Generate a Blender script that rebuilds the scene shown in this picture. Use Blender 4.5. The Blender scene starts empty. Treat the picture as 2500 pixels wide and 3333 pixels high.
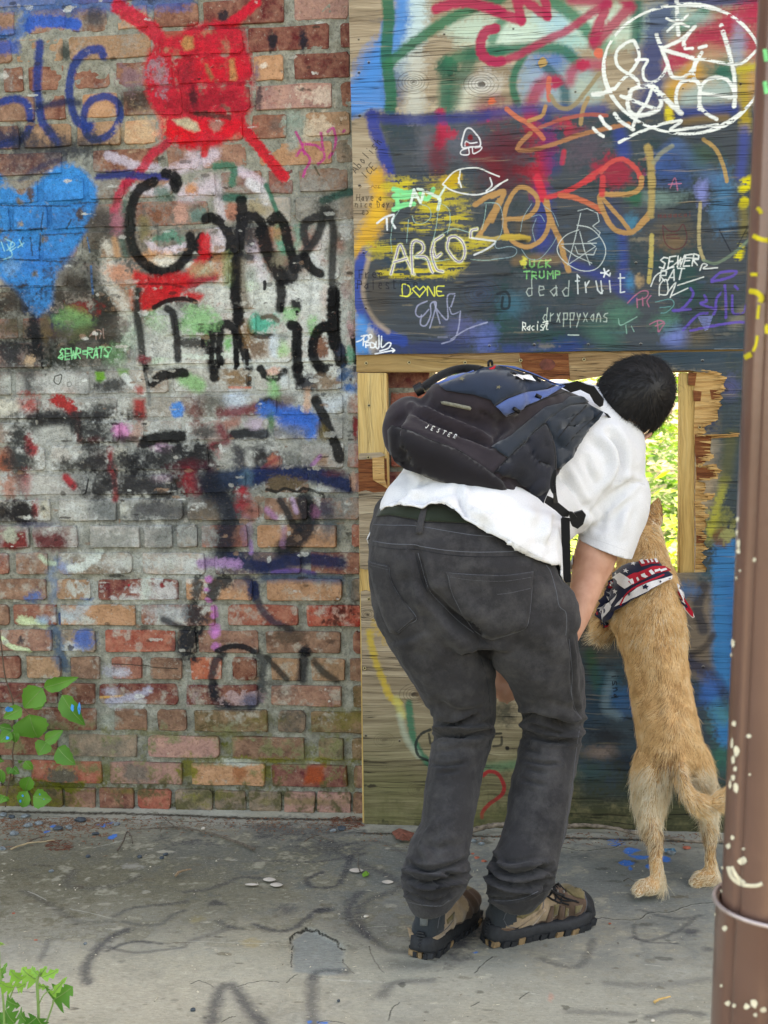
import bpy, bmesh, math, random
import numpy as np
from mathutils import Vector, Matrix, noise as mnoise
from mathutils.geometry import tessellate_polygon
from mathutils.bvhtree import BVHTree
random.seed(7); RNG = np.random.RandomState(11)
SC = bpy.context.scene
COL = SC.collection

# ------------------------------------------------------------------ camera, light, exposure
FPX = 4445.0                                   # focal length in photo pixels (photo 2500 x 3333)
PIT, YAW, ROL, CH, CD = 0.087905,0.122387,0.016774,1.20774,3.78593
_f = np.array([-math.sin(YAW)*math.cos(PIT), math.cos(YAW)*math.cos(PIT),-math.sin(PIT)])
_R0 = np.array([math.cos(YAW), math.sin(YAW),0.0]); _U0 = np.cross(_R0, _f)
_R = math.cos(ROL)*_R0 - math.sin(ROL)*_U0
_U = math.sin(ROL)*_R0 + math.cos(ROL)*_U0
CAM = np.array([0.0,-CD, CH])
cd = bpy.data.cameras.new('camera'); cam = bpy.data.objects.new('camera', cd); COL.objects.link(cam)
cd.sensor_fit = 'VERTICAL'; cd.sensor_height = 36.0; cd.lens = 36.0*FPX/3333.0
cd.clip_start = 0.05; cd.clip_end = 400
cam.matrix_world = Matrix(((_R[0], _U[0], -_f[0], CAM[0]),(_R[1], _U[1], -_f[1], CAM[1]),(_R[2], _U[2], -_f[2], CAM[2]),(0,0,0,1)))
cd.dof.use_dof = True; cd.dof.focus_distance = 3.25; cd.dof.aperture_fstop = 9.0
SC.camera = cam
SC.view_settings.view_transform = 'Standard'; SC.view_settings.look = 'None'
SC.view_settings.gamma = 1.0; SC.view_settings.use_curve_mapping = False
SC.view_settings.exposure = 2.74
try:
    SC.view_settings.use_white_balance = True
    SC.view_settings.white_balance_temperature = 9900; SC.view_settings.white_balance_tint = 12
except Exception: pass
SC.cycles.max_bounces = 6; SC.cycles.diffuse_bounces = 3; SC.cycles.glossy_bounces = 2
SC.cycles.transparent_max_bounces = 6; SC.cycles.transmission_bounces = 3
SUN_EL, SUN_AZ = math.radians(50), math.radians(34)   # azimuth from +Y towards +X, i.e. behind the wall
wd = bpy.data.worlds.new('World'); SC.world = wd; wd.use_nodes = True
nt = wd.node_tree; nt.nodes.clear()
_o = nt.nodes.new('ShaderNodeOutputWorld'); _b = nt.nodes.new('ShaderNodeBackground'); _s = nt.nodes.new('ShaderNodeTexSky')
_s.sky_type = 'NISHITA'; _s.sun_disc = False; _s.sun_elevation = SUN_EL; _s.sun_rotation = SUN_AZ
_s.dust_density = 2.5; _s.air_density = 1.0; _s.ozone_density = 1.0
_b.inputs['Strength'].default_value = 0.14
nt.links.new(_s.outputs[0], _b.inputs['Color']); nt.links.new(_b.outputs[0], _o.inputs['Surface'])
sl = bpy.data.lights.new('sun', 'SUN'); sl.energy = 2.2; sl.angle = math.radians(0.5); sl.color = (1.0,0.94,0.84)
so = bpy.data.objects.new('sun', sl); COL.objects.link(so)
sdir = Vector((math.sin(SUN_AZ)*math.cos(SUN_EL), math.cos(SUN_AZ)*math.cos(SUN_EL), math.sin(SUN_EL)))
so.rotation_euler = sdir.to_track_quat('Z', 'Y').to_euler(); so.location = (2,6,8)

# ------------------------------------------------------------------ measuring helpers (photo pixel + distance -> place)
def ray(px, py):
    d = _f + (px-1250.0)/FPX*_R - (py-1666.5)/FPX*_U
    return d
def P(px, py, y):
    d = ray(px, py); t = (y + CD)/d[1]; return CAM + t*d
def FL(px, py, z=0.0):
    d = ray(px, py); t = (z-CH)/d[2]; return CAM + t*d
def zc(p): return float(np.dot(np.asarray(p)-CAM, _f))
def proj(p):
    q = np.asarray(p)-CAM; c = q @ _f
    return 1250+FPX*(q @ _R)/c, 1666.5-FPX*(q @ _U)/c
def projN(a):
    q = a-CAM; c = q @ _f
    return np.stack([1250+FPX*(q @ _R)/c, 1666.5-FPX*(q @ _U)/c], 1)
def m_at(px, py, y, n):                       # n photo pixels as metres at that place
    return n*zc(P(px, py, y))/FPX
def lin(c):
    c = np.asarray(c, float)/255.0
    return np.where(c <= 0.04045, c/12.92,((c+0.055)/1.055)**2.4)
ALB = 0.86
def C4(c, k=ALB):
    l = lin(c)*k; return (float(l[0]), float(l[1]), float(l[2]),1.0)
def T(ox, oy, pts, s=0.36166):
    return [(ox+x*s, oy+y*s) for x, y in pts]
def spline(pts, n=8, closed=False):
    p = [np.asarray(q, float) for q in pts]
    if len(p) < 3: 
        return [p[0]+(p[-1]-p[0])*i/float(n) for i in range(n+1)]
    if closed: q = [p[-1]]+p+[p[0], p[1]]
    else: q = [2*p[0]-p[1]]+p+[2*p[-1]-p[-2]]
    out = []
    for i in range(1, len(q)-2):
        a, b, c, d = q[i-1], q[i], q[i+1], q[i+2]
        for k in range(n):
            t = k/float(n)
            out.append(0.5*((2*b)+(-a+c)*t+(2*a-5*b+4*c-d)*t*t+(-a+3*b-3*c+d)*t**3))
    if not closed: out.append(p[-1])
    return out

# ------------------------------------------------------------------ object helpers
def tag(o, label=None, cat=None, group=None, kind=None):
    if label: o['label'] = label
    if cat: o['category'] = cat
    if group: o['group'] = group
    if kind: o['kind'] = kind
    return o
def link(name, me, mat=None, parent=None, smooth=False):
    o = bpy.data.objects.new(name, me); COL.objects.link(o)
    if mat is not None and len(me.materials) == 0: me.materials.append(mat)
    if parent is not None: 
        o.parent = parent; o.matrix_parent_inverse = Matrix.Translation(-parent.location) if parent.type == 'EMPTY' else Matrix()
    if smooth:
        me.polygons.foreach_set('use_smooth', [True]*len(me.polygons))
    return o
def mesh(name, v, f, mat=None, parent=None, smooth=False):
    me = bpy.data.meshes.new(name)
    me.from_pydata([tuple(map(float, p)) for p in v], [], [tuple(int(i) for i in q) for q in f]); me.update()
    return link(name, me, mat, parent, smooth)
def empty(name, loc, label=None, cat=None, group=None):
    o = bpy.data.objects.new(name, None); COL.objects.link(o); o.location = tuple(map(float, loc)); o.empty_display_size = .05
    bpy.context.view_layer.update()
    return tag(o, label, cat, group)
def box_vf(x0, x1, y0, y1, z0, z1):
    v = [(x0, y0, z0),(x1, y0, z0),(x1, y1, z0),(x0, y1, z0),(x0, y0, z1),(x1, y0, z1),(x1, y1, z1),(x0, y1, z1)]
    f = [(0,3,2,1),(4,5,6,7),(0,1,5,4),(1,2,6,5),(2,3,7,6),(3,0,4,7)]
    return v, f
def tube_vf(pts, rad, n=6, cap=True):
    pts = [Vector(map(float, p)) for p in pts]; N = len(pts)
    if not hasattr(rad, '__len__'): rad = [rad]*N
    v, f = [], []
    up = Vector((0.13,0.21,0.97))
    for i, p in enumerate(pts):
        t = (pts[min(i+1, N-1)]-pts[max(i-1,0)])
        if t.length < 1e-9: t = Vector((0,0,1))
        t.normalize()
        a = up-t*up.dot(t)
        if a.length < 1e-3: a = t.orthogonal()
        a.normalize(); up = a; b = t.cross(a)
        for k in range(n):
            th = 2*math.pi*k/n
            v.append(p+(a*math.cos(th)+b*math.sin(th))*rad[i])
    for i in range(N-1):
        for k in range(n):
            k2 = (k+1) % n
            f.append((i*n+k, i*n+k2,(i+1)*n+k2,(i+1)*n+k))
    if cap:
        f.append(tuple(range(n-1,-1,-1))); f.append(tuple((N-1)*n+k for k in range(n)))
    return v, f
def join_vf(*parts):
    v, f = [], []
    for a, b in parts:
        o = len(v); v += list(a); f += [tuple(i+o for i in q) for q in b]
    return v, f
def poly_prism(outer, holes, to3, depthvec):
    """flat polygon with holes (2d), mapped by to3, given thickness depthvec"""
    loops = [list(outer)]+[list(h) for h in holes]
    tri = tessellate_polygon([[Vector((a, b, 0)) for a, b in L] for L in loops])
    pts = [p for L in loops for p in L]; n = len(pts)
    v = [np.asarray(to3(*p)) for p in pts]; dv = np.asarray(depthvec)
    v2 = [p+dv for p in v]
    f = [tuple(t) for t in tri]+[tuple(n+i for i in reversed(t)) for t in tri]
    o = 0
    for L in loops:
        m = len(L)
        for i in range(m):
            a, b = o+i, o+(i+1) % m
            f.append((a, b, n+b, n+a))
        o += m
    return v+v2, f
def fix_normals(o):
    bm = bmesh.new(); bm.from_mesh(o.data); bmesh.ops.recalc_face_normals(bm, faces=bm.faces); bm.to_mesh(o.data); bm.free(); return o
def bevel_mod(o, w, seg=2):
    m = o.modifiers.new('bevel', 'BEVEL'); m.width = w; m.segments = seg; m.limit_method = 'ANGLE'; m.angle_limit = 0.6; return o

# ------------------------------------------------------------------ material helpers
def nd(nt, typ, **kw):
    n = nt.nodes.new(typ)
    for k, v in kw.items():
        if k.startswith('i_'):
            key = k[2:].replace('_', ' ')
            if key.isdigit(): n.inputs[int(key)].default_value = v
            else: n.inputs[key].default_value = v
        else: setattr(n, k, v)
    return n
class M:
    """small node-graph builder"""
    def __init__(s, name, rough=0.8, spec=0.3, metal=0.0):
        s.m = bpy.data.materials.new(name); s.m.use_nodes = True; s.nt = s.m.node_tree; s.nt.nodes.clear()
        s.out = s.nt.nodes.new('ShaderNodeOutputMaterial'); s.b = s.nt.nodes.new('ShaderNodeBsdfPrincipled')
        s.nt.links.new(s.b.outputs[0], s.out.inputs[0])
        s.b.inputs['Roughness'].default_value = rough; s.b.inputs['Metallic'].default_value = metal
        s.b.inputs['Specular IOR Level'].default_value = spec
        s._pos = None
    def L(s, a, b): s.nt.links.new(a, b)
    @property
    def pos(s):
        if s._pos is None: s._pos = s.nt.nodes.new('ShaderNodeNewGeometry').outputs['Position']
        return s._pos
    def map(s, scale=(1,1,1), loc=(0,0,0), src=None, rot=(0,0,0)):
        n = nd(s.nt, 'ShaderNodeMapping'); n.inputs['Scale'].default_value = scale; n.inputs['Location'].default_value = loc; n.inputs['Rotation'].default_value = rot
        s.L(src or s.pos, n.inputs['Vector']); return n.outputs[0]
    def noise(s, scale, detail=3, rough=0.55, vec=None, dist=0.0, col=False):
        n = nd(s.nt, 'ShaderNodeTexNoise'); n.inputs['Scale'].default_value = scale; n.inputs['Detail'].default_value = detail
        n.inputs['Roughness'].default_value = rough; n.inputs['Distortion'].default_value = dist
        s.L(vec or s.pos, n.inputs['Vector']); return n.outputs['Color' if col else 'Fac']
    def ramp(s, fac, stops, interp='LINEAR'):
        n = nd(s.nt, 'ShaderNodeValToRGB'); r = n.color_ramp; r.interpolation = interp
        while len(r.elements) > 1: r.elements.remove(r.elements[-1])
        for i, (p, c) in enumerate(stops):
            c = c if isinstance(c, tuple) and len(c) == 4 else ((c, c, c, 1) if not hasattr(c, '__len__') else C4(c))
            e = r.elements[0] if i == 0 else r.elements.new(p)
            e.position = p; e.color = c
        s.L(fac, n.inputs[0]); return n.outputs['Color']
    def mix(s, fac, a, b, mode='MIX'):
        n = nd(s.nt, 'ShaderNodeMix', data_type='RGBA', blend_type=mode)
        for k, v in ((0, fac),(6, a),(7, b)):
            sock = n.inputs[k]
            if isinstance(v, (int, float)): sock.default_value = v if k == 0 else (v, v, v, 1)
            elif isinstance(v, tuple): sock.default_value = v if len(v) == 4 else C4(v)
            else: s.L(v, sock)
        return n.outputs[2]
    def math(s, op, a, b=0.0, c=None, clamp=False):
        n = nd(s.nt, 'ShaderNodeMath', operation=op); n.use_clamp = clamp
        for i, v in enumerate((a, b) if c is None else (a, b, c)):
            if isinstance(v, (int, float)): n.inputs[i].default_value = v
            else: s.L(v, n.inputs[i])
        return n.outputs[0]
    def col(s, c): 
        if isinstance(c, tuple): s.b.inputs['Base Color'].default_value = c if len(c) == 4 else C4(c)
        else: s.L(c, s.b.inputs['Base Color'])
        return s
    def bump(s, h, strength=0.4, dist=0.004, prev=None):
        n = nd(s.nt, 'ShaderNodeBump'); n.inputs['Strength'].default_value = strength; n.inputs['Distance'].default_value = dist
        s.L(h, n.inputs['Height'])
        if prev is not None: s.L(prev, n.inputs['Normal'])
        s.L(n.outputs[0], s.b.inputs['Normal']); return n.outputs[0]
    def image(s, img, vec):
        n = nd(s.nt, 'ShaderNodeTexImage', interpolation='Linear', extension='CLIP'); n.image = img
        s.L(vec, n.inputs['Vector']); return n.outputs['Color'], n.outputs['Alpha']
def simple(name, c, rough=0.8, var=0.12, scale=40, bump=0.0, bs=None, spec=0.3, metal=0.0, sheen=0.0, dist=0.003):
    m = M(name, rough, spec, metal)
    n = m.noise(scale, 4)
    d = tuple(max(0, x*(1-var)) for x in c); l = tuple(min(255, x*(1+var)) for x in c)
    m.col(m.ramp(n, [(0.3, d),(0.7, l)]))
    if bump: m.bump(m.noise(bs or scale*2,3), bump, dist)
    if sheen: m.b.inputs['Sheen Weight'].default_value = sheen
    return m.m

# ------------------------------------------------------------------ paint canvases (flat print: spray paint, chalk, marker), made here in code
def vnoise(h, w, cells, seed, octs=3, aspect=1.0):
    r = np.random.RandomState(seed); out = np.zeros((h, w), np.float32); amp = 1.0; tot = 0
    for o in range(octs):
        cy = max(2, int(cells*2**o*h/float(max(h, w)))+2); cx = max(2, int(cells*2**o*aspect*w/float(max(h, w)))+2)
        g = r.rand(cy+1, cx+1).astype(np.float32)
        yy = np.linspace(0, cy-1e-3, h); xx = np.linspace(0, cx-1e-3, w)
        yi = yy.astype(int); xi = xx.astype(int); fy = (yy-yi).astype(np.float32); fx = (xx-xi).astype(np.float32)
        fy = fy*fy*(3-2*fy); fx = fx*fx*(3-2*fx)
        rows = g[:, xi]*(1-fx)+g[:, xi+1]*fx
        out += amp*(rows[yi]*(1-fy)[:, None]+rows[yi+1]*fy[:, None]); tot += amp; amp *= 0.55
    out /= tot
    return out
class Canvas:
    def __init__(s, name, a0, a1, b0, b1, res, to2, seed=1, ppm=1180.0, grain=False):
        s.name, s.a0, s.b0, s.res, s.to2, s.ppm = name, a0, b0, res, to2, ppm
        s.a1, s.b1 = a1, b1
        s.w = int((a1-a0)*res); s.h = int((b1-b0)*res)
        s.rgb = np.zeros((s.h, s.w, 3), np.float32); s.al = np.zeros((s.h, s.w), np.float32)
        L = max(s.w, s.h)
        s.nf = vnoise(s.h, s.w, L//5, seed, 3)            # fine
        s.nm = vnoise(s.h, s.w, L//26, seed+1,4)         # medium
        s.nb = vnoise(s.h, s.w, L//110, seed+2,4)        # broad
        s.gr = vnoise(s.h, s.w, L//4, seed+3,2,0.12) if grain else s.nf
        s.flat = s.to2
    def px(s, pts):
        return np.array([((a-s.a0)*s.res, (b-s.b0)*s.res) for a, b in (s.to2(*p) for p in pts)], np.float32)
    def comp(s, sl, a, c, wear=0.0):
        if wear: a = a*np.clip(1.0-(s.nm[sl]-(0.72-wear*0.5))*7.0,0.0,1.0)
        a = np.clip(a, 0,1)
        c = (lin(c)*ALB).astype(np.float32)
        A = s.al[sl]; na = a+A*(1-a)
        s.rgb[sl] = (c*a[..., None]+s.rgb[sl]*(A*(1-a))[..., None])/np.maximum(na, 1e-5)[..., None]
        s.al[sl] = na
    def box(s, x0, x1, y0, y1):
        x0 = max(0, int(x0)); y0 = max(0, int(y0)); x1 = min(s.w, int(x1)+2); y1 = min(s.h, int(y1)+2)
        if x1 <= x0 or y1 <= y0: return None
        return (slice(y0, y1), slice(x0, x1))
    def S(s, pts, w, c, op=1.0, soft=0.25, rough=0.25, wear=0.0, chalk=0.0, smooth=True, raw=False, closed=False, taper=False):
        if c == (32,32,34): c = (16,16,18); w *= 1.3
        if smooth and len(pts) > 2: pts = spline(pts, 6, closed)
        q = s.px(pts); hw = max(0.7, w*0.5/s.ppm*s.res); m = hw*(1+soft)+hw*rough+2
        sl = s.box(q[:, 0].min()-m, q[:, 0].max()+m, q[:, 1].min()-m, q[:, 1].max()+m)
        if sl is None: return
        Y, X = np.mgrid[sl[0], sl[1]].astype(np.float32)
        D = np.full(X.shape, 1e9, np.float32); x0, y0 = sl[1].start, sl[0].start
        for i in range(len(q)-1):
            ax, ay = q[i]; bx, by = q[i+1]
            u0 = max(0, int(min(ax, bx)-m-x0)); u1 = int(max(ax, bx)+m-x0)+2; v0 = max(0, int(min(ay, by)-m-y0)); v1 = int(max(ay, by)+m-y0)+2
            if u1 <= 0 or v1 <= 0: continue
            xs = X[v0:v1, u0:u1]; ys = Y[v0:v1, u0:u1]
            if xs.size == 0: continue
            dx, dy = bx-ax, by-ay; L2 = dx*dx+dy*dy+1e-6
            t = np.clip(((xs-ax)*dx+(ys-ay)*dy)/L2,0,1)
            d = np.hypot(xs-ax-t*dx, ys-ay-t*dy)
            D[v0:v1, u0:u1] = np.minimum(D[v0:v1, u0:u1], d)
        d = D/hw+(s.nf[sl]-0.5)*2*rough
        a = np.clip((1+soft-d)/(2*soft+1e-3),0,1)*op
        if chalk: a = a*np.clip((s.gr[sl]*.62+s.nf[sl]*.38-chalk*0.62)*11,0,1)
        s.comp(sl, a, c, wear)
    def B(s, x, y, rx, ry, c, op=0.9, soft=0.45, rough=0.5, wear=0.0, rot=0.0):
        p = s.px([(x, y),(x+rx, y),(x, y+ry)])
        hx = max(1.5, abs(p[1][0]-p[0][0])); hy = max(1.5, abs(p[2][1]-p[0][1])); m = max(hx, hy)*(1+soft+rough*0.5)+2
        sl = s.box(p[0][0]-m, p[0][0]+m, p[0][1]-m, p[0][1]+m)
        if sl is None: return
        Y, X = np.mgrid[sl[0], sl[1]].astype(np.float32); X -= p[0][0]; Y -= p[0][1]
        if rot: X, Y = X*math.cos(rot)+Y*math.sin(rot),-X*math.sin(rot)+Y*math.cos(rot)
        d = np.hypot(X/hx, Y/hy)+(s.nm[sl]-0.5)*2.6*rough+(s.nf[sl]-0.5)*(rough*1.2+.3)
        s.comp(sl, np.clip((1+soft-d)/(2*soft),0,1)*op, c, wear)
    def G(s, poly, c, op=1.0, soft=6.0, rough=0.4, wear=0.0, smooth=False):
        if smooth: poly = spline(poly, 6, True)
        q = s.px(poly); sf = max(0.8, soft/s.ppm*s.res); m = sf*2+3
        sl = s.box(q[:, 0].min()-m, q[:, 0].max()+m, q[:, 1].min()-m, q[:, 1].max()+m)
        if sl is None: return
        Y, X = np.mgrid[sl[0], sl[1]].astype(np.float32)
        inside = np.zeros(X.shape, bool); D = np.full(X.shape, 1e9, np.float32); n = len(q)
        for i in range(n):
            ax, ay = q[i]; bx, by = q[(i+1) % n]
            cond = ((ay > Y) != (by > Y)) & (X < (bx-ax)*(Y-ay)/((by-ay) if abs(by-ay) > 1e-6 else 1e-6)+ax)
            inside ^= cond
            dx, dy = bx-ax, by-ay; L2 = dx*dx+dy*dy+1e-6
            t = np.clip(((X-ax)*dx+(Y-ay)*dy)/L2,0,1); D = np.minimum(D, np.hypot(X-ax-t*dx, Y-ay-t*dy))
        d = np.where(inside, -D, D)/sf+(s.nf[sl]-0.5)*2*rough+(s.nm[sl]-0.5)*2*rough
        s.comp(sl, np.clip(0.5-d*0.5,0,1)*op, c, wear)
    def N(s, x0, x1, y0, y1, c, thr=0.5, op=0.8, k=8.0, src='nm', soft=40):
        """patchy old paint over a rectangle of the photo"""
        q = s.px([(x0, y0),(x1, y1),(x0, y1),(x1, y0)])
        sl = s.box(q[:, 0].min(), q[:, 0].max(), q[:, 1].min(), q[:, 1].max())
        if sl is None: return
        n = getattr(s, src)[sl]; Y, X = np.mgrid[sl[0], sl[1]].astype(np.float32)
        e = soft/s.ppm*s.res
        ed = np.minimum(np.minimum(X-sl[1].start, sl[1].stop-X), np.minimum(Y-sl[0].start, sl[0].stop-Y))/max(1, e)
        n = n*0.75+s.nf[sl]*0.25
        s.comp(sl, np.clip((n-thr)*k, 0,1)*op*np.clip(ed+0.2*(s.nm[sl]-0.5)*4,0,1), c)
    def done(s):
        img = bpy.data.images.new(s.name, s.w, s.h, alpha=True, float_buffer=False)
        img.colorspace_settings.name = 'sRGB'; img.alpha_mode = 'CHANNEL_PACKED'
        l = np.clip(s.rgb, 0,1); g = np.where(l <= 0.0031308, l*12.92,1.055*np.power(np.maximum(l, 1e-6),1/2.4)-0.055)
        buf = np.concatenate([g, s.al[..., None]], 2).astype(np.float32)
        img.pixels.foreach_set(buf.ravel()); img.update(); img.pack(); return img
    def vec(s, m, axes='XZ'):
        """texture vector from world position"""
        sep = nd(m.nt, 'ShaderNodeSeparateXYZ'); m.L(m.pos, sep.inputs[0]); cmb = nd(m.nt, 'ShaderNodeCombineXYZ')
        a = m.math('DIVIDE', m.math('SUBTRACT', sep.outputs['XYZ'.index(axes[0])], s.a0), s.w/float(s.res))
        b = m.math('DIVIDE', m.math('SUBTRACT', sep.outputs['XYZ'.index(axes[1])], s.b0), s.h/float(s.res))
        m.L(a, cmb.inputs[0]); m.L(b, cmb.inputs[1]); return cmb.outputs[0]
# one-line stroke lettering, 0..8 grid, two digits per point
GL = {'A': '00 48 80|22 62', 'B': '00 08 57 64 04|54 72 50 00', 'C': '77 48 14 10 40 71', 'D': '00 08 56 63 40 00', 'E': '78 08 00 70|04 54', 'F': '78 08 00|04 54',
 'H': '00 08|70 78|04 74', 'I': '38 30', 'J': '58 52 30 01', 'K': '08 00|78 04 70', 'L': '08 00 60', 'M': '00 08 44 88 80', 'N': '00 08 70 78', 'O': '48 05 02 40 72 75 48', 'P': '00 08 67 64 04',
 'R': '00 08 67 64 04 70', 'S': '77 38 06 63 50 01', 'T': '08 88|48 40', 'U': '08 02 30 62 68', 'V': '08 40 88', 'W': '08 20 46 60 88', 'X': '08 70|00 78', 'Y': '08 44 88|44 40', 'Z': '08 78 00 80',
 'a': '54 34 02 30 52|55 50', 'b': '08 00 40 54 04', 'c': '54 24 02 20 50', 'd': '58 50 20 02 24 54', 'e': '03 53 45 15 02 20 50', 'f': '57 38 20|05 45', 'h': '08 00|03 35 50', 'i': '25 20|27 28',
 'l': '28 20', 'n': '00 05|03 35 53 50', 'm': '00 05|03 25 42 40|42 55 72 70', 'q': '52 23 01 20 52|55 5n', 'o': '25 02 20 52 25', 'p': '05 0n|05 55 51 01', 'r': '00 05|03 45', 's': '55 15 03 42 50 00', 't': '28 20 50|06 56', 'u': '05 01 40 51|55 50', 'v': '05 20 55',
 'x': '05 50|00 55', 'y': '05 21 55|55 0n', '<': '66 03 60', '3': '08 58 34 62 30 00', '=': '05 65|03 63', '!': '38 32|31 30', '>': '06 63 00', '?': '07 38 66 42|41 40', ' ': '', '-': '04 54', '.': '10 11'}
def letters(text, x, y, h, ang=0.0, wid=0.62, slant=0.0, gap=0.22):
    out = []; cx = 0.0; ca, sa = math.cos(ang), math.sin(ang)
    for ch in text:
        g = GL.get(ch, '')
        for pl in g.split('|'):
            if not pl: continue
            pp = []
            for tk in pl.split():
                a = int(tk[0])/8.0; b = -0.4 if tk[1] == 'n' else int(tk[1])/8.0
                u = (cx+a*wid+b*slant)*h+random.uniform(-.05,.05)*h; v = -b*h+random.uniform(-.05,.05)*h
                pp.append((x+u*ca-v*sa, y+u*sa+v*ca))
            out.append(pp)
        cx += wid+gap if ch != ' ' else 0.5
    return out

# ================================================================== THE BRICK WALL'S PAINT
def W2(px,py): p = P(px,py,0.0); return p[0],p[2]
WC = Canvas('wall_paint',-1.66,-0.25,-0.05,2.40,760,W2,seed=3,ppm=1180)
def tA(*p): return T(0,0,p)
def tB(*p): return T(600,0,p)
def tC(*p): return T(0,600,p)
def tD(*p): return T(600,600,p)
def tE(*p): return T(0,1200,p)
def tG(*p): return T(600,1200,p)
def tH(*p): return T(0,1800,p)
def tI(*p): return T(600,1800,p)
def tJ(*p): return T(0,2200,p)
def tK(*p): return T(600,2200,p)
BLK = (32,32,34); DKG = (52,54,56); NAVY = (28,42,78); BLU = (28,60,130); SKY = (8,136,208); RED = (212,28,52); WHT = (214,218,214)
GRN = (40,112,88); LGN = (128,190,130); PNK = (214,196,208); GRY = (130,134,130); MAR = (140,36,46); MOS = (104,104,32); TEA = (60,176,150)
w = WC
# old thin coats
w.N(0,1150,560,1700,(150,152,146),.40,.75,6,'nb',60)
w.N(0,1160,1180,1720,(168,170,164),.50,.85,7,'nb',60)
w.N(0,700,1250,1830,(186,188,182),.52,.7,7,'nm',40)
w.N(0,1150,1230,1720,DKG,.50,.62,7,'nb',50)
w.N(0,640,640,1180,(62,56,50),.47,.7,6,'nb',40)
w.N(0,620,0,620,(150,156,152),.56,.6,6,'nb',50)
w.N(600,1150,820,1300,(200,204,196),.50,.75,6,'nb',40)
w.N(180,720,1780,2060,(196,202,198),.54,.8,7,'nm',60)
w.B(300,1060,300,110,(40,38,34),.8,.6,.9); w.B(60,1200,120,40,(40,40,40),.7,.6,.9); w.B(560,1120,120,60,(48,46,42),.6,.6,.9)
w.S([(50,1580),(50,1460),(120,1380),(240,1365),(300,1440),(300,1560)],66,(34,36,36),.85,.7,.8); w.S([(230,1560),(480,1530),(760,1550),(1000,1500)],80,(36,36,38),.8,.7,.8); w.S([(330,1650),(520,1660),(700,1600)],80,(44,42,44),.8,.7,.8)
w.S([(290,1480),(370,1500),(350,1620)],60,(44,40,40),.75,.7,.8); w.S([(560,1500),(580,1660),(520,1760)],70,(42,42,44),.7,.7,.8); w.B(60,1690,90,40,(40,34,34),.8,.6,.7); w.S([(400,1700),(700,1740)],60,(70,72,72),.6,.7,.9); w.B(200,1600,160,26,(80,60,58),.5,.6,.9)
w.S([(800,1420),(880,1470),(860,1540)],60,(44,46,50),.7,.7,.8); w.B(1060,1440,80,60,(120,122,120),.6,.6,.9); w.B(700,1290,90,30,(64,52,48),.6,.6,.9)
# efflorescence,smears and scuffs on the lower courses
for x,y,rx,ry in ((560,1830,60,22),(400,1830,70,26),(620,1875,60,20),(520,1930,60,30),(430,1955,50,14),(200,2010,40,14),(560,2010,50,26),(690,1830,60,26),(230,2110,40,16),(400,2290,70,14)):
    w.B(x,y,rx,ry,(205,210,205),.7,.4,1.0)
# --- upper left: blue and navy tags
w.S(tA((0,20),(560,20),(1000,25),(1659,5)),60,(38,96,170),.7,.5,.5,.1)
w.S(tA((230,60),(620,90)),70,(50,100,160),.5,.6,.6)
w.S(tA((0,320),(140,300),(210,230),(250,150)),42,(40,110,185),.75,.5,.6)
w.S(tA((260,240),(320,195),(560,200),(690,225)),38,(34,96,190),.95,.25,.4)
w.S(tA((0,430),(120,430)),46,(30,84,170),.8,.4,.5)
w.S(tA((0,330),(60,330)),18,(40,110,185),.7)
w.S(tA((0,920),(120,890),(230,930),(275,1060),(240,1190),(150,1270),(0,1300)),26,BLU,.95,.35,.35)
w.B(*tA((40,1250))[0],50,26,NAVY,.85,.5)
w.S(tA((355,390),(345,560),(335,800),(350,950),(370,1080),(450,1200),(520,1290)),29,BLU,.93,.35,.3)
w.S(tA((930,500),(900,450),(800,460),(700,540),(640,650),(620,830),(640,960),(690,1090),(800,1150)),29,BLU,.93,.3,.3)
w.S(tA((330,960),(460,940),(600,920),(700,930)),24,NAVY,.8,.5,.3)
w.S(tA((770,960),(830,900),(950,870),(1050,920),(1075,1020),(1050,1140),(980,1220),(880,1260),(800,1240),(760,1150),(750,1050),(770,960)),25,BLU,.93,.3,.3)
w.B(*tA((800,1150))[0],22,20,BLU,.9)
w.B(*tA((600,1290))[0],130,36,(40,48,58),.75,.6,.8)
w.B(*tA((330,1380))[0],110,60,(44,50,66),.6,.6,.8)
w.B(*tA((1240,900))[0],52,38,(48,46,42),.8,.5,.6)
w.B(*tA((850,170))[0],26,30,(52,60,70),.8,.5,.6)
w.B(*tA((580,460))[0],16,34,(46,60,60),.8,.5,.6)
w.S(tA((180,1620),(420,1480),(560,1440)),20,NAVY,.6,.5)
# --- light blue heart
w.G(T(0,0,[(-30,830),(10,780),(60,840),(96,885),(100,892)],1.0)+[(150,860)],SKY,.5)
w.G(T(0,600,[(-60,-90),(0,-90),(60,-40),(110,40),(190,90),(260,40),(330,-20),(420,-100),(560,-190),(660,-190),(790,-90),(860,30),(870,140),(850,260),(790,400),(700,540),(620,660),(520,820),(490,940),(480,1060),(410,1160),(330,1200),(270,1140),(200,1060),(120,950),(40,880),(-60,800)]),(6,134,206),.98,9,.6,.12)
w.G(T(0,600,[(400,-60),(560,-170),(700,-140),(820,0),(840,110),(700,90),(520,60),(390,20)]),(16,146,220),.6,8,.8,.2)
w.B(*tC((300,700))[0],90,40,(24,116,196),.6,.6); w.B(*tC((420,320))[0],60,40,(24,96,160),.45,.6,1.2)
w.B(*tC((90,740))[0],30,26,(120,170,205),.5,.6,1.0); w.B(*tC((330,1120))[0],34,30,(28,110,170),.7,.5,1.2)
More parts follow.
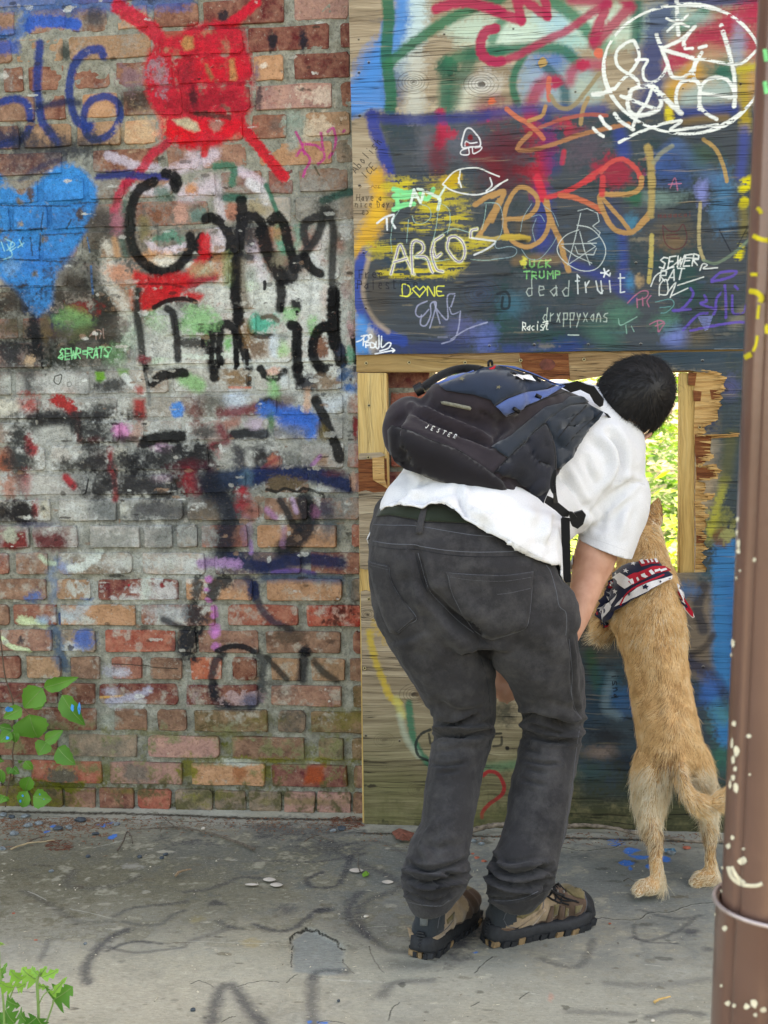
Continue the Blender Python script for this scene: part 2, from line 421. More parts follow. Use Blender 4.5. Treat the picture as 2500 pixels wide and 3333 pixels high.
for a,b in (((0,190),(640,200)),((640,170),(870,160)),((0,420),(380,400)),((380,460),(740,440)),((0,670),(560,700)),((0,920),(480,915))):
    w.S(tC(a,b),5,(40,62,84),.75,.4,1.4)
for a,b in (((270,480),(290,640)),((360,460),(350,590)),((260,40),(270,160)),((180,560),(200,480)),((390,250),(370,420)),((640,320),(600,400))):
    w.S(tC(a,b),6,(40,56,74),.8,.4,1.2)
w.B(*tC((265,90))[0],11,22,(96,74,60),.85,.3,.8); w.B(*tC((722,270))[0],9,20,(88,66,52),.9,.3,.5)
for pl in ([(40,490),(130,540),(60,600)],[(60,540),(110,640),(30,680)],[(10,520),(40,600)],[(100,520),(90,600),(140,570)],[(170,500),(200,560)],[(160,570),(210,530)]):
    w.S(tC(*pl),4.5,(140,205,215),.8,.3,.4)
w.B(*tC((610,740))[0],14,6,WHT,.8,.3)
w.S(tC((785,480),(805,610)),5,(70,140,200),.9); w.S(tC((815,740),(822,850),(835,985)),8,(70,150,220),.95,.2)
# --- dark masses beside and under the heart
w.B(*tC((900,330))[0],62,40,(62,56,54),.75,.5,.8); w.B(*tC((870,560))[0],40,46,(48,50,44),.8,.5,.8)
w.B(*tC((700,960))[0],105,62,(44,42,38),.82,.5,.8); w.B(*tC((640,830))[0],60,50,(74,66,58),.7,.5,.9)
w.B(*tC((110,1050))[0],62,54,(52,46,42),.85,.5,.8); w.B(*tC((820,800))[0],30,60,(36,36,36),.8,.5,.7)
w.B(*tC((920,1130))[0],36,90,(42,42,38),.7,.6,.8)
w.B(*tC((100,1290))[0],60,30,(92,84,68),.9,.5,.6); w.B(*tC((90,1520))[0],66,36,(40,42,46),.85,.5,.9)
w.B(*tC((470,1260))[0],50,40,(50,56,78),.8,.6,.8); w.B(*tC((600,1560))[0],120,50,(34,42,36),.85,.5,.8)
w.B(*tC((750,1100))[0],36,22,(134,40,38),.8,.5,1.2)
w.B(*tC((640,1200))[0],40,26,(120,170,104),.75,.6,.8); w.B(*tC((690,1290))[0],40,32,(104,150,98),.6,.6,.8)
w.B(*tC((700,1350))[0],90,20,(88,70,52),.6,.6,.8); w.B(*tC((400,1280))[0],16,50,(110,92,62),.7,.4,.5)
w.B(*tC((300,1300))[0],20,62,(28,30,34),.93,.4,.6); w.B(*tC((330,1500))[0],22,40,(24,26,28),.93,.4,.6)
w.S(tC((380,1540),(385,1640)),9,(24,24,26),.95); w.S(tE((380,-10),(400,20),(408,70)),8,(24,24,26),.95)
w.B(*tC((270,1590))[0],22,18,(186,158,128),.9,.3,.8)
w.S(tC((960,560),(980,700),(960,860),(1060,1010),(1130,1150),(1160,1400)),38,(206,202,190),.85,.6,.8,.15)
w.S(tC((1030,500),(1050,640)),20,(196,150,112),.8,.5); w.B(*tC((1090,810))[0],44,34,(206,140,110),.8,.6,1.0)
w.S(tC((1180,960),(1200,1120)),18,(200,110,90),.6,.6)
w.S(tC((1080,400),(1110,560),(1130,640)),22,(70,96,86),.8,.6)
w.B(*tC((1170,1330))[0],22,50,(120,156,132),.7,.6,.8); w.B(*tC((1060,1540))[0],36,26,(110,160,110),.6,.6,1)
w.B(*tC((1440,1230))[0],40,42,(112,172,108),.85,.5,.8); w.B(*tC((1380,1540))[0],60,20,(40,40,38),.9,.4,.8)
w.B(*tC((1450,1590))[0],40,10,(140,196,140),.8,.5); w.B(*tC((1580,1600))[0],40,10,(214,216,208),.9,.4)
# --- pink/lilac script behind the big letters
w.S(tA((970,1400),(1080,1440),(1220,1490),(1400,1510)),30,(196,186,200),.85,.35,.5)
w.S(tB((60,1400),(200,1420),(280,1370)),34,(206,190,200),.7,.6,.6)
w.S(tB((-160,1560),(0,1500),(150,1460),(260,1400)),36,PNK,.8,.5,.5)
w.S(tB((490,1540),(600,1590),(680,1640)),30,PNK,.85,.4,.5); w.S(tD((590,-10),(690,60),(740,160)),32,(216,214,218),.9,.4,.4)
w.S(tC((1200,30),(1320,60),(1450,60),(1560,0)),26,(204,196,204),.85,.4,.5)
w.S(tD((0,90),(150,60),(260,0)),50,PNK,.7,.6,.6); w.S(tD((300,60),(320,200),(340,330),(330,560),(330,620)),34,(210,200,208),.75,.5,.6)
w.S(tC((1330,500),(1400,590),(1520,600),(1659,560)),26,(216,202,212),.9,.3,.4)
w.B(*tC((1480,90))[0],26,26,(74,112,98),.8,.5,.8); w.B(*tD((120,270))[0],36,26,(96,128,120),.9,.4,.6); w.B(*tD((60,40))[0],22,16,(206,140,96),.9,.4,.6)
w.B(*tC((1500,480))[0],44,18,(84,138,118),.9,.4,1.0); w.B(*tC((1420,680))[0],50,28,(214,156,112),.8,.5,.8); w.B(*tD((60,690))[0],26,24,(224,226,214),.7,.5,.8)
w.B(*tC((1500,720))[0],40,22,(226,226,214),.8,.5,.6)
w.B(*tC((1412,290))[0],20,26,(132,86,66),.95,.2,.5); w.B(*tC((1620,270))[0],28,32,(196,148,132),.9,.3,.6)
w.B(*tD((430,240))[0],24,34,(184,120,98),.9,.3,.6); w.S(tC((1290,330),(1310,470)),36,(126,116,78),.8,.5,.5)
w.S(tD((620,560),(650,700),(700,860)),42,(206,196,210),.85,.5,.7); w.B(*tD((600,830))[0],20,20,(44,92,74),.85,.5,.6)
w.B(*tD((700,1000))[0],60,34,(220,226,218),.9,.5,.6); w.B(*tD((330,1010))[0],40,40,(226,228,220),.85,.4,.6)
w.B(*tD((330,1090))[0],16,12,(170,90,70),.9,.4); w.B(*tD((600,930))[0],22,18,(150,206,150),.8,.5)
w.S(tD((1170,660),(1190,820),(1180,1100)),44,(222,226,226),.85,.5,.6); w.S(tD((1270,430),(1230,560),(1210,640)),34,(214,210,206),.8,.6,.6)
w.S(tD((1140,820),(1130,1120)),11,(70,84,96),.85,.4); w.B(*tD((1450,970))[0],18,40,(142,56,52),.9,.3,.5)
w.B(*tD((1470,800))[0],14,40,(170,110,76),.8,.4,.6); w.B(*tD((1260,1060))[0],14,40,(206,132,118),.7,.5,.8)
w.B(*tD((960,1060))[0],26,30,(160,96,70),.8,.5,.6); w.B(*tD((1400,540))[0],18,30,(164,110,92),.7,.5); w.B(*tD((1440,420))[0],24,34,(206,208,204),.75,.5,.8)
w.S(tD((240,480),(290,620)),40,(206,186,190),.8,.5,.8)
w.B(*tD((660,230))[0],34,28,(166,150,116),.8,.5,.8)
# green arcs
w.S(tB((280,1500),(360,1490),(440,1520),(430,1650)),26,(52,120,98),.9,.4,.5)
w.S(tD((370,120),(520,130)),30,(40,104,88),.9,.4); w.S(tD((730,10),(790,140),(820,220),(850,280)),15,(46,118,96),.9,.4)
w.S(tD((850,400),(860,500),(900,600)),34,(70,150,124),.85,.4,.5); w.S(tD((1010,400),(1030,520),(960,590)),30,(110,160,140),.7,.5,.8)
w.S(tD((1490,70),(1380,100),(1250,150)),28,(36,84,74),.92,.4); w.B(*tD((830,430))[0],26,22,(180,120,76),.7,.5)
w.S(tC((1120,160),(1110,280),(1140,420)),20,(60,96,84),.75,.6)
# red skull and bones
w.S(tA((1060,60),(1200,150),(1330,240),(1420,330)),52,(206,40,62),.95,.2,.3)
w.S(tB((650,20),(540,120),(430,200),(330,240)),34,RED,.95,.25,.3)
w.G(T(600,0,[(-40,320),(0,250),(120,215),(260,190),(420,215),(520,270),(570,440),(610,560),(620,720),(600,870),(585,1010),(570,1110),(500,1180),(420,1230),(330,1300),(200,1330),(0,1330),(-100,1290),(-190,1190),(-240,1060),(-300,940),(-350,820),(-370,640),(-330,480),(-220,360)]),(204,32,54),.95,10,.7,.14,smooth=True)
w.B(*tB((200,620))[0],110,60,(224,26,46),.6,.6,.6); w.B(*tB((-40,1190))[0],60,34,(226,22,34),.9,.4,.6); w.B(*tB((360,1150))[0],80,34,(222,24,40),.85,.5,.6)
w.B(*tB((250,900))[0],110,34,(150,26,40),.75,.5,.9); w.B(*tB((20,640))[0],36,44,(130,36,48),.7,.5,1.1); w.B(*tA((1440,660))[0],34,48,(158,132,142),.85,.4,1.0)
w.B(*tA((1150,690))[0],40,34,(140,110,118),.8,.4,1.2); w.B(*tB((80,870))[0],13,30,(70,26,34),.85,.5)
w.G(T(600,0,[(0,330),(80,330),(80,440),(0,460),(-30,400)]),(186,132,84),.95,5,.6)
w.G(T(600,0,[(180,570),(210,580),(270,700),(240,730),(200,660)]),(166,104,72),.95,5,.6); w.G(T(600,0,[(400,540),(440,530),(470,700),(460,730),(405,725)]),(190,128,84),.95,5,.6)
w.G(T(600,0,[(-110,1080),(20,1060),(110,1110),(140,1180),(90,1190),(-60,1130)]),(188,176,146),.95,5,.6)
w.G(T(600,0,[(220,1090),(300,1070),(360,1100),(330,1170),(270,1200),(230,1150)]),(168,120,108),.9,6,1.0)
w.S(tB((0,250),(560,250)),9,(120,30,44),.6,.5,1.2); w.S(tB((0,500),(600,480)),9,(150,26,44),.5,.5,1.2); w.S(tB((-340,790),(600,740)),10,(170,30,52),.7,.6,1.0); w.S(tB((100,1020),(400,1060)),16,(72,48,44),.8,.5,.8)
w.S(tB((540,1170),(640,1290),(740,1410),(890,1590)),36,(214,34,50),.97,.2,.25)
w.S(tA((1500,1290),(1360,1400),(1240,1560),(1120,1650)),32,(196,40,64),.9,.3,.35,.08)
w.S(tC((1140,-10),(1060,110),(1030,230)),30,(186,44,70),.85,.4,.5); w.B(*tC((1060,310))[0],20,40,(186,110,128),.6,.6,.8)
w.S(tB((190,1330),(180,1390)),26,(214,20,34),.9,.3)
w.B(*tB((790,380))[0],14,34,(34,34,42),.95,.4,.6); w.B(*tB((1065,350))[0],14,38,(30,32,44),.95,.4,.6); w.B(*tB((355,145))[0],17,18,(44,36,44),.95,.3)
w.B(*tB((670,880))[0],12,30,(58,50,56),.85,.4,.8); w.B(*tB((650,640))[0],10,30,(90,90,120),.6,.5,.8)
w.B(*tB((820,1130))[0],22,22,(112,92,84),.8,.5); w.B(*tB((1000,1110))[0],36,34,(148,164,152),.95,.4,.8); w.S(tB((960,1200),(980,1300)),40,(160,166,156),.9,.5,.6)
w.B(*tB((1180,890))[0],46,28,(224,206,186),.6,.4,1.6); w.B(*tB((1200,1150))[0],50,26,(216,196,172),.7,.4,1.4); w.B(*tB((710,595))[0],13,12,(232,214,196),.95,.3,.8)
w.B(*tA((1240,1160))[0],50,40,(216,186,150),.6,.5,1.2)
for pl in ([(1000,1190),(1050,1290),(1080,1390)],[(1010,1400),(1050,1350),(1100,1390),(1130,1450),(1090,1520),(1070,1590)],[(1060,1300),(1180,1310),(1230,1350)],[(1230,1200),(1240,1300),(1260,1420),(1200,1480)],[(1290,1190),(1340,1160),(1360,1250),(1345,1350),(1300,1420)],[(1430,1190),(1440,1180)]):
    w.S(tB(*pl),9,(200,62,138),.85,.3,.5,0,.35)
w.S(tA((880,1590),(1150,1570),(1300,1590),(1500,1590)),26,(34,52,120),.93,.35,.4)
w.S(tB((1170,1500),(1215,1580)),6,(80,76,60),.8)
w.N(420,1150,900,1260,(222,226,220),.50,.8,5,'nm',40); w.N(0,1150,620,1180,(60,54,48),.58,.5,5,'nm',40)
w.G([(700,860),(1150,840),(1160,1280),(900,1300),(560,1250),(420,1200),(440,1060),(640,1000)],(206,210,202),.55,40,1.4); w.B(960,960,60,60,(226,230,226),.7,.6,.8); w.B(1060,1120,60,90,(214,218,210),.7,.6,.8); w.B(560,1120,40,40,(214,216,206),.6,.6,1.0); w.B(880,1190,60,30,(220,224,216),.6,.6,.9)
# --- big black letters "Com" ... "InSide"
w.S(tA((1480,1560),(1570,1590),(1600,1650)),24,BLK,.97,.2)
w.S(tC((1580,40),(1560,-10)),24,BLK,.97,.2)
w.S(tC((1380,-20),(1260,40),(1200,130),(1170,300),(1180,500),(1230,640),(1330,740),(1480,790),(1620,720),(1720,560),(1710,470)),26,BLK,.97,.2,.3)
w.S(tC((1170,240),(1160,420),(1190,600)),36,(40,42,40),.8,.4)
for x,y,l in ((1400,780,60),(1440,790,70),(1510,760,110),(1590,740,40),(1350,760,40)): w.S(tC((x,y),(x+4,y+l)),9,BLK,.95)
w.S(tD((150,470),(120,540),(140,600),(200,640),(300,650),(400,640)),20,BLK,.97,.2)
w.S(tD((190,310),(250,300),(330,350),(390,430),(420,520),(400,630)),26,BLK,.97,.2)
w.S(tD((510,150),(520,280),(500,420),(470,620),(460,800),(460,1000),(480,1100),(490,1240)),30,BLK,.95,.2)
w.S(tD((500,310),(620,290),(700,360),(680,450)),24,BLK,.97,.2); w.B(*tD((540,450))[0],44,62,(38,38,42),.9,.4,.5)
w.S(tD((700,420),(720,520),(760,640),(820,760),(880,860)),38,BLK,.96,.25); w.S(tD((780,330),(840,290),(900,380),(920,480),(960,620),(990,760)),26,BLK,.97,.2)
w.B(*tD((960,780))[0],40,44,BLK,.95,.35,.5); w.S(tD((860,900),(870,1000),(860,1120)),26,BLK,.95,.3)
w.S(tD((1010,700),(1100,600),(1180,500),(1220,400),(1260,260)),30,(40,42,44),.93,.35); w.B(*tD((1270,230))[0],32,36,(44,46,44),.9,.5,.6)
w.S(tD((1180,300),(1090,350),(1070,440),(1100,540)),28,(44,44,46),.93,.3); w.S(tD((1080,660),(1130,750),(1220,810)),24,BLK,.97,.2)
w.S(tD((1310,260),(1340,450),(1330,700),(1330,900)),26,(44,44,44),.9,.35); w.S(tD((1345,980),(1340,1200),(1350,1400),(1400,1520),(1410,1600)),34,BLK,.97,.2)
w.S(tD((0,660),(200,670),(420,650),(600,660)),24,(36,36,40),.85,.4)
w.B(*tD((1005,1090))[0],20,26,BLK,.97,.2,.5)
w.S(tD((960,1270),(1010,1300),(1010,1450),(1020,1659)),26,BLK,.97,.2)
w.S(tD((1300,1270),(1210,1310),(1160,1430),(1160,1560),(1200,1640),(1260,1659)),26,BLK,.97,.2)
w.S(tD((1490,1280),(1530,1450),(1540,1600)),14,BLK,.95)
w.S(tD((150,1300),(280,1290),(370,1260),(450,1300),(500,1400),(540,1520),(580,1640)),24,BLK,.97,.2)
w.S(tD((250,1300),(230,1450),(260,1659)),30,BLK,.96,.3); w.S(tD((330,1330),(310,1450),(330,1600)),20,BLK,.96,.3); w.S(tD((450,1330),(460,1450),(470,1620)),16,BLK,.97)
w.S(tC((1250,950),(1230,1150),(1260,1350),(1280,1540)),26,(38,38,36),.9,.35); w.S(tC((1300,1600),(1310,1659)),16,BLK,.97)
w.S(tC((1500,1120),(1560,1180),(1590,1400),(1600,1580)),26,(34,34,36),.95,.3)
w.B(*tC((1300,1580))[0],22,12,(120,30,40),.9,.4)
w.S(tE((1300,0),(1330,160),(1345,330)),10,BLK,.97); w.S(tD((-60,1420),(180,1440)),30,(44,42,40),.9,.5,.8)
w.S(tD((590,1270),(600,1330),(680,1370),(800,1370),(880,1400)),14,BLK,.9); w.B(*tD((880,1380))[0],18,14,BLK,.95)
w.B(*tD((700,1260))[0],44,32,TEA,.95,.35,.5); w.S(tD((700,1200),(780,1190),(840,1230)),16,(96,80,64),.9,.4)
w.B(*tD((960,1180))[0],24,26,(140,200,138),.8,.5,.6); w.B(*tD((1150,1280))[0],22,26,(124,190,120),.8,.5,.7); w.B(*tD((880,1480))[0],20,24,(140,200,120),.8,.5); w.B(*tD((390,1440))[0],14,26,(120,190,120),.9,.4)
w.B(*tD((110,1230))[0],50,40,(130,186,126),.85,.5,.8); w.B(*tD((670,1450))[0],46,34,(124,98,78),.9,.4,.8); w.B(*tD((800,1450))[0],16,36,(206,218,224),.9,.4)
w.B(*tD((1230,1480))[0],18,36,(132,84,62),.95,.3); w.B(*tD((1400,1500))[0],16,26,(56,64,84),.8,.4); w.B(*tD((1490,1290))[0],14,34,(216,176,176),.8,.4,.8)
w.B(*tD((1490,1540))[0],12,30,(90,170,140),.85,.4); w.B(*tD((930,1370))[0],34,40,(206,212,204),.5,.6)
w.S(tD((560,1620),(900,1600),(1250,1590)),20,(212,220,216),.7,.6,.8); w.S(tD((0,1540),(180,1560),(420,1540)),16,(210,222,208),.8,.5,.8)
# red slash and mouth
w.S(tD((190,500),(180,640),(100,760),(0,880),(-120,940),(-300,920)),40,(206,34,44),.93,.35,.4); w.S(tD((60,900),(150,850),(270,830)),34,(164,30,44),.93,.3)
w.G(T(0,600,[(1200,780),(1400,830),(1659,790),(1700,960),(1830,1000),(1790,1060),(1659,1040),(1500,1050),(1400,1110),(1280,1150),(1260,1060),(1280,940),(1200,880)]),(204,32,40),.93,8,.6,.1)
w.S(tC((1240,900),(1500,900),(1659,930)),7,(120,26,34),.7,.5,1); w.S(tC((1380,1110),(1500,1050),(1659,1030),(1760,1060)),12,BLK,.95)
w.B(*tD((170,780))[0],40,22,(170,160,120),.7,.5); w.B(*tD((330,760))[0],28,40,(186,130,96),.8,.5,.8); w.B(*tD((390,800))[0],14,50,(110,150,100),.6,.6,.8)
w.S(tD((510,700),(520,860),(540,1000),(560,1110)),26,(120,108,90),.75,.6); w.B(*tD((860,690))[0],26,24,(140,132,112),.9,.4); w.B(*tD((560,1330))[0],16,40,(130,90,40),.7,.5)
# green handwriting
for pl in letters('SEWR=RATS',*tC((530,1580))[0],34,-0.06,.48,.16,.06): w.S(pl,4.6,(130,226,160),.95,.25,.2,smooth=False)
w.S(tC((520,1560),(560,1520)),4,(130,226,160)); w.S(tC((520,1565),(690,1530)),3.5,(130,226,160),.9); w.S(tC((740,1500),(990,1470),(950,1560)),3.5,(130,226,160),.9)
for pl in ([(800,1370),(850,1320),(860,1400)],[(800,1365),(860,1340)],[(870,1310),(905,1320),(900,1360),(890,1390)],[(925,1300),(930,1390)]): w.S(tC(*pl),3,(196,160,150),.8)
w.G([(0,1230),(1150,1250),(1160,1480),(700,1560),(500,1800),(0,1800)],(184,186,180),.5,50,1.6); w.N(0,1150,1230,1740,(206,208,202),.56,.75,5,'nm',40)
# --- grey middle band
for a,b,cx,rx,ry,o in ((130,1290,20,50,30,.85),): pass
w.B(*tE((260,110))[0],20,40,(60,62,62),.8,.5); w.B(*tE((520,110))[0],70,28,(184,186,180),.9,.4,.5); w.B(*tE((90,130))[0],34,26,(176,180,172),.8,.5)
w.S(tE((490,70),(550,60),(530,140),(485,120),(490,70)),4,(60,60,58),.9); w.S(tE((600,130),(630,120),(640,150),(610,165),(600,130)),3,(110,110,106),.8)
w.G(T(0,1200,[(850,30),(930,30),(950,90),(900,130),(860,110)]),(98,160,50),.95,5); w.G(T(0,1200,[(1060,10),(1150,10),(1150,50),(1080,60)]),(110,170,84),.8,8)
w.B(*tE((1010,150))[0],46,20,(58,60,60),.9,.4,.6); w.S(tE((1120,70),(1180,140),(1280,220)),22,(208,214,210),.9,.3); w.B(*tE((1250,190))[0],16,14,(176,66,56),.85)
w.S(tG((0,90),(120,150)),50,(132,186,124),.85,.4); w.S(tE((1370,130),(1450,70),(1600,40),(1659,40)),26,BLK,.97,.2); w.S(tG((270,0),(270,80)),26,BLK,.97); w.B(*tG((570,110))[0],11,22,BLK,.95,.2)
w.S(tG((680,0),(740,70),(820,90),(900,30)),20,BLK,.97); w.B(*tG((800,20))[0],20,14,(220,178,162),.95,.3); w.S(tG((1200,0),(1240,50)),20,BLK,.95)
w.B(*tG((460,90))[0],40,30,(140,108,76),.9,.4,.6); w.S(tG((400,170),(590,175)),8,(206,120,96),.8,.4,1); w.B(*tG((1020,70))[0],20,26,BLK,.9)
w.B(*tG((1100,130))[0],34,26,(42,42,50),.93,.4,.6); w.B(*tG((1290,110))[0],36,28,(134,110,88),.9,.4,.5); w.B(*tG((1450,50))[0],26,26,(40,92,140),.9,.5); w.B(*tG((1480,170))[0],24,14,(44,120,196),.9,.5)
w.B(*tG((810,200))[0],20,36,(130,190,130),.85,.5,.6); w.B(*tG((900,110))[0],16,24,(206,216,218),.85,.5)
w.B(*tE((250,340))[0],30,30,(176,64,56),.8,.5,.8); w.S(tE((510,280),(600,330),(660,400)),40,(176,40,40),.95,.3,.7); w.S(tE((690,430),(700,560),(720,640)),22,(140,58,54),.8,.5,.6)
w.B(*tE((60,370))[0],44,30,(200,196,180),.9,.4,.6); w.B(*tE((400,420))[0],100,16,DKG,.8,.6,.8); w.B(*tE((930,360))[0],60,36,(48,50,50),.85,.5,.8)
w.B(*tE((930,290))[0],60,16,(180,180,174),.6,.4,1.4); w.G(T(0,1200,[(1200,280),(1300,275),(1310,440),(1250,470),(1205,440)]),(166,48,48),.93,8)
w.B(*tE((1595,372))[0],23,27,(64,140,214),.98,.2,.15)
w.B(*tE((170,600))[0],36,44,(46,50,50),.85,.5,.7); w.B(*tE((250,660))[0],14,30,(160,36,44),.8,.5); w.B(*tE((290,740))[0],22,22,(178,40,48),.9,.4); w.B(*tE((440,600))[0],40,36,(176,178,172),.92,.4,.5)
w.S(tE((300,500),(600,470),(700,560)),30,(50,50,50),.85,.5); w.B(*tE((820,590))[0],50,40,(54,56,56),.8,.5,.9); w.B(*tE((850,640))[0],22,12,(120,44,42),.8,.5)
w.B(*tE((1110,560))[0],30,28,(214,140,186),.95,.35,.5); w.B(*tE((1230,580))[0],22,30,(196,156,142),.8,.5,1); w.B(*tE((1150,640))[0],46,12,(50,44,42),.85,.5)
w.S(tE((1300,670),(1420,630),(1620,610)),34,BLK,.96,.25); w.S(tG((440,600),(560,580),(720,590)),34,(36,38,42),.96,.25); w.B(*tG((180,570))[0],40,22,(52,58,58),.85,.6); w.B(*tE((1440,720))[0],30,14,(204,160,190),.8,.5,.6)
w.B(*tE((40,850))[0],30,40,(172,86,54),.9,.5,.6); w.B(*tE((190,830))[0],50,36,(52,60,58),.85,.5); w.B(*tE((560,800))[0],36,26,(196,190,180),.8,.5,.8); w.B(*tE((640,870))[0],60,16,(74,72,64),.8,.5)
w.B(*tE((920,820))[0],34,36,(64,48,48),.85,.5); w.B(*tE((990,800))[0],12,32,(156,40,46),.85,.5); w.B(*tE((1010,900))[0],16,18,(170,44,56),.9,.4); w.B(*tE((1080,820))[0],24,34,(188,186,172),.85,.5,.8)
w.B(*tE((1330,820))[0],60,30,(58,60,62),.85,.5,.6); w.B(*tG((100,820))[0],50,36,(50,48,50),.85,.5,.6); w.S(tG((270,700),(320,790)),26,(178,76,76),.8,.5)
w.B(*tE((80,1040))[0],30,34,(196,130,108),.7,.5,.9); w.B(*tE((240,1020))[0],18,36,(164,44,46),.85,.5,.8); w.B(*tE((380,1050))[0],50,34,(190,188,180),.85,.5,.6); w.S(tE((590,980),(660,1060)),26,(170,40,48),.93,.4)
w.S(tE((790,1000),(770,1110),(740,1140)),5,(30,30,30),.9); w.B(*tE((930,1060))[0],30,34,(62,60,58),.85,.5,.7); w.S(tE((1020,960),(1040,1100),(1030,1180)),20,(150,44,48),.85,.5); w.B(*tE((1130,1050))[0],34,36,(62,56,50),.8,.5)
w.B(*tE((1400,1060))[0],70,34,(66,66,70),.85,.5); w.B(*tE((1460,990))[0],30,14,(176,150,164),.7,.6); w.B(*tE((160,1300))[0],56,34,(46,36,34),.93,.4,.5); w.B(*tE((320,1270))[0],12,26,(160,50,52),.85,.5)
w.B(*tE((400,1290))[0],20,30,(202,196,176),.9,.4,.6); w.B(*tE((640,1290))[0],50,34,(184,184,174),.7,.5,.9); w.B(*tE((1110,1270))[0],26,30,(196,196,184),.9,.4,.8); w.B(*tE((960,1300))[0],44,34,(112,116,114),.8,.5,.8)
w.B(*tE((1350,1290))[0],60,30,(106,108,106),.8,.5,.6); w.G(T(0,1200,[(20,1580),(90,1470),(230,1460),(260,1610),(120,1640),(30,1630)]),(122,36,34),.95,6,.5); w.G(T(0,1200,[(290,1490),(560,1460),(620,1560),(600,1630),(350,1640)]),(104,34,38),.9,14,.8)
w.G(T(0,1200,[(235,1480),(280,1480),(350,1640),(280,1640)]),(150,148,134),.95,4); w.B(*tE((90,1490))[0],30,24,(176,182,160),.85,.4,1.0); w.B(*tE((1000,1560))[0],80,34,(140,142,134),.75,.5,1.0)
w.B(*tE((330,1400))[0],60,10,(66,66,104),.6,.6)
for x,y,rx,ry,c_,o_ in ((210,1362,210,15,44,.8),(330,1508,120,22,40,.8),(530,1492,90,34,36,.85),(645,1488,50,34,38,.85),(832,1490,78,32,44,.75),(450,1582,150,32,42,.8),(60,1668,66,26,36,.8),(520,1664,90,24,84,.7),(700,1580,90,30,40,.6),(310,1430,40,50,42,.7),(60,1480,36,90,44,.6)): w.B(x,y,rx,ry,(c_,c_,c_+2),o_,.5,1.0)
w.N(0,1150,1780,2520,(184,184,170),.55,.6,6,'nm',40); w.N(0,1150,2350,2660,(112,110,52),.52,.75,6,'nm',30)
# blue swoosh and right of it
w.B(*tG((460,290))[0],34,34,(196,210,222),.93,.5,.4); w.S(tG((330,400),(560,380),(640,350)),34,(122,36,46),.85,.6,.6); w.B(*tG((90,370))[0],30,40,(110,52,48),.8,.6); w.B(*tG((240,330))[0],40,30,(60,60,50),.6,.6)
w.S(tG((700,330),(760,300),(860,360)),36,(34,38,46),.95,.35); w.S(tG((720,370),(900,390),(1000,420),(1080,440),(1160,480),(1130,560)),54,(40,110,196),.95,.35,.4); w.B(*tG((1000,470))[0],50,34,(36,104,196),.9,.5,.5)
w.B(*tG((780,500))[0],12,30,(70,120,70),.8,.5); w.B(*tG((1100,290))[0],12,30,(216,176,150),.85,.4); w.B(*tG((900,290))[0],36,20,(98,76,70),.7,.5)
w.G(T(600,1200,[(1220,290),(1440,240),(1500,230),(1430,330),(1340,390),(1200,400),(1180,330)]),(206,216,222),.93,12,.6); w.S(tG((1185,290),(1250,430),(1320,600),(1370,720),(1390,810)),27,BLK,.95,.2,.2)
w.B(*tG((1240,570))[0],18,26,(122,104,60),.8,.5); w.B(*tG((1535,550))[0],9,36,(134,40,46),.95,.3,.6); w.B(*tG((880,580))[0],60,20,(110,116,122),.7,.5); w.B(*tG((640,500))[0],24,16,(186,168,184),.8,.5)
w.S(tG((320,530),(380,660),(250,690)),30,(116,40,48),.85,.6); w.S(tG((400,500),(460,480)),30,(180,90,70),.6,.6); w.B(*tG((380,800))[0],30,36,(176,176,168),.9,.5,.4); w.B(*tG((480,820))[0],20,44,(64,64,70),.85,.5); w.B(*tG((590,830))[0],14,34,(196,196,188),.9,.5)
w.B(*tG((700,780))[0],34,40,(58,56,58),.9,.5); w.B(*tG((810,840))[0],22,26,(180,110,90),.85,.5,.8); w.S(tG((700,900),(850,800)),12,(130,40,50),.6,.6); w.B(*tG((1250,830))[0],24,18,(146,110,84),.8,.5); w.S(tG((1150,870),(1220,790)),14,(176,120,170),.8,.5)
w.B(*tG((70,900))[0],60,22,(92,30,40),.8,.6); w.B(*tG((90,1030))[0],34,34,(152,40,50),.85,.5,.6)
w.S(tG((250,1040),(420,990),(620,980)),62,(30,50,76),.93,.4); w.S(tG((560,970),(900,950),(1200,960),(1350,1010),(1480,1060)),52,(24,42,84),.95,.35); w.B(*tG((900,1040))[0],60,26,(104,88,68),.97,.25,.6); w.B(*tG((560,990))[0],20,24,(80,110,130),.8,.6)
w.S(tG((740,1090),(830,1110),(900,1080),(1010,1110),(1080,1080),(1240,1130)),10,(40,38,36),.93,.3,.5); w.B(*tG((1330,940))[0],30,12,(90,50,60),.8,.5); w.B(*tG((1230,1090))[0],26,10,(200,206,204),.85,.5); w.B(*tG((1520,1030))[0],10,30,(200,160,140),.9,.4)
w.B(*tG((520,1110))[0],22,16,(180,48,60),.9,.4); w.S(tG((200,1000),(260,1130),(340,1200),(400,1350),(370,1500),(350,1659)),84,(28,34,46),.93,.5); w.B(*tG((530,1220))[0],24,30,(156,46,54),.85,.5,.5); w.B(*tG((610,1300))[0],24,26,(160,96,84),.8,.5)
w.B(*tG((170,1290))[0],50,30,(100,88,76),.6,.6,.8); w.S(tG((860,1190),(920,1280),(970,1400),(1040,1440)),26,(48,46,48),.93,.4); w.S(tG((1080,1200),(1120,1330),(1080,1460),(980,1560),(900,1640)),66,(28,32,40),.93,.35); w.S(tG((740,1270),(820,1340)),20,(176,124,168),.7,.6)
w.S(tG((970,1180),(1010,1290)),16,(190,160,190),.8,.5); w.S(tG((900,1440),(880,1600)),18,(156,116,148),.6,.6); w.B(*tG((1250,1250))[0],30,30,(50,50,70),.85,.5,.6); w.B(*tG((1180,1290))[0],14,20,(140,88,116),.8,.5); w.B(*tG((1290,1440))[0],34,34,(74,92,104),.7,.6)
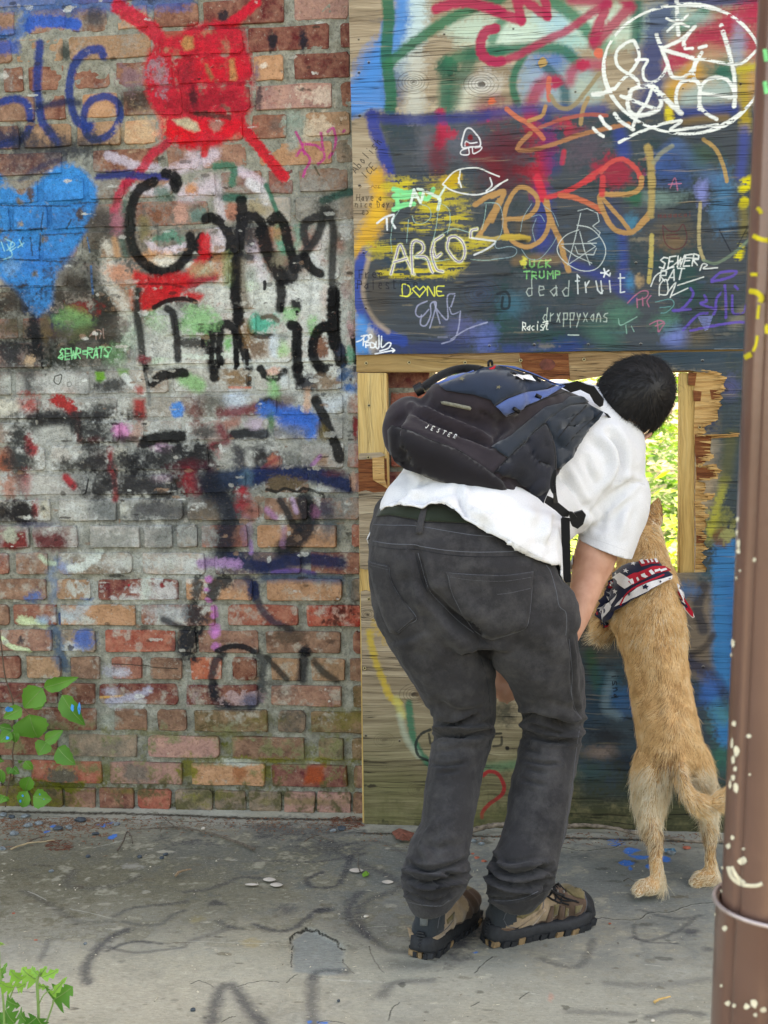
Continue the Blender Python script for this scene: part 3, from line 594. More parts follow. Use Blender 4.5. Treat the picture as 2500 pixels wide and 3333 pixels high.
w.B(*tG((560,1480))[0],14,40,(140,116,140),.7,.6); w.S(tG((590,1560),(600,1659)),14,(170,130,190),.7,.6)
w.B(*tG((80,1500))[0],60,30,(170,174,168),.6,.5,.9); w.B(*tE((1500,1560))[0],60,30,(150,154,148),.6,.5,.9)
# --- lower band: navy swash,black arrow,pink drips,ring tag
w.S(tI((430,60),(600,110),(780,120),(960,70),(1150,60),(1400,90)),46,(24,38,74),.93,.4); w.S(tI((150,100),(300,90),(480,100)),30,(176,136,184),.85,.5,.6); w.S(tI((800,180),(1000,160),(1170,190)),16,(110,80,150),.8,.5)
w.S(tI((700,230),(1000,220),(1400,240)),30,(40,76,112),.75,.6); w.S(tI((560,230),(620,300),(640,400),(700,520),(800,620),(950,690)),26,(56,52,66),.85,.4); w.B(*tI((620,310))[0],16,34,(26,40,76),.93,.4)
w.B(*tI((500,270))[0],34,24,(60,72,100),.55,.6); w.S(tI((380,250),(270,300),(250,380)),44,(48,50,52),.93,.3,.6); w.S(tI((120,240),(110,400)),34,(60,62,62),.9,.4,.9); w.B(*tI((90,560))[0],40,50,(44,46,50),.9,.4,.9); w.B(*tI((50,790))[0],30,54,(32,34,38),.95,.35,.7)
w.G(T(0,1800,[(1280,480),(1500,440),(1659,480),(1659,640),(1400,600)]),(176,182,182),.6,20,1.2); w.S(tH((1480,600),(1560,640),(1659,680)),26,(40,42,48),.85,.5); w.B(*tH((1630,850))[0],24,40,(40,44,52),.8,.6)
for x,y,r in ((260,500,11),(270,560,11),(265,680,16),(275,740,12),(285,840,14),(215,240,12),(200,330,10),(210,430,10)): w.B(*tI((x,y))[0],r,r*.9,(210,130,196),.85,.4,.5)
w.S(tI((300,880),(420,840),(540,850),(620,890)),20,(26,26,32),.96,.25); w.S(tI((340,920),(280,980),(250,1100),(250,1220),(280,1290),(380,1370)),27,(46,46,52),.88,.35,.5); w.S(tI((640,900),(700,1000),(690,1130),(670,1290),(600,1380)),30,(54,58,62),.8,.5,.6); w.S(tI((300,1390),(600,1390)),22,(50,54,66),.8,.6)
w.B(*tI((270,1260))[0],22,30,(28,30,38),.9,.4); w.S(tI((740,950),(830,1040),(920,1140)),24,(46,44,42),.88,.4); w.S(tI((1080,880),(1070,960),(1050,1140)),34,(40,40,46),.85,.4); w.B(*tI((1080,890))[0],20,16,(20,22,28),.95,.3); w.S(tI((1170,980),(1260,1080),(1360,1150)),26,(56,52,46),.88,.4)
w.B(*tI((940,760))[0],60,24,(66,58,50),.7,.6,.8); w.S(tI((1480,220),(1520,420)),26,(90,98,98),.7,.6); w.B(*tI((1400,540))[0],34,34,(52,20,18),.8,.5,1.6)
w.S(tH((520,60),(440,200),(500,300),(460,420)),26,(110,136,168),.6,.7,.8); w.B(*tH((320,390))[0],22,20,(70,112,172),.85,.5,.9); w.B(*tH((590,130))[0],26,22,(134,156,196),.7,.5,.8); w.B(*tH((790,420))[0],20,8,(60,100,160),.8,.4)
w.S(tH((640,140),(740,120),(860,40),(880,0)),30,(208,216,208),.9,.3,.6); w.S(tH((560,540),(660,570),(760,470)),40,(176,196,204),.7,.6,.9); w.S(tH((470,700),(540,790),(520,900),(570,1020)),36,(74,104,132),.8,.6,.9); w.B(*tH((750,780))[0],24,28,(60,104,178),.85,.5,.9); w.S(tH((525,560),(530,640)),13,(50,90,150),.85)
w.S(tH((180,610),(260,620),(380,640)),30,(208,224,178),.93,.35,.6); w.B(*tH((390,600))[0],20,14,(150,178,200),.9,.5); w.S(tH((20,770),(100,840),(260,880)),18,(206,222,178),.93,.25,.4); w.S(tH((360,30),(420,90),(480,100)),16,(196,214,186),.8,.5)
w.B(*tH((195,790))[0],13,12,(60,58,64),.9,.3,.8); w.B(*tH((1160,290))[0],3,3,RED); w.B(*tH((1460,290))[0],7,8,(140,36,36),.95,.3); w.S(tH((1310,250),(1320,420)),34,(196,206,194),.7,.5,.6)
w.S(tH((960,1070),(1130,1080)),34,(186,186,196),.8,.5,.8); w.S(tH((900,1300),(1100,1290)),9,(224,170,96),.93,.3); w.S(tH((980,1350),(1140,1310),(1280,1270),(1340,1230)),26,(182,182,200),.85,.45,.6); w.B(*tH((1010,1250))[0],22,16,(186,186,200),.85,.5)
w.S(tH((1000,1000),(1200,1005),(1400,1030),(1600,1040)),3.5,(60,54,48),.9); w.B(*tH((950,1520))[0],34,22,(168,172,160),.9,.4,.5)
w.B(*tI((100,1280))[0],20,30,(176,160,158),.7,.3,1.6); w.B(*tI((500,1320))[0],56,18,(186,160,158),.8,.3,1.2); w.B(*tI((600,1330))[0],24,20,(76,84,112),.8,.5); w.B(*tI((880,1260))[0],34,26,(82,80,78),.6,.5,1.2)
# moss,lichen and soot low down
for x,y,rx,ry,o in ((720,2395,70,10,.6),(500,2390,70,10,.45),(740,2478,60,13,.9),(900,2478,110,10,.9),(1050,2475,90,9,.8),(345,2510,18,36,.7),(610,2510,22,40,.9),(870,2520,14,34,.85),(90,2560,90,16,.85),(210,2560,70,13,.95),(60,2600,80,36,.8),(170,2610,60,26,.8),(420,2575,60,8,.5),(700,2590,60,12,.6),(730,2430,20,14,.9),(1140,2540,14,50,.5),(1000,2610,120,10,.45),(1110,2690,20,8,.5),(1120,2330,60,30,.45),(860,2340,60,14,.35),(640,2600,30,20,.6)):
    w.B(x,y,rx,ry,MOS if (x+y) % 3 else (122,118,44),o,.5,1.1)
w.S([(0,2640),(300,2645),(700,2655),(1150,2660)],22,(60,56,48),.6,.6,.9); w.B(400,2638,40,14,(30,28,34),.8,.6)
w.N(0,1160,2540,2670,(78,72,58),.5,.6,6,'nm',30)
w.B(*tJ((560,890))[0],48,24,(98,92,80),.97,.15,.5); w.B(*tJ((1230,880))[0],46,30,(118,108,98),.9,.35,.8); w.G(T(600,2200,[(1110,810),(1250,815),(1250,970),(1080,975)]),(176,76,40),.85,8,.6); w.B(*tK((490,880))[0],18,30,(166,96,60),.7,.5)
w.B(*tK((450,780))[0],66,10,(196,200,188),.85,.4,.7)
for x,y,l,wd in ((300,1480,150,12),(330,1560,60,9),(460,1500,150,13),(500,1400,60,8),(560,1500,120,10),(870,1080,60,9),(240,1480,120,12),(1010,1150,20,8),(720,880,60,9),(160,1400,60,9)): w.S(tD((x,y),(x+3,y+l*.6),(x+1,y+l)),wd,BLK,.95,.25,.3)
for x0,x1,y0,y1,n_ in ((0,1150,1180,1720,150),(260,1150,640,1180,90),(0,1150,0,640,60),(0,1150,1720,2300,60)):
    for i in range(n_):
        x,y = random.uniform(x0,x1),random.uniform(y0,y1); w.B(x,y,random.uniform(3,16),random.uniform(2,7),random.choice(((30,30,30),(214,216,210),(150,120,100),(60,52,46),(190,186,176))),random.uniform(.4,.85),.3,1.4)
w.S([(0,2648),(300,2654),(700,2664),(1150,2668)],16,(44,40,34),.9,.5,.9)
w.S(tD((960,1270),(1010,1300),(1010,1450),(1020,1659)),26,BLK,.95,.2); w.S(tD((1300,1270),(1210,1310),(1160,1430),(1165,1560),(1220,1640)),24,BLK,.95,.2); w.S(tD((1345,1000),(1345,1250),(1350,1450)),30,BLK,.93,.25); w.S(tG((1000,-10),(1020,60),(1040,110)),24,BLK,.9); w.S(tD((460,700),(460,1000),(490,1230)),26,BLK,.85,.3)
WIMG = WC.done()

# ================================================================== PLYWOOD PAINT
YB = -0.085                                   # front face of the boards
def B2(px,py): p = P(px,py,YB); return p[0],p[2]
BC = Canvas('board_paint',-0.76,0.62,-0.05,2.45,760,B2,seed=21,ppm=1210,grain=True)
q = BC
def a1(*p): return T(1130,0,p,.3014)
def a2(*p): return T(1600,0,p,.3014)
def a3(*p): return T(2000,0,p,.3014)
def a4(*p): return T(1130,580,p,.3014)
def a5(*p): return T(1600,580,p,.3014)
def a6(*p): return T(2000,580,p,.3014)

def chalk(pts,wd,c,op=.95,ch=.55): q.S(pts,wd*1.1,c,op,.3,.35,0,ch*.62)
TEAL = (36,62,72); GR2 = (30,104,78); CRI = (176,40,72); MBL = (44,128,200); DBL = (36,56,122)
# large soft grounds
q.G([(1240,375),(1500,368),(1800,360),(2100,350),(2500,335),(2500,1180),(1160,1180),(1170,1110),(1180,1020),(1150,860),(1270,700),(1240,560)],(58,68,76),.96,26,.6)
q.N(1230,2480,380,1150,(36,64,68),.48,.75,5,'nb',30); q.N(1230,2480,700,1150,(44,60,92),.54,.7,5,'nb',30); q.N(1400,2480,600,1150,(56,56,46),.52,.6,5,'nb',30); q.N(1500,2480,760,1150,(34,78,74),.58,.7,6,'nb',30)
q.B(1380,1130,180,24,(36,54,110),.6,.6); q.B(1650,1140,90,18,(40,66,130),.6,.6); q.B(1850,1130,70,24,(30,60,140),.5,.6)
q.N(1230,2480,380,1150,(84,100,116),.57,.5,5,'nm',30); q.N(1230,2480,380,1150,(30,34,40),.56,.45,5,'nm',30); q.B(1500,450,60,60,(110,112,126),.5,.8); q.B(1390,470,30,70,(112,112,122),.55,.8); q.B(1480,640,60,60,(96,96,92),.6,.8); q.B(1700,520,80,60,(90,84,92),.5,.8)
for i in range(120): q.B(random.uniform(1190,2460),random.uniform(20,1150),random.uniform(8,40),random.uniform(2,6),random.choice(((30,34,38),(120,130,136),(150,136,110),(60,84,110))),random.uniform(.2,.5),.6,1.2)
# top area
q.S(a1((650,0),(640,200),(560,420),(300,640),(200,860)),84,MBL,.9,.5,.4)
q.G(T(1130,0,[(20,900),(200,820),(300,560),(390,240),(400,500),(400,800),(440,1180),(260,1190),(20,1290)],.3014),(52,134,206),.93,10,.5)
q.S(a1((760,-10),(770,200),(720,420),(600,640),(560,800)),62,(196,220,220),.85,.6,.6); q.S(a1((600,0),(560,300),(520,560)),30,(70,140,206),.8,.6)
q.S(a1((740,660),(720,900),(730,1100),(720,1200)),62,(196,198,188),.8,.6,.6); q.B(*a1((520,900))[0],34,70,(44,76,118),.75,.7)
q.G(T(1130,0,[(1050,240),(1400,150),(1700,180),(2400,120),(2900,60),(3600,60),(3700,300),(3200,460),(2600,520),(2000,540),(1400,530),(1180,470),(1060,340)],.3014),(188,214,196),.85,26,.7)
q.B(*a2((700,280))[0],60,40,(140,190,210),.7,.7); q.B(*a2((300,380))[0],90,26,(206,228,214),.7,.6); q.B(*a2((850,450))[0],70,26,(150,206,204),.7,.7)
q.G(T(1600,0,[(380,620),(640,570),(900,600),(1100,700),(1160,900),(1150,1080),(900,1150),(560,1140),(330,1100),(250,900),(280,760)],.3014),(126,160,170),.75,26,.8); q.B(*a2((650,640))[0],60,34,(50,106,176),.75,.6); q.B(*a2((1000,950))[0],50,40,(176,190,172),.7,.6)
q.B(*a1((1430,920))[0],60,34,(206,206,200),.8,.6,.5); q.B(*a1((1260,1110))[0],40,40,(204,208,190),.75,.6)
q.B(*a2((500,900))[0],46,50,(150,170,200),.5,.7)
# green lines
q.S(a1((430,-10),(450,200),(430,400),(420,620),(440,780),(470,1000),(460,1190)),38,GR2,.93,.22,.2)
q.S(a1((440,700),(640,520),(880,350),(1100,210),(1330,100),(1659,-10)),34,(38,112,80),.9,.35,.3)
q.S(a1((1050,700),(1070,850),(1060,1000),(1060,1200)),46,(40,104,84),.85,.5); q.B(*a1((1090,720))[0],30,24,(28,84,66),.9,.3)
q.S(a1((1100,660),(1300,600),(1659,560)),40,(40,112,84),.85,.5); q.S(a1((1350,600),(1270,760),(1180,900),(1130,1100)),50,(36,96,76),.75,.5)
q.S(a2((0,560),(300,530),(640,520),(800,560),(920,680)),34,(34,108,86),.88,.45); q.S(a2((350,600),(250,780),(230,960),(280,1130)),24,(34,108,84),.9,.4)
q.S(a2((560,700),(690,840),(780,960),(800,1120)),30,(40,88,96),.85,.45); q.S(a2((600,-10),(780,100),(940,230),(1080,400),(1120,470)),38,(44,122,92),.85,.4)
q.S(a2((0,440),(60,300),(130,200)),30,(44,120,92),.8,.5); q.S(a2((1580,0),(1600,200),(1590,420)),30,(56,110,96),.75,.6); q.B(*a2((1180,480))[0],30,26,(56,130,96),.7,.6)
q.S(a3((220,0),(230,200),(220,420)),30,(40,100,84),.8,.5); q.S(a3((960,120),(860,220),(740,330)),34,(44,120,96),.85,.4); q.B(*a3((960,250))[0],30,30,(130,150,146),.6,.6)
q.S(a3((1000,720),(1150,760),(1260,880)),46,(30,96,84),.85,.5); q.B(*a3((1180,780))[0],40,30,(34,104,88),.8,.5)
# navy and reds at right top
q.G(T(2000,0,[(330,60),(640,20),(700,200),(560,420),(560,760),(560,1000),(500,1180),(200,1180),(300,900),(260,560),(330,260)],.3014),(36,58,110),.85,22,.6)
q.S(a3((620,0),(1000,20),(1659,0)),34,(44,60,104),.85,.6); q.B(*a3((860,180))[0],46,34,(160,190,186),.6,.6)
for pl,wd in (([(980,420),(1300,200),(1500,120)],70),([(700,560),(900,420),(1100,470)],60),([(1300,300),(1500,480),(1640,560)],70),([(600,700),(760,640)],44),([(1500,140),(1659,260)],60)): q.S(a3(*pl),wd,(178,44,74),.8,.6,.5)
q.B(*a3((1010,620))[0],34,40,(176,140,110),.75,.6); q.B(*a3((1330,450))[0],20,60,(136,160,186),.7,.7); q.S(a3((660,960),(780,860),(860,780)),60,(206,150,60),.8,.5); q.S(a3((600,1000),(590,1280)),26,(180,150,56),.75,.6)
q.G(T(2000,0,[(700,980),(900,900),(1250,880),(1280,1060),(1100,1150),(720,1170)],.3014),(160,182,178),.85,20,.5); q.S(a3((1400,740),(1400,1000),(1410,1380)),34,(176,150,44),.8,.6,.6); q.B(*a3((1560,880))[0],34,60,(196,140,70),.75,.6)
q.S(a3((720,1220),(1000,1190),(1300,1180)),34,(44,64,130),.85,.6); q.S(a3((760,1320),(900,1290),(1200,1270)),24,(140,110,60),.6,.7); q.S(a3((1400,1400),(1390,1600),(1360,1900)),30,(60,76,150),.7,.6)
q.S(a3((1340,760),(1520,720)),20,(196,180,60),.8,.5,.6,0,.4); q.S(a3((580,1200),(600,1290)),22,(220,200,60),.85,.4,.6,0,.4)
# crimson script
q.S(a1((960,100),(1100,50),(1300,30),(1500,80),(1660,130)),34,(184,46,82),.93,.25,.25)
q.S(a2((0,110),(130,160),(310,220)),32,(184,46,82),.93,.25); q.S(a2((270,-10),(290,100),(320,230)),30,(184,46,82),.93,.25); q.S(a2((340,-10),(460,80),(600,180)),30,(184,46,82),.93,.25); q.S(a2((560,-20),(590,80),(600,180)),28,(184,46,82),.93,.25)
q.S(a1((1600,310),(1500,340),(1440,450),(1450,580),(1540,660),(1660,670)),32,(178,42,80),.95,.22); q.S(a2((0,680),(120,660),(260,610),(430,520),(620,420),(800,340),(960,230),(1140,100),(1260,30)),26,(176,44,82),.85,.4)
q.S(a2((860,0),(1000,10),(1220,20)),30,(176,60,90),.8,.5); q.S(a2((1240,60),(1160,260),(1100,430)),34,(176,44,80),.9,.35); q.S(a2((1500,80),(1360,220),(1200,380),(1110,480)),36,(176,44,80),.85,.4); q.S(a2((1430,0),(1460,30)),34,(176,44,80),.9,.4)
q.S(a2((600,880),(500,960),(420,1150),(400,1280)),44,(170,44,74),.8,.5); q.S(a2((840,880),(880,760),(1000,700),(1160,700)),34,(178,50,86),.75,.6); q.B(*a2((700,890))[0],18,20,(180,36,76),.9,.4); q.B(*a2((980,700))[0],22,18,(190,40,76),.85,.4)
for x,y in ((480,1250),(420,1400),(720,1350),(820,1420),(500,1600),(620,1560),(560,1760),(460,1830)): q.B(*a2((x,y))[0],34,26,(190,40,66),.75,.5,.9)
q.S(a2((600,1500),(560,1700),(520,1900),(520,2100)),50,(176,36,58),.8,.5,.6); q.S(a2((780,1640),(760,1760)),16,(206,50,66),.9,.4); q.S(a2((260,1840),(380,1860),(600,1820)),26,(176,36,54),.75,.5,.9)
q.B(*a2((150,1600))[0],90,60,(98,34,48),.8,.6); q.B(*a2((150,1860))[0],80,60,(92,30,40),.75,.6); q.B(*a2((1000,1600))[0],60,60,(96,80,92),.7,.6); q.B(*a2((1330,1850))[0],60,40,(170,34,60),.75,.5,.8)
q.S(a1((1010,1230),(1030,1400),(1000,1560)),34,(190,44,76),.9,.4,.6); q.S(a1((1020,1460),(1150,1450)),26,(184,40,70),.85,.5,.8); q.B(*a1((960,1700))[0],30,60,(110,30,44),.7,.6); q.S(a1((1380,1660),(1520,1730),(1640,1900)),40,(112,34,44),.8,.5); q.B(*a1((1560,1200))[0],60,40,(140,50,74),.7,.7)
q.B(*a1((1560,1100))[0],12,11,(226,110,76),.95,.25); q.B(*a1((1520,1300))[0],5,6,(206,44,66),.95)
q.B(*a2((1155,582))[0],13,14,(226,108,86),.95,.2); q.B(*a2((555,675))[0],13,14,(186,150,92),.95,.2)
# blue band line and curve on the left
q.S(a1((260,1250),(420,1280),(760,1290),(1240,1270),(1500,1250)),34,(44,56,118),.85,.45,.4); q.S(a2((0,1230),(500,1170),(900,1200),(1200,1180)),34,(50,60,128),.7,.6); q.S(a2((560,1250),(620,1500),(650,1800)),50,(40,52,116),.6,.7); q.S(a2((1380,1450),(1430,1650)),40,(44,66,140),.75,.6)
q.S(a1((260,1250),(300,1420),(380,1620),(440,1850),(460,2050)),38,(44,62,140),.93,.35,.3)
q.S(a4((320,0),(370,120),(370,260),(300,440),(220,620),(160,760)),62,(222,166,50),.85,.5,.5); q.S(a4((300,440),(340,300),(360,160)),40,(226,176,60),.7,.6)
q.S(a4((440,0),(450,140),(430,300)),26,(90,90,96),.6,.7)
q.S(a4((210,790),(130,950),(100,1130),(110,1300),(180,1480),(280,1600),(420,1700),(600,1760)),36,(40,72,150),.93,.3,.3)
q.G(T(1130,580,[(85,1480),(180,1500),(260,1640),(250,1900),(85,1900)],.3014),(56,140,208),.9,12,.5); q.S(a4((230,860),(200,1000),(170,1180),(190,1330),(300,1540),(440,1660)),15,(170,150,130),.8,.6); q.B(*a4((320,1240))[0],40,70,(78,72,66),.8,.6); q.B(*a4((270,1780))[0],16,40,(190,176,160),.8,.5)
# yellow rubbing
for x,y,rx,ry in ((540,60,26,22),(520,160,20,30),(640,60,20,12),(940,360,14,34),(880,540,26,20),(700,500,16,20),(1170,450,20,30),(380,770,36,26),(560,1030,60,14),(950,1020,60,18),(1060,940,50,22),(1340,720,40,26),(1120,120,16,12),(1000,230,26,60),(760,1050,90,10)):
    q.S([(a4((x,y))[0][0]-rx,a4((x,y))[0][1]),(a4((x,y))[0][0]+rx,a4((x,y))[0][1]-2)],ry*1.7,(206,186,58),.78,.6,.8,0,.66)
q.S(a1((1080,2000),(1180,1900)),30,(196,160,40),.85,.4,.4,0,.3); q.S(a4((1060,40),(1170,30)),34,(196,160,40),.85,.4,.5,0,.4)
for pl in ([(1400,40),(1500,0)],[(1380,120),(1440,80),(1520,20)],[(1390,290),(1400,250)],[(1340,850),(1360,760)]): q.S(a6(*pl),26,(222,206,40),.9,.4,.4,0,.55)
q.S(a6((1390,300),(1400,450),(1390,600)),26,(140,124,50),.5,.7)
# soft blue/green shapes at right
q.S(a3((640,1580),(500,1700),(460,1800)),40,(60,96,150),.7,.6); q.S(a3((700,1600),(900,1780),(1100,1960)),44,(70,100,140),.7,.6); q.B(*a3((620,1850))[0],50,50,(46,80,140),.75,.6); q.B(*a3((980,1700))[0],50,40,(60,90,70),.6,.6)
q.B(*a6((1170,260))[0],34,90,(56,120,160),.75,.6); q.B(*a6((950,170))[0],18,40,(130,140,206),.75,.6); q.B(*a6((500,220))[0],60,22,(120,150,140),.6,.7); q.B(*a6((230,230))[0],18,24,(36,96,70),.85,.4); q.B(*a6((190,480))[0],22,26,(50,130,160),.75,.6)
q.B(*a6((160,1130))[0],20,26,(44,130,176),.8,.5); q.B(*a6((260,1110))[0],14,20,(180,150,110),.8,.5); q.B(*a6((640,620))[0],60,60,(84,76,66),.75,.6); q.B(*a6((650,700))[0],40,20,(130,104,76),.6,.6); q.B(*a6((650,1720))[0],34,34,(116,134,206),.7,.7); q.B(*a6((900,1740))[0],34,34,(110,96,74),.7,.7)
q.B(*a6((560,1560))[0],36,30,(70,136,110),.5,.7); q.B(*a5((1380,1480))[0],44,40,(70,136,110),.5,.7); q.B(*a5((1200,1700))[0],60,30,(56,120,100),.5,.7,0,0,-.6); q.B(*a5((560,330))[0],30,60,(44,60,140),.6,.7); q.B(*a5((560,640))[0],30,46,(44,60,150),.6,.7)
q.B(*a5((330,560))[0],34,40,(96,84,70),.7,.6); q.S(a5((820,920),(1000,980),(1200,1080),(1400,1220),(1500,1300)),30,(44,60,140),.6,.7); q.S(a5((1400,600),(1420,900),(1400,1100)),30,(44,66,150),.6,.7); q.S(a5((260,900),(400,880),(700,880)),30,(130,104,76),.7,.6); q.B(*a5((1250,700))[0],44,46,(40,96,130),.5,.7)
q.B(*a4((1440,1240))[0],46,36,(56,72,96),.7,.7); q.B(*a4((1480,1750))[0],36,40,(96,116,190),.6,.7); q.B(*a4((1200,1600))[0],40,30,(96,100,160),.5,.7); q.B(*a5((240,1370))[0],40,34,(50,110,130),.6,.7); q.S(a6((1380,1470),(1300,1560)),40,(150,140,120),.5,.7)
q.B(*a5((1290,380))[0],30,40,(50,60,110),.5,.7); q.B(*a5((1500,200))[0],24,30,(36,96,76),.7,.5)
# tan / red ZOKE script
ZT = (182,138,88); ZR = (206,66,70)
q.S(a4((1380,290),(1520,200),(1660,150)),17,ZT,.95,.2,.25,0,.2); q.S(a5((0,200),(130,150),(60,330),(0,460)),17,ZT,.95,.2,.25,0,.2); q.S(a4((1640,240),(1560,400),(1460,560),(1420,640)),17,ZT,.95,.2,.3,0,.3); q.S(a4((1400,640),(1560,660),(1680,640),(1850,630)),14,(186,160,96),.95,.2,.3,0,.2)
q.S(a5((130,440),(160,300),(250,140),(340,100),(450,160),(500,260),(440,380),(320,440),(150,450),(150,560),(220,680),(340,740),(440,730),(560,640),(620,480),(600,330),(560,230)),15,ZT,.95,.2,.25,0,.2)
q.S(a5((130,640),(300,640),(390,660)),20,(190,160,70),.95,.25); q.B(*a5((340,680))[0],20,6,(40,40,40),.9)
q.S(a2((490,1920),(520,2000)),17,ZR,.95,.2); q.S(a5((490,0),(530,110),(560,220)),26,(206,50,70),.95,.25); q.S(a5((590,240),(630,430),(700,600),(740,680),(780,850),(830,1000)),17,ZT,.95,.2,.3,0,.3)
q.S(a5((600,210),(740,170),(900,100),(1090,0)),16,ZR,.92,.25,.3,0,.2); q.S(a2((940,2000),(1080,1900),(1200,1820)),16,ZR,.9,.25); q.S(a5((740,190),(880,210),(1080,290),(1200,370)),17,(200,104,76),.95,.2,.3,0,.2)
q.S(a2((1180,1860),(1280,1760),(1400,1720),(1500,1770),(1580,1860),(1620,1990)),15,(206,80,76),.93,.25,.3,0,.2); q.S(a5((1620,0),(1600,110),(1500,170),(1340,180),(1170,190),(1200,350),(1290,520),(1380,580),(1500,590),(1600,520),(1680,440)),16,ZT,.95,.2,.25,0,.2)
q.S(a5((1200,220),(1300,340),(1400,450),(1480,560)),13,ZT,.93,.2,.3,0,.3); q.S(a5((1200,0),(1190,180)),18,ZR,.9,.3); q.S(a6((370,380),(250,520)),14,ZT,.93,.2,.3,0,.3)
q.S(a3((360,1600),(390,1760),(400,2000)),24,(176,150,92),.9,.3,.3,0,.35); q.S(a6((400,0),(400,200),(390,400)),22,(170,146,92),.9,.3,.3,0,.35); q.S(a3((420,1760),(500,1660),(620,1580)),14,(150,150,120),.7,.4); q.S(a6((400,620),(390,900),(370,1120)),14,(186,168,100),.9,.3,.3,0,.45)
q.S(a6((925,270),(910,560),(915,750),(960,880)),11,(176,160,116),.9,.3,.3,0,.45); q.S(a3((960,1510),(1080,1600),(1160,1750),(1200,1900),(1210,1960)),12,(176,142,90),.93,.25,.3,0,.25); q.S(a6((960,890),(1100,920),(1300,800),(1480,640)),9,(110,130,110),.8,.4)
q.S(a2((160,1180),(260,1260),(380,1330),(500,1430),(560,1500)),15,(200,110,84),.95,.2); q.S(a2((620,850),(610,960),(620,1080)),15,(206,104,84),.93,.25); q.S(a2((580,1150),(540,1250),(400,1310)),13,ZT,.9,.25,.3,0,.3)
q.S(a2((640,1040),(700,1140),(800,1180),(900,1130),(1000,1010),(1160,800)),14,(150,132,100),.9,.3,.3,0,.3); q.S(a2((960,1340),(980,1200),(1040,1060)),14,(170,140,96),.9,.25); q.S(a2((420,1440),(300,1560),(290,1620),(440,1620),(700,1550),(950,1460),(1240,1390),(1480,1340)),14,(176,120,84),.93,.25,.3,0,.25)
q.S(a2((520,1380),(700,1310),(900,1260),(1060,1240),(1240,1250)),12,(176,90,76),.85,.3)
# white chalk: ring,letters,star
WC1 = (232,236,232)
for k in range(3):
    r = 1+.006*k; pts = []
    for i in range(41):
        t = 2*math.pi*i/40+k*.4
        cx,cy,rx,ry = 2226,222,259,212
        pts.append((cx+rx*r*math.cos(t)+3*math.sin(5*t+k),cy+ry*r*math.sin(t)*(1.0 if math.sin(t) > 0 else .97)+3*math.cos(4*t+k)))
    chalk(pts,6.5,WC1,.95,.85)
for pl,wd in (([(670,0),(675,200),(690,380)],12),([(560,200),(620,230),(700,250),(800,290)],8),([(790,160),(720,230),(650,270),(570,340)],8),([(0,960),(60,890),(160,790),(230,700),(265,600),(230,490),(190,440),(90,490),(20,570),(20,690),(80,760),(170,810),(240,870),(270,930)],10),([(230,650),(350,650),(310,740),(310,830),(360,890),(440,880),(520,810),(560,730)],9),
               ([(450,380),(500,510),(560,660),(600,790),(640,840),(740,840),(830,770),(870,680),(860,640),(740,600),(520,540)],12),([(530,520),(700,440),(800,360),(870,290)],11),([(800,360),(750,440),(750,500)],12),([(760,530),(840,525)],9),([(910,520),(990,500)],10),([(1150,280),(1200,440),(1250,620),(1290,820),(1300,1020),(1290,1150)],13),
               ([(940,570),(900,640),(870,700),(850,830),(900,900)],11),([(900,640),(1000,650),(1150,680),(1300,700),(1400,670),(1530,550)],9),([(680,1160),(660,1060),(690,930),(760,880),(880,880),(920,960),(910,1180)],11),([(1100,1290),(980,1220),(920,1130),(920,980),(980,880),(1080,840),(1200,860),(1270,940),(1280,1050),(1100,1030),(930,1010)],11),
               ([(160,1060),(180,980),(280,940),(420,940),(480,1020),(500,1130),(430,1210),(260,1250),(170,1210),(140,1130),(150,1050)],13),([(70,1040),(200,1090),(330,1140),(460,1190)],11),([(410,940),(350,1100),(290,1180),(250,1240),(200,1360)],10),([(420,950),(540,1060),(640,1160),(720,1230)],15),([(50,1540),(220,1450),(400,1380),(560,1330),(720,1310),(600,1410),(800,1390),(1110,1350)],9),([(0,1230),(60,1310),(200,1400)],11)):
    chalk(a3(*pl),wd*.92,WC1,.97,.75)
chalk(a2((1170,1260),(1220,1340),(1280,1390)),10,WC1); chalk(a2((1095,1385),(1150,1440),(1205,1475)),9,WC1); chalk(a2((1090,1020),(1200,1010),(1320,960)),12,WC1)
# mushroom doodle,eye,small tags
for pl,wd in (([(1230,1570),(1250,1480),(1280,1400),(1330,1390),(1390,1450),(1430,1510),(1430,1580),(1340,1590),(1250,1600),(1230,1560)],5),([(1310,1600),(1310,1670),(1230,1670),(1230,1630),(1300,1600)],4),([(1350,1600),(1360,1660),(1430,1630),(1450,1590),(1380,1600)],4),([(1270,1580),(1280,1530),(1330,1550),(1400,1540)],4)): q.S(a1(*pl),wd,(224,224,228),.95,.3,.3)
q.B(*a1((1325,1485))[0],9,9,(120,26,36),.95,.2); q.B(*a1((1290,1560))[0],6,5,(150,40,44),.9)
for pl in ([(1030,1990),(1150,1860),(1280,1820),(1420,1820),(1540,1870),(1640,1910)],[(1220,1840),(1200,1980)]): q.S(a1(*pl),4.5,(226,230,226),.93,.3,.3)
for pl in ([(1030,70),(1120,130),(1260,170),(1420,180),(1560,130),(1660,60)],[(1540,0),(1560,80),(1500,140)],[(1200,0),(1230,100)]): q.S(a4(*pl),5,(226,230,230),.93,.3,.3)
q.S(a5((0,130),(60,80),(170,20)),5,(226,230,226),.9)
for pl,wd in (([(500,120),(620,160),(700,150)],16),([(510,200),(640,200),(720,170)],18),([(540,130),(540,330)],14),([(500,340),(620,290),(720,280)],15),([(790,170),(860,230),(930,120)],14)): q.S(a4(*pl),wd,(112,222,150),.95,.25,.3)
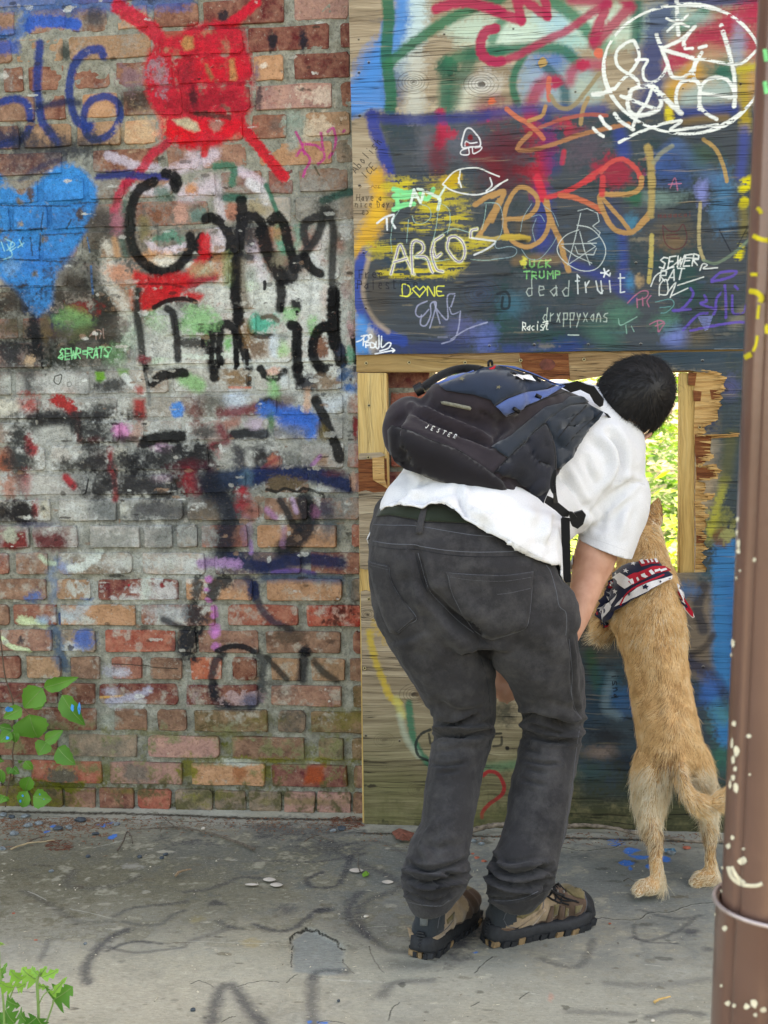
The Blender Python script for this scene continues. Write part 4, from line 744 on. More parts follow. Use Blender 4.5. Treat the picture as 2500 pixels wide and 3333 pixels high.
for pl,wd in (([(680,300),(720,130)],9),([(720,130),(790,270)],9),([(700,210),(770,210)],6),([(760,120),(820,140),(800,240)],9),([(860,150),(940,190),(1000,230),(980,340)],10),([(1060,90),(980,230)],7)): q.S(a4(*pl),wd,(214,232,220),.95,.25,.3)
chalk(a4((320,490),(400,430),(500,400),(480,470),(515,540)),6,(226,232,236)); chalk(a4((425,440),(430,560)),6,(226,232,236))
for pl in ([(470,1040),(520,860),(570,720),(640,880),(720,1040)],[(500,910),(640,870)],[(700,1030),(700,710),(800,700),(820,780),(740,850)],[(740,850),(850,860),(900,980),(920,1020)],[(1010,820),(950,850),(930,700),(1030,620)],[(930,700),(910,820),(960,980),(1030,1010)],[(1100,640),(1080,760),(1160,880),(1230,900),(1270,800),(1240,690),(1160,630),(1090,650)],[(1330,640),(1340,570),(1400,550)]):
    q.S(a4(*pl),13,(226,220,130),.8,.4,.4,0,.4); q.S(a4(*pl),8,(224,224,224),.93,.3,.3); q.S(a4(*pl),3.5,(120,104,140),.9,.3,.3)
q.S(a4((1350,650),(1500,670),(1600,690),(1500,770),(1370,830)),6,(214,218,220),.9)
for pl in ([(480,800),(470,640),(500,450),(560,350)],[(640,700),(660,450)],[(780,280),(880,320),(900,420),(820,490),(730,480),(700,410)],[(990,270),(960,520),(920,700)],[(1000,270),(1090,330),(1110,460),(1080,600)],[(700,830),(900,900),(1100,880)],[(1000,620),(1150,550),(1320,590)],[(1480,270),(1600,270),(1660,320)],[(1500,290),(1480,440),(1450,560)],[(1330,880),(1500,890),(1650,870)]): q.S(a4(*pl),2.6,(150,190,180),.75,.3,.3)
for pl in letters('D',*a4((590,1270))[0],38,0.0,1.0): q.S(pl,4,(226,224,90),.93,.3,.2)
q.S(a4((780,1285),(700,1200),(740,1170),(780,1210),(820,1170),(850,1200),(780,1285)),4,(230,228,90),.95,.3,.2,smooth=False)
for pl in letters('NE',*a4((870,1275))[0],30,-0.02,.8): q.S(pl,4,(226,224,90),.93,.3,.2)
q.S(a4((570,1270),(650,1280),(700,1240)),3.5,(226,224,90),.9)
for pl in ([(860,1330),(760,1380),(740,1470),(800,1500),(880,1420)],[(800,1480),(790,1580),(850,1590),(900,1480),(900,1360),(960,1360),(890,1620)],[(940,1350),(1000,1570)],[(950,1400),(1080,1530),(1080,1280),(1160,1250)],[(1100,1400),(1130,1470),(1200,1450)],[(1220,1440),(1200,1620),(1150,1740),(1020,1790)],[(1120,1740),(1300,1630),(1510,1560)],[(980,1720),(1080,1720)],[(1160,1270),(1120,1390)]): q.S(a4(*pl),4.5,(158,162,190),.8,.35,.4,0,.3)
for pl in ([(100,1770),(150,1750),(190,1710)],[(180,1700),(170,1810)],[(150,1710),(220,1700),(230,1750),(180,1770)],[(200,1830),(200,1780),(240,1780)],[(200,1810),(235,1805)],[(250,1830),(250,1780),(290,1790),(290,1830),(250,1830)],[(310,1770),(310,1830),(340,1830),(340,1700)],[(370,1710),(370,1830),(440,1780),(470,1790),(440,1840),(350,1870)],[(300,1900),(400,1880),(510,1860)],[(480,1840),(510,1860),(490,1880)],[(230,1700),(250,1690),(265,1710),(250,1735),(230,1720),(230,1700)]): q.S(a4(*pl),4.6,(236,240,244),.97,.25,.2)
# the rest of the small writing
K1 = (44,40,44)
for t,xy,h,a in (('Abolish',(90,1870),26,-.86),('ICE',(200,1930),24,-.8)):
    for pl in letters(t,*a1(xy)[0],h,a,.55): q.S(pl,2.7,K1,.9,.3,.2,smooth=False)
for t,xy,h in (('Have a',(100,245),20),('nice Day',(85,315),20),('e>',(160,395),18)):
    for pl in letters(t,*a4(xy)[0],h,0.0,.55): q.S(pl,2.6,(70,58,46),.9,.3,.2,smooth=False)
for t,xy,h in (('Free',(130,1080),26),('Palestine',(110,1200),28)):
    for pl in letters(t,*a4(xy)[0],h,-.02,.6): q.S(pl,2.6,(26,26,36),.85,.3,.2,smooth=False)
for pl in ([(120,70),(150,90),(130,110)],[(220,110),(260,100),(270,85),(300,110)],[(310,80),(310,110)],[(340,85),(330,110),(355,105)]): q.S(a4(*pl),2.2,(120,84,40),.8)
for t,xy,h,c,wd in (('?UCK',(330,970),24,(120,200,120),5),('TRUMP',(350,1090),24,(116,200,126),4.4)):
    for pl in letters(t,*a5(xy)[0],h,-.02,.75,0,.3): q.S(pl,wd,c,.9,.3,.3,0,.3,smooth=False)
q.B(*a5((350,910))[0],11,13,(216,206,90),.93,.3,.9); q.S(a5((430,900),(640,890)),4,(206,196,130),.85)
for pl in letters('dead',*a5((370,1270))[0],50,0,.62,0,.18): q.S(pl,3.6,(170,182,176),.85,.3,.3,0,.3,smooth=False)
for pl in letters('fruit',*a5((900,1250))[0],62,-.04,.42,0,.16): q.S(pl,4.4,(206,214,216),.93,.3,.3,smooth=False)
for i in range(5):
    t = 2*math.pi*i/5-.3; c0 = a5((1225,1025))[0]; q.S([c0,(c0[0]+14*math.sin(t),c0[1]-14*math.cos(t))],5,(222,228,232),.95)
for pl in letters('drxppyxans',*a5((555,1550))[0],42,0.0,.42,.05,.1): q.S(pl,3.4,(176,190,180),.88,.3,.3,smooth=False)
q.S(a5((825,1695),(940,1698)),4,(190,206,196),.9)
for pl in letters('Racist',*a5((330,1645))[0],26,-.03,.5,.1,.08): q.S(pl,3.2,(232,236,226),.93,.3,.2,smooth=False)
q.S(a5((555,1630),(600,1550)),3.5,(232,236,226),.95); q.S(a5((555,1560),(605,1545),(595,1600)),4,(232,236,226),.95,smooth=False)
for pl in ([(930,355),(1030,330),(1140,380),(1160,470),(1090,520),(1170,590),(1150,640),(1040,690)],[(960,380),(900,650),(820,940)],[(950,580),(1000,780),(1060,940)],[(750,715),(1130,705)],[(820,940),(1000,820),(1120,740),(1060,700)],[(760,740),(900,840),(1080,920)],[(900,740),(930,820),(1100,830),(1130,760)]): q.S(a5(*pl),3.2,(184,196,196),.85,.3,.3,smooth=False)
q.S(a5((920,510),(1060,540),(1170,640),(1230,770),(1200,900),(1110,990),(960,1000),(820,930),(730,840),(710,740),(800,620),(940,560)),3.2,(196,206,204),.85)
for pl in ([(0,270),(80,290),(120,440),(100,600),(40,700),(60,760),(200,740),(270,780),(220,850),(0,880)],[(430,280),(340,430),(310,580)],[(430,420),(520,400),(570,470)],[(480,440),(440,560),(470,690)],[(320,770),(400,870),(520,870),(640,740),(700,640)],[(560,300),(660,380),(720,520)]): q.S(a5(*pl),2.6,(140,170,176),.7)
for pl in letters('SEWER',*a6((480,980))[0],36,-.10,.62,.35,.12): q.S(pl,4.6,(222,226,222),.93,.3,.3,0,.25,smooth=False)
for pl in letters('RAT',*a6((480,1120))[0],36,-.10,.62,.35,.12): q.S(pl,4.4,(214,220,216),.9,.3,.3,0,.25,smooth=False)
for pl in ([(390,1170),(450,1050),(600,970),(740,870),(900,870)],[(480,1270),(490,1150),(560,1100),(570,1250),(480,1260)],[(600,1290),(660,1130),(570,1240)],[(680,1160),(960,1070)],[(620,1270),(790,1190)],[(920,1000),(950,930),(1000,940),(960,980),(1110,970)]): q.S(a6(*pl),4.2,(218,222,218),.9,.3,.3,0,.25)
for pl in ([(820,1190),(850,1260),(780,1360),(700,1430),(630,1430),(820,1420)],[(970,1270),(990,1330),(930,1360),(1090,1420)],[(1150,1240),(1100,1310),(1090,1420),(1070,1470)],[(1190,1160),(1200,1300),(1200,1510)],[(1300,1170),(1330,1200)],[(1270,1270),(1280,1460),(1390,1450),(1420,1380)],[(740,1640),(900,1480),(1000,1460)],[(820,1650),(1050,1600),(1300,1560),(1420,1560)],[(1050,1100),(1150,1020),(1310,1010),(1250,1070),(1050,1120)]): q.S(a6(*pl),8,(98,76,176),.82,.4,.4,0,.35)
for pl in ([(140,1350),(220,1270),(300,1220),(360,1230),(340,1290),(240,1320)],[(240,1300),(245,1400)],[(300,1290),(305,1380)],[(390,1270),(350,1330),(370,1390)],[(380,1580),(470,1540),(530,1560),(440,1600)],[(460,1540),(470,1660)],[(540,1570),(480,1660)],[(600,110),(650,0),(680,130)],[(580,70),(720,60)]): q.S(a6(*pl),4,(176,104,130),.85,.3,.3)
for pl in ([(520,520),(530,640),(560,720),(640,770),(740,740),(780,640),(740,500),(680,570),(590,570),(520,510)],[(560,620),(680,610)],[(560,650),(700,650)]): q.S(a6(*pl),3.4,(92,40,48),.75)
for pl in letters('maaacai',*a6((470,430))[0],15,-.05,.9): q.S(pl,2.5,(110,52,50),.75)
for pl in ([(40,1520),(60,1590),(150,1550),(240,1500)],[(120,1590),(130,1680)],[(180,1600),(210,1660)]): q.S(a6(*pl),3.4,(130,176,160),.8)
for pl in ([(440,1340),(600,1310),(640,1370),(560,1450),(500,1460)],[(490,1400),(600,1390)]): q.S(a6(*pl),3.4,(90,150,150),.75)
for k in range(10): q.S(a6((900+k*8,1500+k*16),(1060-k*6,1490+k*16)),3,(140,150,220),.6)
q.S(a6((1080,1850),(1380,1850)),4,(206,216,220),.8); q.S(a6((1130,560),(1250,790)),4,(30,34,44),.8); q.S(a6((1430,540),(1330,730)),4,(40,44,40),.7); q.S(a5((60,1250),(150,1230),(190,1290),(180,1400),(110,1400),(120,1290)),8,(34,40,46),.85)
# ---------------- lower board
q.G([(1900,1150),(2500,1120),(2500,2420),(2460,2600),(1900,2620),(1800,2300),(1830,1900),(2240,1880),(2330,1600),(2330,1240),(2150,1215),(1900,1215)],(46,66,78),.93,26,.6)
q.N(2200,2500,1150,1900,(52,62,50),.46,.7,5,'nb',20); q.N(2200,2500,1150,1900,(40,60,96),.56,.7,6,'nb',20)
q.B(2380,1260,26,34,(90,90,150),.5,.7); q.B(2330,1700,34,50,(176,170,60),.5,.6,.9); q.S([(2360,1560),(2330,1660),(2310,1740)],26,(186,180,66),.6,.6,.8,0,.5); q.S([(2380,1420),(2360,1560)],40,(92,92,56),.7,.6)
q.B(2320,1870,60,26,(60,96,110),.6,.7); q.B(2180,1885,110,24,(132,118,100),.8,.5,.6); q.S([(2360,1780),(2350,2000),(2345,2250),(2370,2400)],74,(30,120,176),.93,.35,.5); q.S([(2380,1900),(2400,2200)],50,(30,104,160),.7,.6)
q.G([(2190,1900),(2310,1900),(2320,2240),(2240,2200),(2240,2040)],(128,112,96),.93,14,.5); q.S([(2290,1910),(2270,1980),(2290,2050)],34,(60,60,66),.85,.4); q.B(2230,1920,36,26,(50,110,160),.75,.6); q.S([(2230,2140),(2290,2110),(2320,2070)],22,(70,62,58),.8,.5)
q.S([(2230,2150),(2320,2210),(2400,2340)],46,(52,56,76),.85,.5); q.B(2300,2250,34,40,(44,104,176),.8,.6); q.B(2360,2330,44,40,(70,130,120),.6,.6); q.B(2340,2470,40,50,(44,110,90),.7,.6)
q.B(1960,2080,60,60,(96,88,78),.8,.6); q.S([(1920,2130),(1950,2250)],34,(50,90,60),.7,.6); q.B(1980,2240,40,60,(36,88,104),.8,.6); q.B(2020,2280,40,40,(44,100,150),.7,.6); q.B(1930,2320,40,60,(40,66,84),.85,.6)
q.S([(1990,2200),(1970,2300),(2010,2330)],30,(116,140,150),.6,.6); q.B(1970,2400,60,30,(40,40,44),.85,.6); q.B(1960,2450,50,20,(140,120,110),.8,.6); q.B(2050,2480,60,34,(36,44,56),.85,.6); q.B(1920,2520,60,30,(50,80,76),.7,.6); q.B(2180,2480,60,60,(40,44,52),.7,.7)
for pl in letters('isnq',1990,2200,20,1.45,.8): q.S(pl,3.5,(30,34,44),.9,.3,.2,smooth=False)
# lower left of the board: yellow arc,green arc,black scrawl,red question mark
q.S([(1200,2060),(1215,2130),(1240,2200),(1270,2270),(1300,2290)],22,(196,166,66),.85,.5,.6); q.B(1255,2040,30,44,(206,166,40),.85,.5,.8,0,.5); q.S([(1290,2280),(1310,2330)],26,(196,190,110),.7,.6)
q.S([(1330,2290),(1335,2350),(1350,2420),(1390,2480),(1430,2510)],24,(36,110,84),.85,.4,.4); q.S([(1300,2330),(1320,2400),(1360,2460)],20,(180,196,176),.5,.7)
q.S([(1400,2375),(1365,2395),(1352,2430),(1362,2460),(1395,2478)],9,(40,46,44),.93,.3,.5); q.S([(1395,2390),(1400,2420)],8,(50,50,44),.85); q.S([(1600,2390),(1630,2388)],8,(40,40,36),.9); q.S([(1605,2430),(1630,2425),(1632,2400)],8,(40,40,36),.8)
q.B(1650,2436,6,6,(34,32,30),.95,.2,.2); q.B(1640,2320,30,40,(50,52,44),.8,.5); q.S([(1580,2500),(1680,2490)],30,(90,130,96),.7,.6)
q.S([(1572,2525),(1590,2512),(1620,2520),(1640,2560),(1630,2590),(1590,2620),(1570,2645),(1568,2662)],13,(160,40,44),.95,.25,.25)
q.B(1360,1650,60,22,(120,104,88),.5,.6); q.S([(1240,1645),(1290,1650)],22,(60,80,90),.6,.6); q.B(1350,1175,30,9,(40,44,50),.7,.6); q.B(1260,1165,14,8,(50,70,90),.7,.6)
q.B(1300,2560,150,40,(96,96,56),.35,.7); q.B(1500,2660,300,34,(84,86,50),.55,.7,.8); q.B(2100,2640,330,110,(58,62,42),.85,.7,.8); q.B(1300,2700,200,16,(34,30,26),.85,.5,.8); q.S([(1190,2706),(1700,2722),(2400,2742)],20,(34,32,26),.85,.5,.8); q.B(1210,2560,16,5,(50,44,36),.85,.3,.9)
for kx,ky,kr,kk in ((1345,268,30,1),(1566,275,34,1),(1562,957,40,.8),(1195,2000,24,1),(1350,2262,30,1),(1250,2410,20,.5),(1360,2570,20,.5),(2360,1270,22,.8)):
    for r in (1.35,1.0,.75,.5,.28):
        q.S([(kx+kr*r*math.cos(t*.55)*1.25,ky+kr*r*math.sin(t*.55)*.9+random.uniform(-1,1)) for t in range(12)],2.2,(70,58,48),.55*kk,.6,.6)
    q.B(kx,ky,9,5,(44,34,28),.8*kk,.4,.9)
q.G([(1352,2245),(1410,2235),(1440,2300),(1400,2305),(1360,2280)],(112,92,72),.8,8)
q.B(2355,1745,30,28,(112,76,50),.9,.3,.5); q.B(2368,1740,22,24,(150,150,96),.9,.3,.6)
for kx,ky in ((1167,130),(1200,205),(1168,238),(1445,113),(1670,95),(1872,300),(2045,290),(2222,290),(2410,275),(1170,378),(1170,605),(1183,824),(1190,1004),(1592,1128),(1738,1124),(1914,1124),(2085,1122),(2069,858),(2286,1176),(2288,2173),(1190,2396),(1300,2413)):
    q.B(kx,ky,4,3.4,(38,32,30),.9,.3,.4); q.S([(kx-4,ky-3),(kx,ky-5),(kx+4,ky-3)],1.8,(176,168,156),.7)
BIMG = BC.done()

# ================================================================== FLOOR PAINT
def F2(px,py): p = FL(px,py); return p[0],p[1]
FC = Canvas('floor_paint',-1.70,0.75,-1.75,0.02,560,F2,seed=41,ppm=1330)
g = FC
def f1(*p): return T(0,2733,p)
def f2(*p): return T(600,2733,p)
g.N(-60,2560,2600,3400,(146,140,122),.40,.6,4,'nb',5); g.N(-60,2560,2600,3400,(178,172,152),.52,.55,5,'nb',5)
g.B(500,2860,640,130,(118,112,90),.8,.7,.9); g.B(150,2810,420,110,(104,98,78),.8,.7,.9); g.B(980,2780,560,70,(106,106,98),.8,.7,.9); g.B(1900,2880,640,150,(116,120,116),.8,.7,.7); g.B(1500,3020,400,110,(126,128,122),.6,.7,.8)
g.N(-60,1400,2700,3060,(82,76,56),.47,.5,6,'nm',30); g.N(-60,1400,2700,3060,(140,134,104),.56,.5,7,'nm',30); g.N(-60,2560,2700,3400,(84,82,74),.58,.45,9,'nm',5); g.N(-60,2560,2700,3400,(196,190,168),.60,.45,9,'nm',5)
g.N(1200,2560,2700,3100,(90,96,96),.50,.45,6,'nb',30)
g.B(250,3230,560,110,(188,182,162),.7,.7,.6); g.B(900,3130,460,90,(180,174,152),.55,.7,.7); g.B(1700,3270,600,90,(172,168,150),.55,.7,.7)
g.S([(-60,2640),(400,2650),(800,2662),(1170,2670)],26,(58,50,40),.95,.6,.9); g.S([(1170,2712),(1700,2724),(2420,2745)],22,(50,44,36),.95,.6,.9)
for i in range(260): g.B(random.uniform(0,2330),random.uniform(2720,3330),random.uniform(3,22),random.uniform(1.5,5),random.choice(((70,66,56),(196,190,170),(110,100,80),(150,146,130))),random.uniform(.3,.7),.4,1.3)
GS = (60,60,66)
def fs(pl,wd,op=.7): g.S(pl,wd,GS,op,.7,.7)
fs(f1((780,1290),(760,1200),(800,1080),(900,960),(1010,870),(1150,810)),30); fs(f1((960,1000),(1100,940),(1250,915),(1450,935)),16); fs(f1((980,960),(1100,1000),(1300,1010),(1659,970)),16,.5)
fs(f1((1020,690),(1150,630),(1300,600),(1500,580),(1659,560)),22,.5); fs(f1((1100,740),(1300,770),(1450,760),(1560,670),(1659,640)),20,.45); fs(f1((350,1100),(400,1000),(440,900)),20,.4); fs(f1((200,460),(400,560),(700,740),(1000,740)),26,.35)
fs(f1((650,280),(600,400),(800,440),(1100,400),(1250,330)),34,.35)
fs(f2((0,470),(250,430),(480,340),(700,340)),26,.5); fs(f2((630,770),(700,800),(850,830),(1000,790),(1130,690),(1220,630)),24); g.B(*f2((1240,640))[0],26,9,(56,56,62),.75,.4); g.B(*f2((920,640))[0],26,16,(84,82,84),.6,.5); g.B(*f2((280,575))[0],30,9,(60,60,64),.7,.4)
fs(f2((1250,290),(1120,340),(1110,400),(1230,430),(1370,410),(1430,320),(1470,230),(1500,160),(1620,130)),22,.7); fs(f2((640,190),(900,190),(1150,200),(1350,180),(1500,150)),18,.5); fs(f2((1590,480),(1500,560),(1480,680),(1560,800),(1640,870)),34,.65)
fs(f2((240,1640),(280,1450),(330,1340),(420,1310),(500,1400),(580,1530),(700,1659)),36,.7); fs(f2((1150,1659),(1140,1400),(1170,1200),(1300,1160),(1450,1180)),32,.6); fs(f2((0,940),(200,870),(400,800)),30,.4); fs(f2((300,740),(420,800),(520,810)),20,.5)
fs([(1190,2750),(1130,2790),(1100,2760),(1230,2740),(1330,2790)],24,.4); fs([(1240,3240),(1280,3200),(1400,3190)],30,.5); fs([(1130,2790),(1300,2880),(1180,2940),(1180,3020),(1260,3090),(1330,3100)],30,.5)
g.B(1480,3090,60,40,(58,58,66),.75,.6,.8); g.B(1550,3030,60,30,(56,56,64),.7,.6,.8); g.B(1340,3140,90,16,(70,70,70),.5,.6)
fs([(1930,3060),(1900,3130),(1850,3150),(1760,3120)],24,.45); fs([(2060,3050),(2120,3060),(2200,3030),(2260,2990)],16,.5); fs([(2080,2960),(2200,2990),(2280,2980)],18,.5); fs([(2060,3010),(2080,3060),(2200,3070)],12,.5); g.B(2250,3030,30,9,(64,64,70),.7,.5); fs([(2110,3310),(2200,3290),(2280,3300)],26,.5); fs([(1980,3200),(2100,3210),(2300,3190)],34,.35); fs([(1850,3290),(2050,3300)],26,.4); g.B(2310,3090,24,10,(66,66,72),.6)
fs([(1900,2790),(2000,2760),(2200,2780)],60,.3); g.B(950,2700,160,26,(50,50,56),.6,.6,.8); g.B(1060,2760,90,22,(60,60,64),.6,.6,.8); g.B(620,2740,80,10,(52,52,60),.6,.5,.8)
for x,y,rx,ry in ((2015,2748,30,9),(2060,2765,22,6),(2045,2775,14,8),(2040,2810,14,7),(2052,2828,7,4),(2160,2795,16,8),(2080,2790,18,6),(2110,2820,6,6),(1545,3103,13,5),(330,2688,20,6),(370,2720,8,9),(350,2680,24,4),(150,2706,8,4),(1005,3326,10,5),(1050,3328,24,5),(175,2690,12,6)):
    g.B(x,y,rx,ry,(34,120,206),.93,.3,1.1)
g.B(1790,3245,8,14,(206,150,130),.6,.5,1.2); g.B(640,2992,26,12,(156,142,98),.6,.5,.8); g.B(810,3070,30,10,(176,156,112),.6,.5,.8); g.B(425,2820,34,9,(160,156,144),.8,.3,.8); g.B(1510,2830,10,4,(206,204,196),.7)
for pl in ([(580,3066),(950,3074)],[(420,2730),(300,2760)],[(225,2958),(360,2990)],[(1195,3018),(1255,3014)],[(1130,2990),(1185,2988)],[(1100,3190),(1250,3196)],[(2100,3140),(2150,3146)],[(1760,3240),(1700,3226)],[(90,2900),(150,2930)],[(1060,3186),(1200,3190)]): g.S(pl,4,(196,194,180),.6,.4,.8)
g.G(T(600,2733,[(1090,795),(1200,820),(1290,870),(1380,920),(1440,985),(1420,1040),(1425,1100),(1440,1160),(1380,1210),(1200,1215),(980,1190),(965,1100),(970,980),(950,900),(1010,850)]),(138,144,140),.8,8,.5)
fs(f2((1150,1240),(1200,1180),(1400,1170)),24,.5)
CK = (34,32,28)
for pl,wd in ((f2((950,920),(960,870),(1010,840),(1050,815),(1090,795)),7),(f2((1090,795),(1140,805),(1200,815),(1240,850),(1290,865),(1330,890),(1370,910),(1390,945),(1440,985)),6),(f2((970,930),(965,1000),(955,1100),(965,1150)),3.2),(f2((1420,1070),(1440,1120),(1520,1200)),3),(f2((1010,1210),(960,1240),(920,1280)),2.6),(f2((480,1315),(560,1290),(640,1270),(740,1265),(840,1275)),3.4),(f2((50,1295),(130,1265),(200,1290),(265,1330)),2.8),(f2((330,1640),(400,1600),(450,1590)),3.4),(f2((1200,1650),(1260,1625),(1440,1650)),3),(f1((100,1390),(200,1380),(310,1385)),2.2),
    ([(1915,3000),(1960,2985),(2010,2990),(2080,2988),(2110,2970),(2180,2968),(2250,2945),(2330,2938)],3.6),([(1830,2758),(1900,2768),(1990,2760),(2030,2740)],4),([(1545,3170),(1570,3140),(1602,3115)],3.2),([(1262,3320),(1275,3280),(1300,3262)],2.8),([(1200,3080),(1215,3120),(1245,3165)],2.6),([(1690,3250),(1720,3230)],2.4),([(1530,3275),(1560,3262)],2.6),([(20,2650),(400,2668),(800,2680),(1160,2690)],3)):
    jj = [(x+random.uniform(-2,2),y+random.uniform(-1.5,1.5)) for x,y in (tuple(c) for c in spline(pl,4))]
    g.S(jj,wd,CK,.9,.3,.5,smooth=False); g.S([(x+2,y+wd*.8) for x,y in jj],2,(176,172,156),.4,.4,.6,smooth=False)
FIMG = FC.done()

# ================================================================== MATERIALS OF THE PLACE
def wall_mat(name, kind):
    m = M(name, .92,.12)
    pc, pa = m.image(WIMG, WC.vec(m))
    if kind == 'brick':
        oi = nd(m.nt, 'ShaderNodeObjectInfo')
        jit = m.math('MULTIPLY', oi.outputs['Random'], 37.0)
        cmb = nd(m.nt, 'ShaderNodeCombineXYZ'); m.L(jit, cmb.inputs[0]); m.L(jit, cmb.inputs[2])
        va = nd(m.nt, 'ShaderNodeVectorMath', operation='ADD'); m.L(m.pos, va.inputs[0]); m.L(cmb.outputs[0], va.inputs[1]); vec = va.outputs[0]
        n1 = m.noise(26,5,.65, vec); n2 = m.noise(130,3,.6, vec); n3 = m.noise(60,4,.7, vec)
        base = m.mix(m.ramp(n1, [(.35,0.0),(.65,1.0)]), m.mix(.22, oi.outputs['Color'], (40,30,26)), m.mix(.34, oi.outputs['Color'], (214,170,140)))
        base = m.mix(m.ramp(n3, [(.60,0.0),(.70,.75)]), base, (176,166,150))
        base = m.mix(m.ramp(n3, [(.27,.8),(.36,0.0)]), base, (64,50,44))
        base = m.mix(m.ramp(n2, [(.3,.35),(.5,0.0)]), base, (52,42,38))
        hgt = m.math('ADD', m.math('MULTIPLY', n1,.5), m.math('MULTIPLY', n2,.6))
    else:
        n1 = m.noise(40,5,.65); n2 = m.noise(170,4,.65); n3 = m.noise(9,3)
        base = m.ramp(n1, [(.3,(116,116,106)),(.5,(152,152,140)),(.72,(186,184,170))])
        base = m.mix(m.ramp(n2, [(.3,.6),(.5,0.0)]), base, (74,72,64))
        base = m.mix(m.ramp(n3, [(.4,0.0),(.7,.35)]), base, (120,112,92))
        hgt = m.math('ADD', m.math('MULTIPLY', n1,.7), m.math('MULTIPLY', n2,.7))
    wn = m.noise(85,5,.7)
    cover = m.math('MULTIPLY', pa, m.ramp(wn, [(.26,.62),(.40,1.0)]))
    shade = m.mix(m.ramp(m.noise(55,4,.7), [(.35,0.0),(.65,1.0)]), m.mix(1.0, pc, 0.72, 'MULTIPLY'), m.mix(1.0, pc, 1.16, 'MULTIPLY'))
    f2_ = m.noise(240,4,.7); shade = m.mix(m.ramp(f2_, [(.34,.5),(.48,0.0)]), shade, (38,36,34)); shade = m.mix(m.ramp(m.noise(34,7,.75), [(.62,0.0),(.70,.45)]), shade, (186,180,168)); hgt = m.math('ADD', hgt, m.math('MULTIPLY', f2_, .35))
    m.col(m.mix(cover, base, shade))
    m.bump(hgt, .9,.007)
    r = m.math('SUBTRACT', .9, m.math('MULTIPLY', cover, .22)); m.L(r, m.b.inputs['Roughness'])
    return m.m
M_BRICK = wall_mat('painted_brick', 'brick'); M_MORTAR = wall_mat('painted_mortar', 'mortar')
def wood_mat(name, cols, gx=2.2, gz=70.0, paint=False, rough=.8, axes='XZ', crack=.5, cr_stop=(.30,.36), green=False):
    m = M(name, rough, .2)
    vec = m.map((gx, 6.0, gz) if axes == 'XZ' else (gz, 6.0, gx))
    warp = m.noise(3.2,3,.5)
    va = nd(m.nt, 'ShaderNodeVectorMath', operation='MULTIPLY_ADD'); m.L(m.noise(4.0,3,.5, None, 0, True), va.inputs[0]); va.inputs[1].default_value = (.2,0,2.6) if axes == 'XZ' else (2.2,0,.2); m.L(vec, va.inputs[2])
    n = m.noise(1.0,6,.7, va.outputs[0]); n2 = m.noise(2.7,4,.6, va.outputs[0])
    base = m.ramp(n, [(.28, cols[0]),(.5, cols[1]),(.72, cols[2])])
    fine = m.noise(5.0,4,.7, va.outputs[0]); base = m.mix(m.ramp(fine, [(.35,.25),(.6,0.0)]), base, tuple(int(c*.5) for c in cols[0]))
    if green:
        sep = nd(m.nt, 'ShaderNodeSeparateXYZ'); m.L(m.pos, sep.inputs[0])
        z = m.math('ADD', sep.outputs[2], m.math('MULTIPLY', m.noise(6,3),.3))
        base = m.mix(m.ramp(z, [(.12,.9),(.30,.75),(.62,0.0)]), base, m.ramp(n, [(.3,(62,58,36)),(.7,(122,118,78))]))
    if paint:
        pc, pa = m.image(BIMG, BC.vec(m)); wn = m.noise(1.6,5,.7, va.outputs[0])
        cover = m.math('MULTIPLY', pa, m.ramp(wn, [(.27,.35),(.40,1.0)]))
        base = m.mix(cover, base, m.mix(m.ramp(n2, [(.3,0.0),(.7,1.0)]), m.mix(1.0, pc, .82, 'MULTIPLY'), m.mix(1.0, pc, 1.12, 'MULTIPLY')))
    vk = m.map((gx*.8,3.0, gz*1.5) if axes == 'XZ' else (gz*1.5,3.0, gx*.8), src=None)
    vb = nd(m.nt, 'ShaderNodeVectorMath', operation='MULTIPLY_ADD'); m.L(m.noise(3.1,3,.6, None, 0, True), vb.inputs[0]); vb.inputs[1].default_value = (.3,0,3.0) if axes == 'XZ' else (3.0,0,.3); m.L(vk, vb.inputs[2])
    ck = m.noise(1.0,2,.45, vb.outputs[0])
    a, b = cr_stop
    crk = m.ramp(m.math('ABSOLUTE', m.math('SUBTRACT', ck, .5)), [(0.0,1.0),(.006,.8),(.016,0.0)])
    gate = m.ramp(m.noise(2.4,4,.6, m.map((1.4,1,3.0))), [(.40,0.0),(.56,1.0)])
    crk = m.math('MULTIPLY', crk, gate)
    base = m.mix(m.math('MULTIPLY', crk, crack), base, (24,20,18))
    m.col(base)
    h = m.math('SUBTRACT', m.math('ADD', m.math('MULTIPLY', n, .5), m.math('MULTIPLY', fine, .35)), m.math('MULTIPLY', crk, 1.2))
    m.bump(h, .6,.004); return m.m
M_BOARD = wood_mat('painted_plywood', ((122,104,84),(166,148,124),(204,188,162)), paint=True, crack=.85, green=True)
M_STUD = wood_mat('yellow_pine', ((168,128,70),(206,170,108),(226,196,138)), gx=1.6, gz=34, axes='ZX', crack=.35, rough=.7)
M_HEAD = wood_mat('weathered_pine', ((120,88,50),(160,128,82),(186,156,108)), gx=1.6, gz=30, crack=.4, rough=.75)
M_TORN = wood_mat('torn_veneer', ((150,96,50),(206,162,104),(226,190,136)), gx=7, gz=150, crack=.9)
M_CORE = wood_mat('rust_brown_veneer', ((84,44,26),(128,72,42),(170,112,70)), gx=9, gz=120, crack=.8)

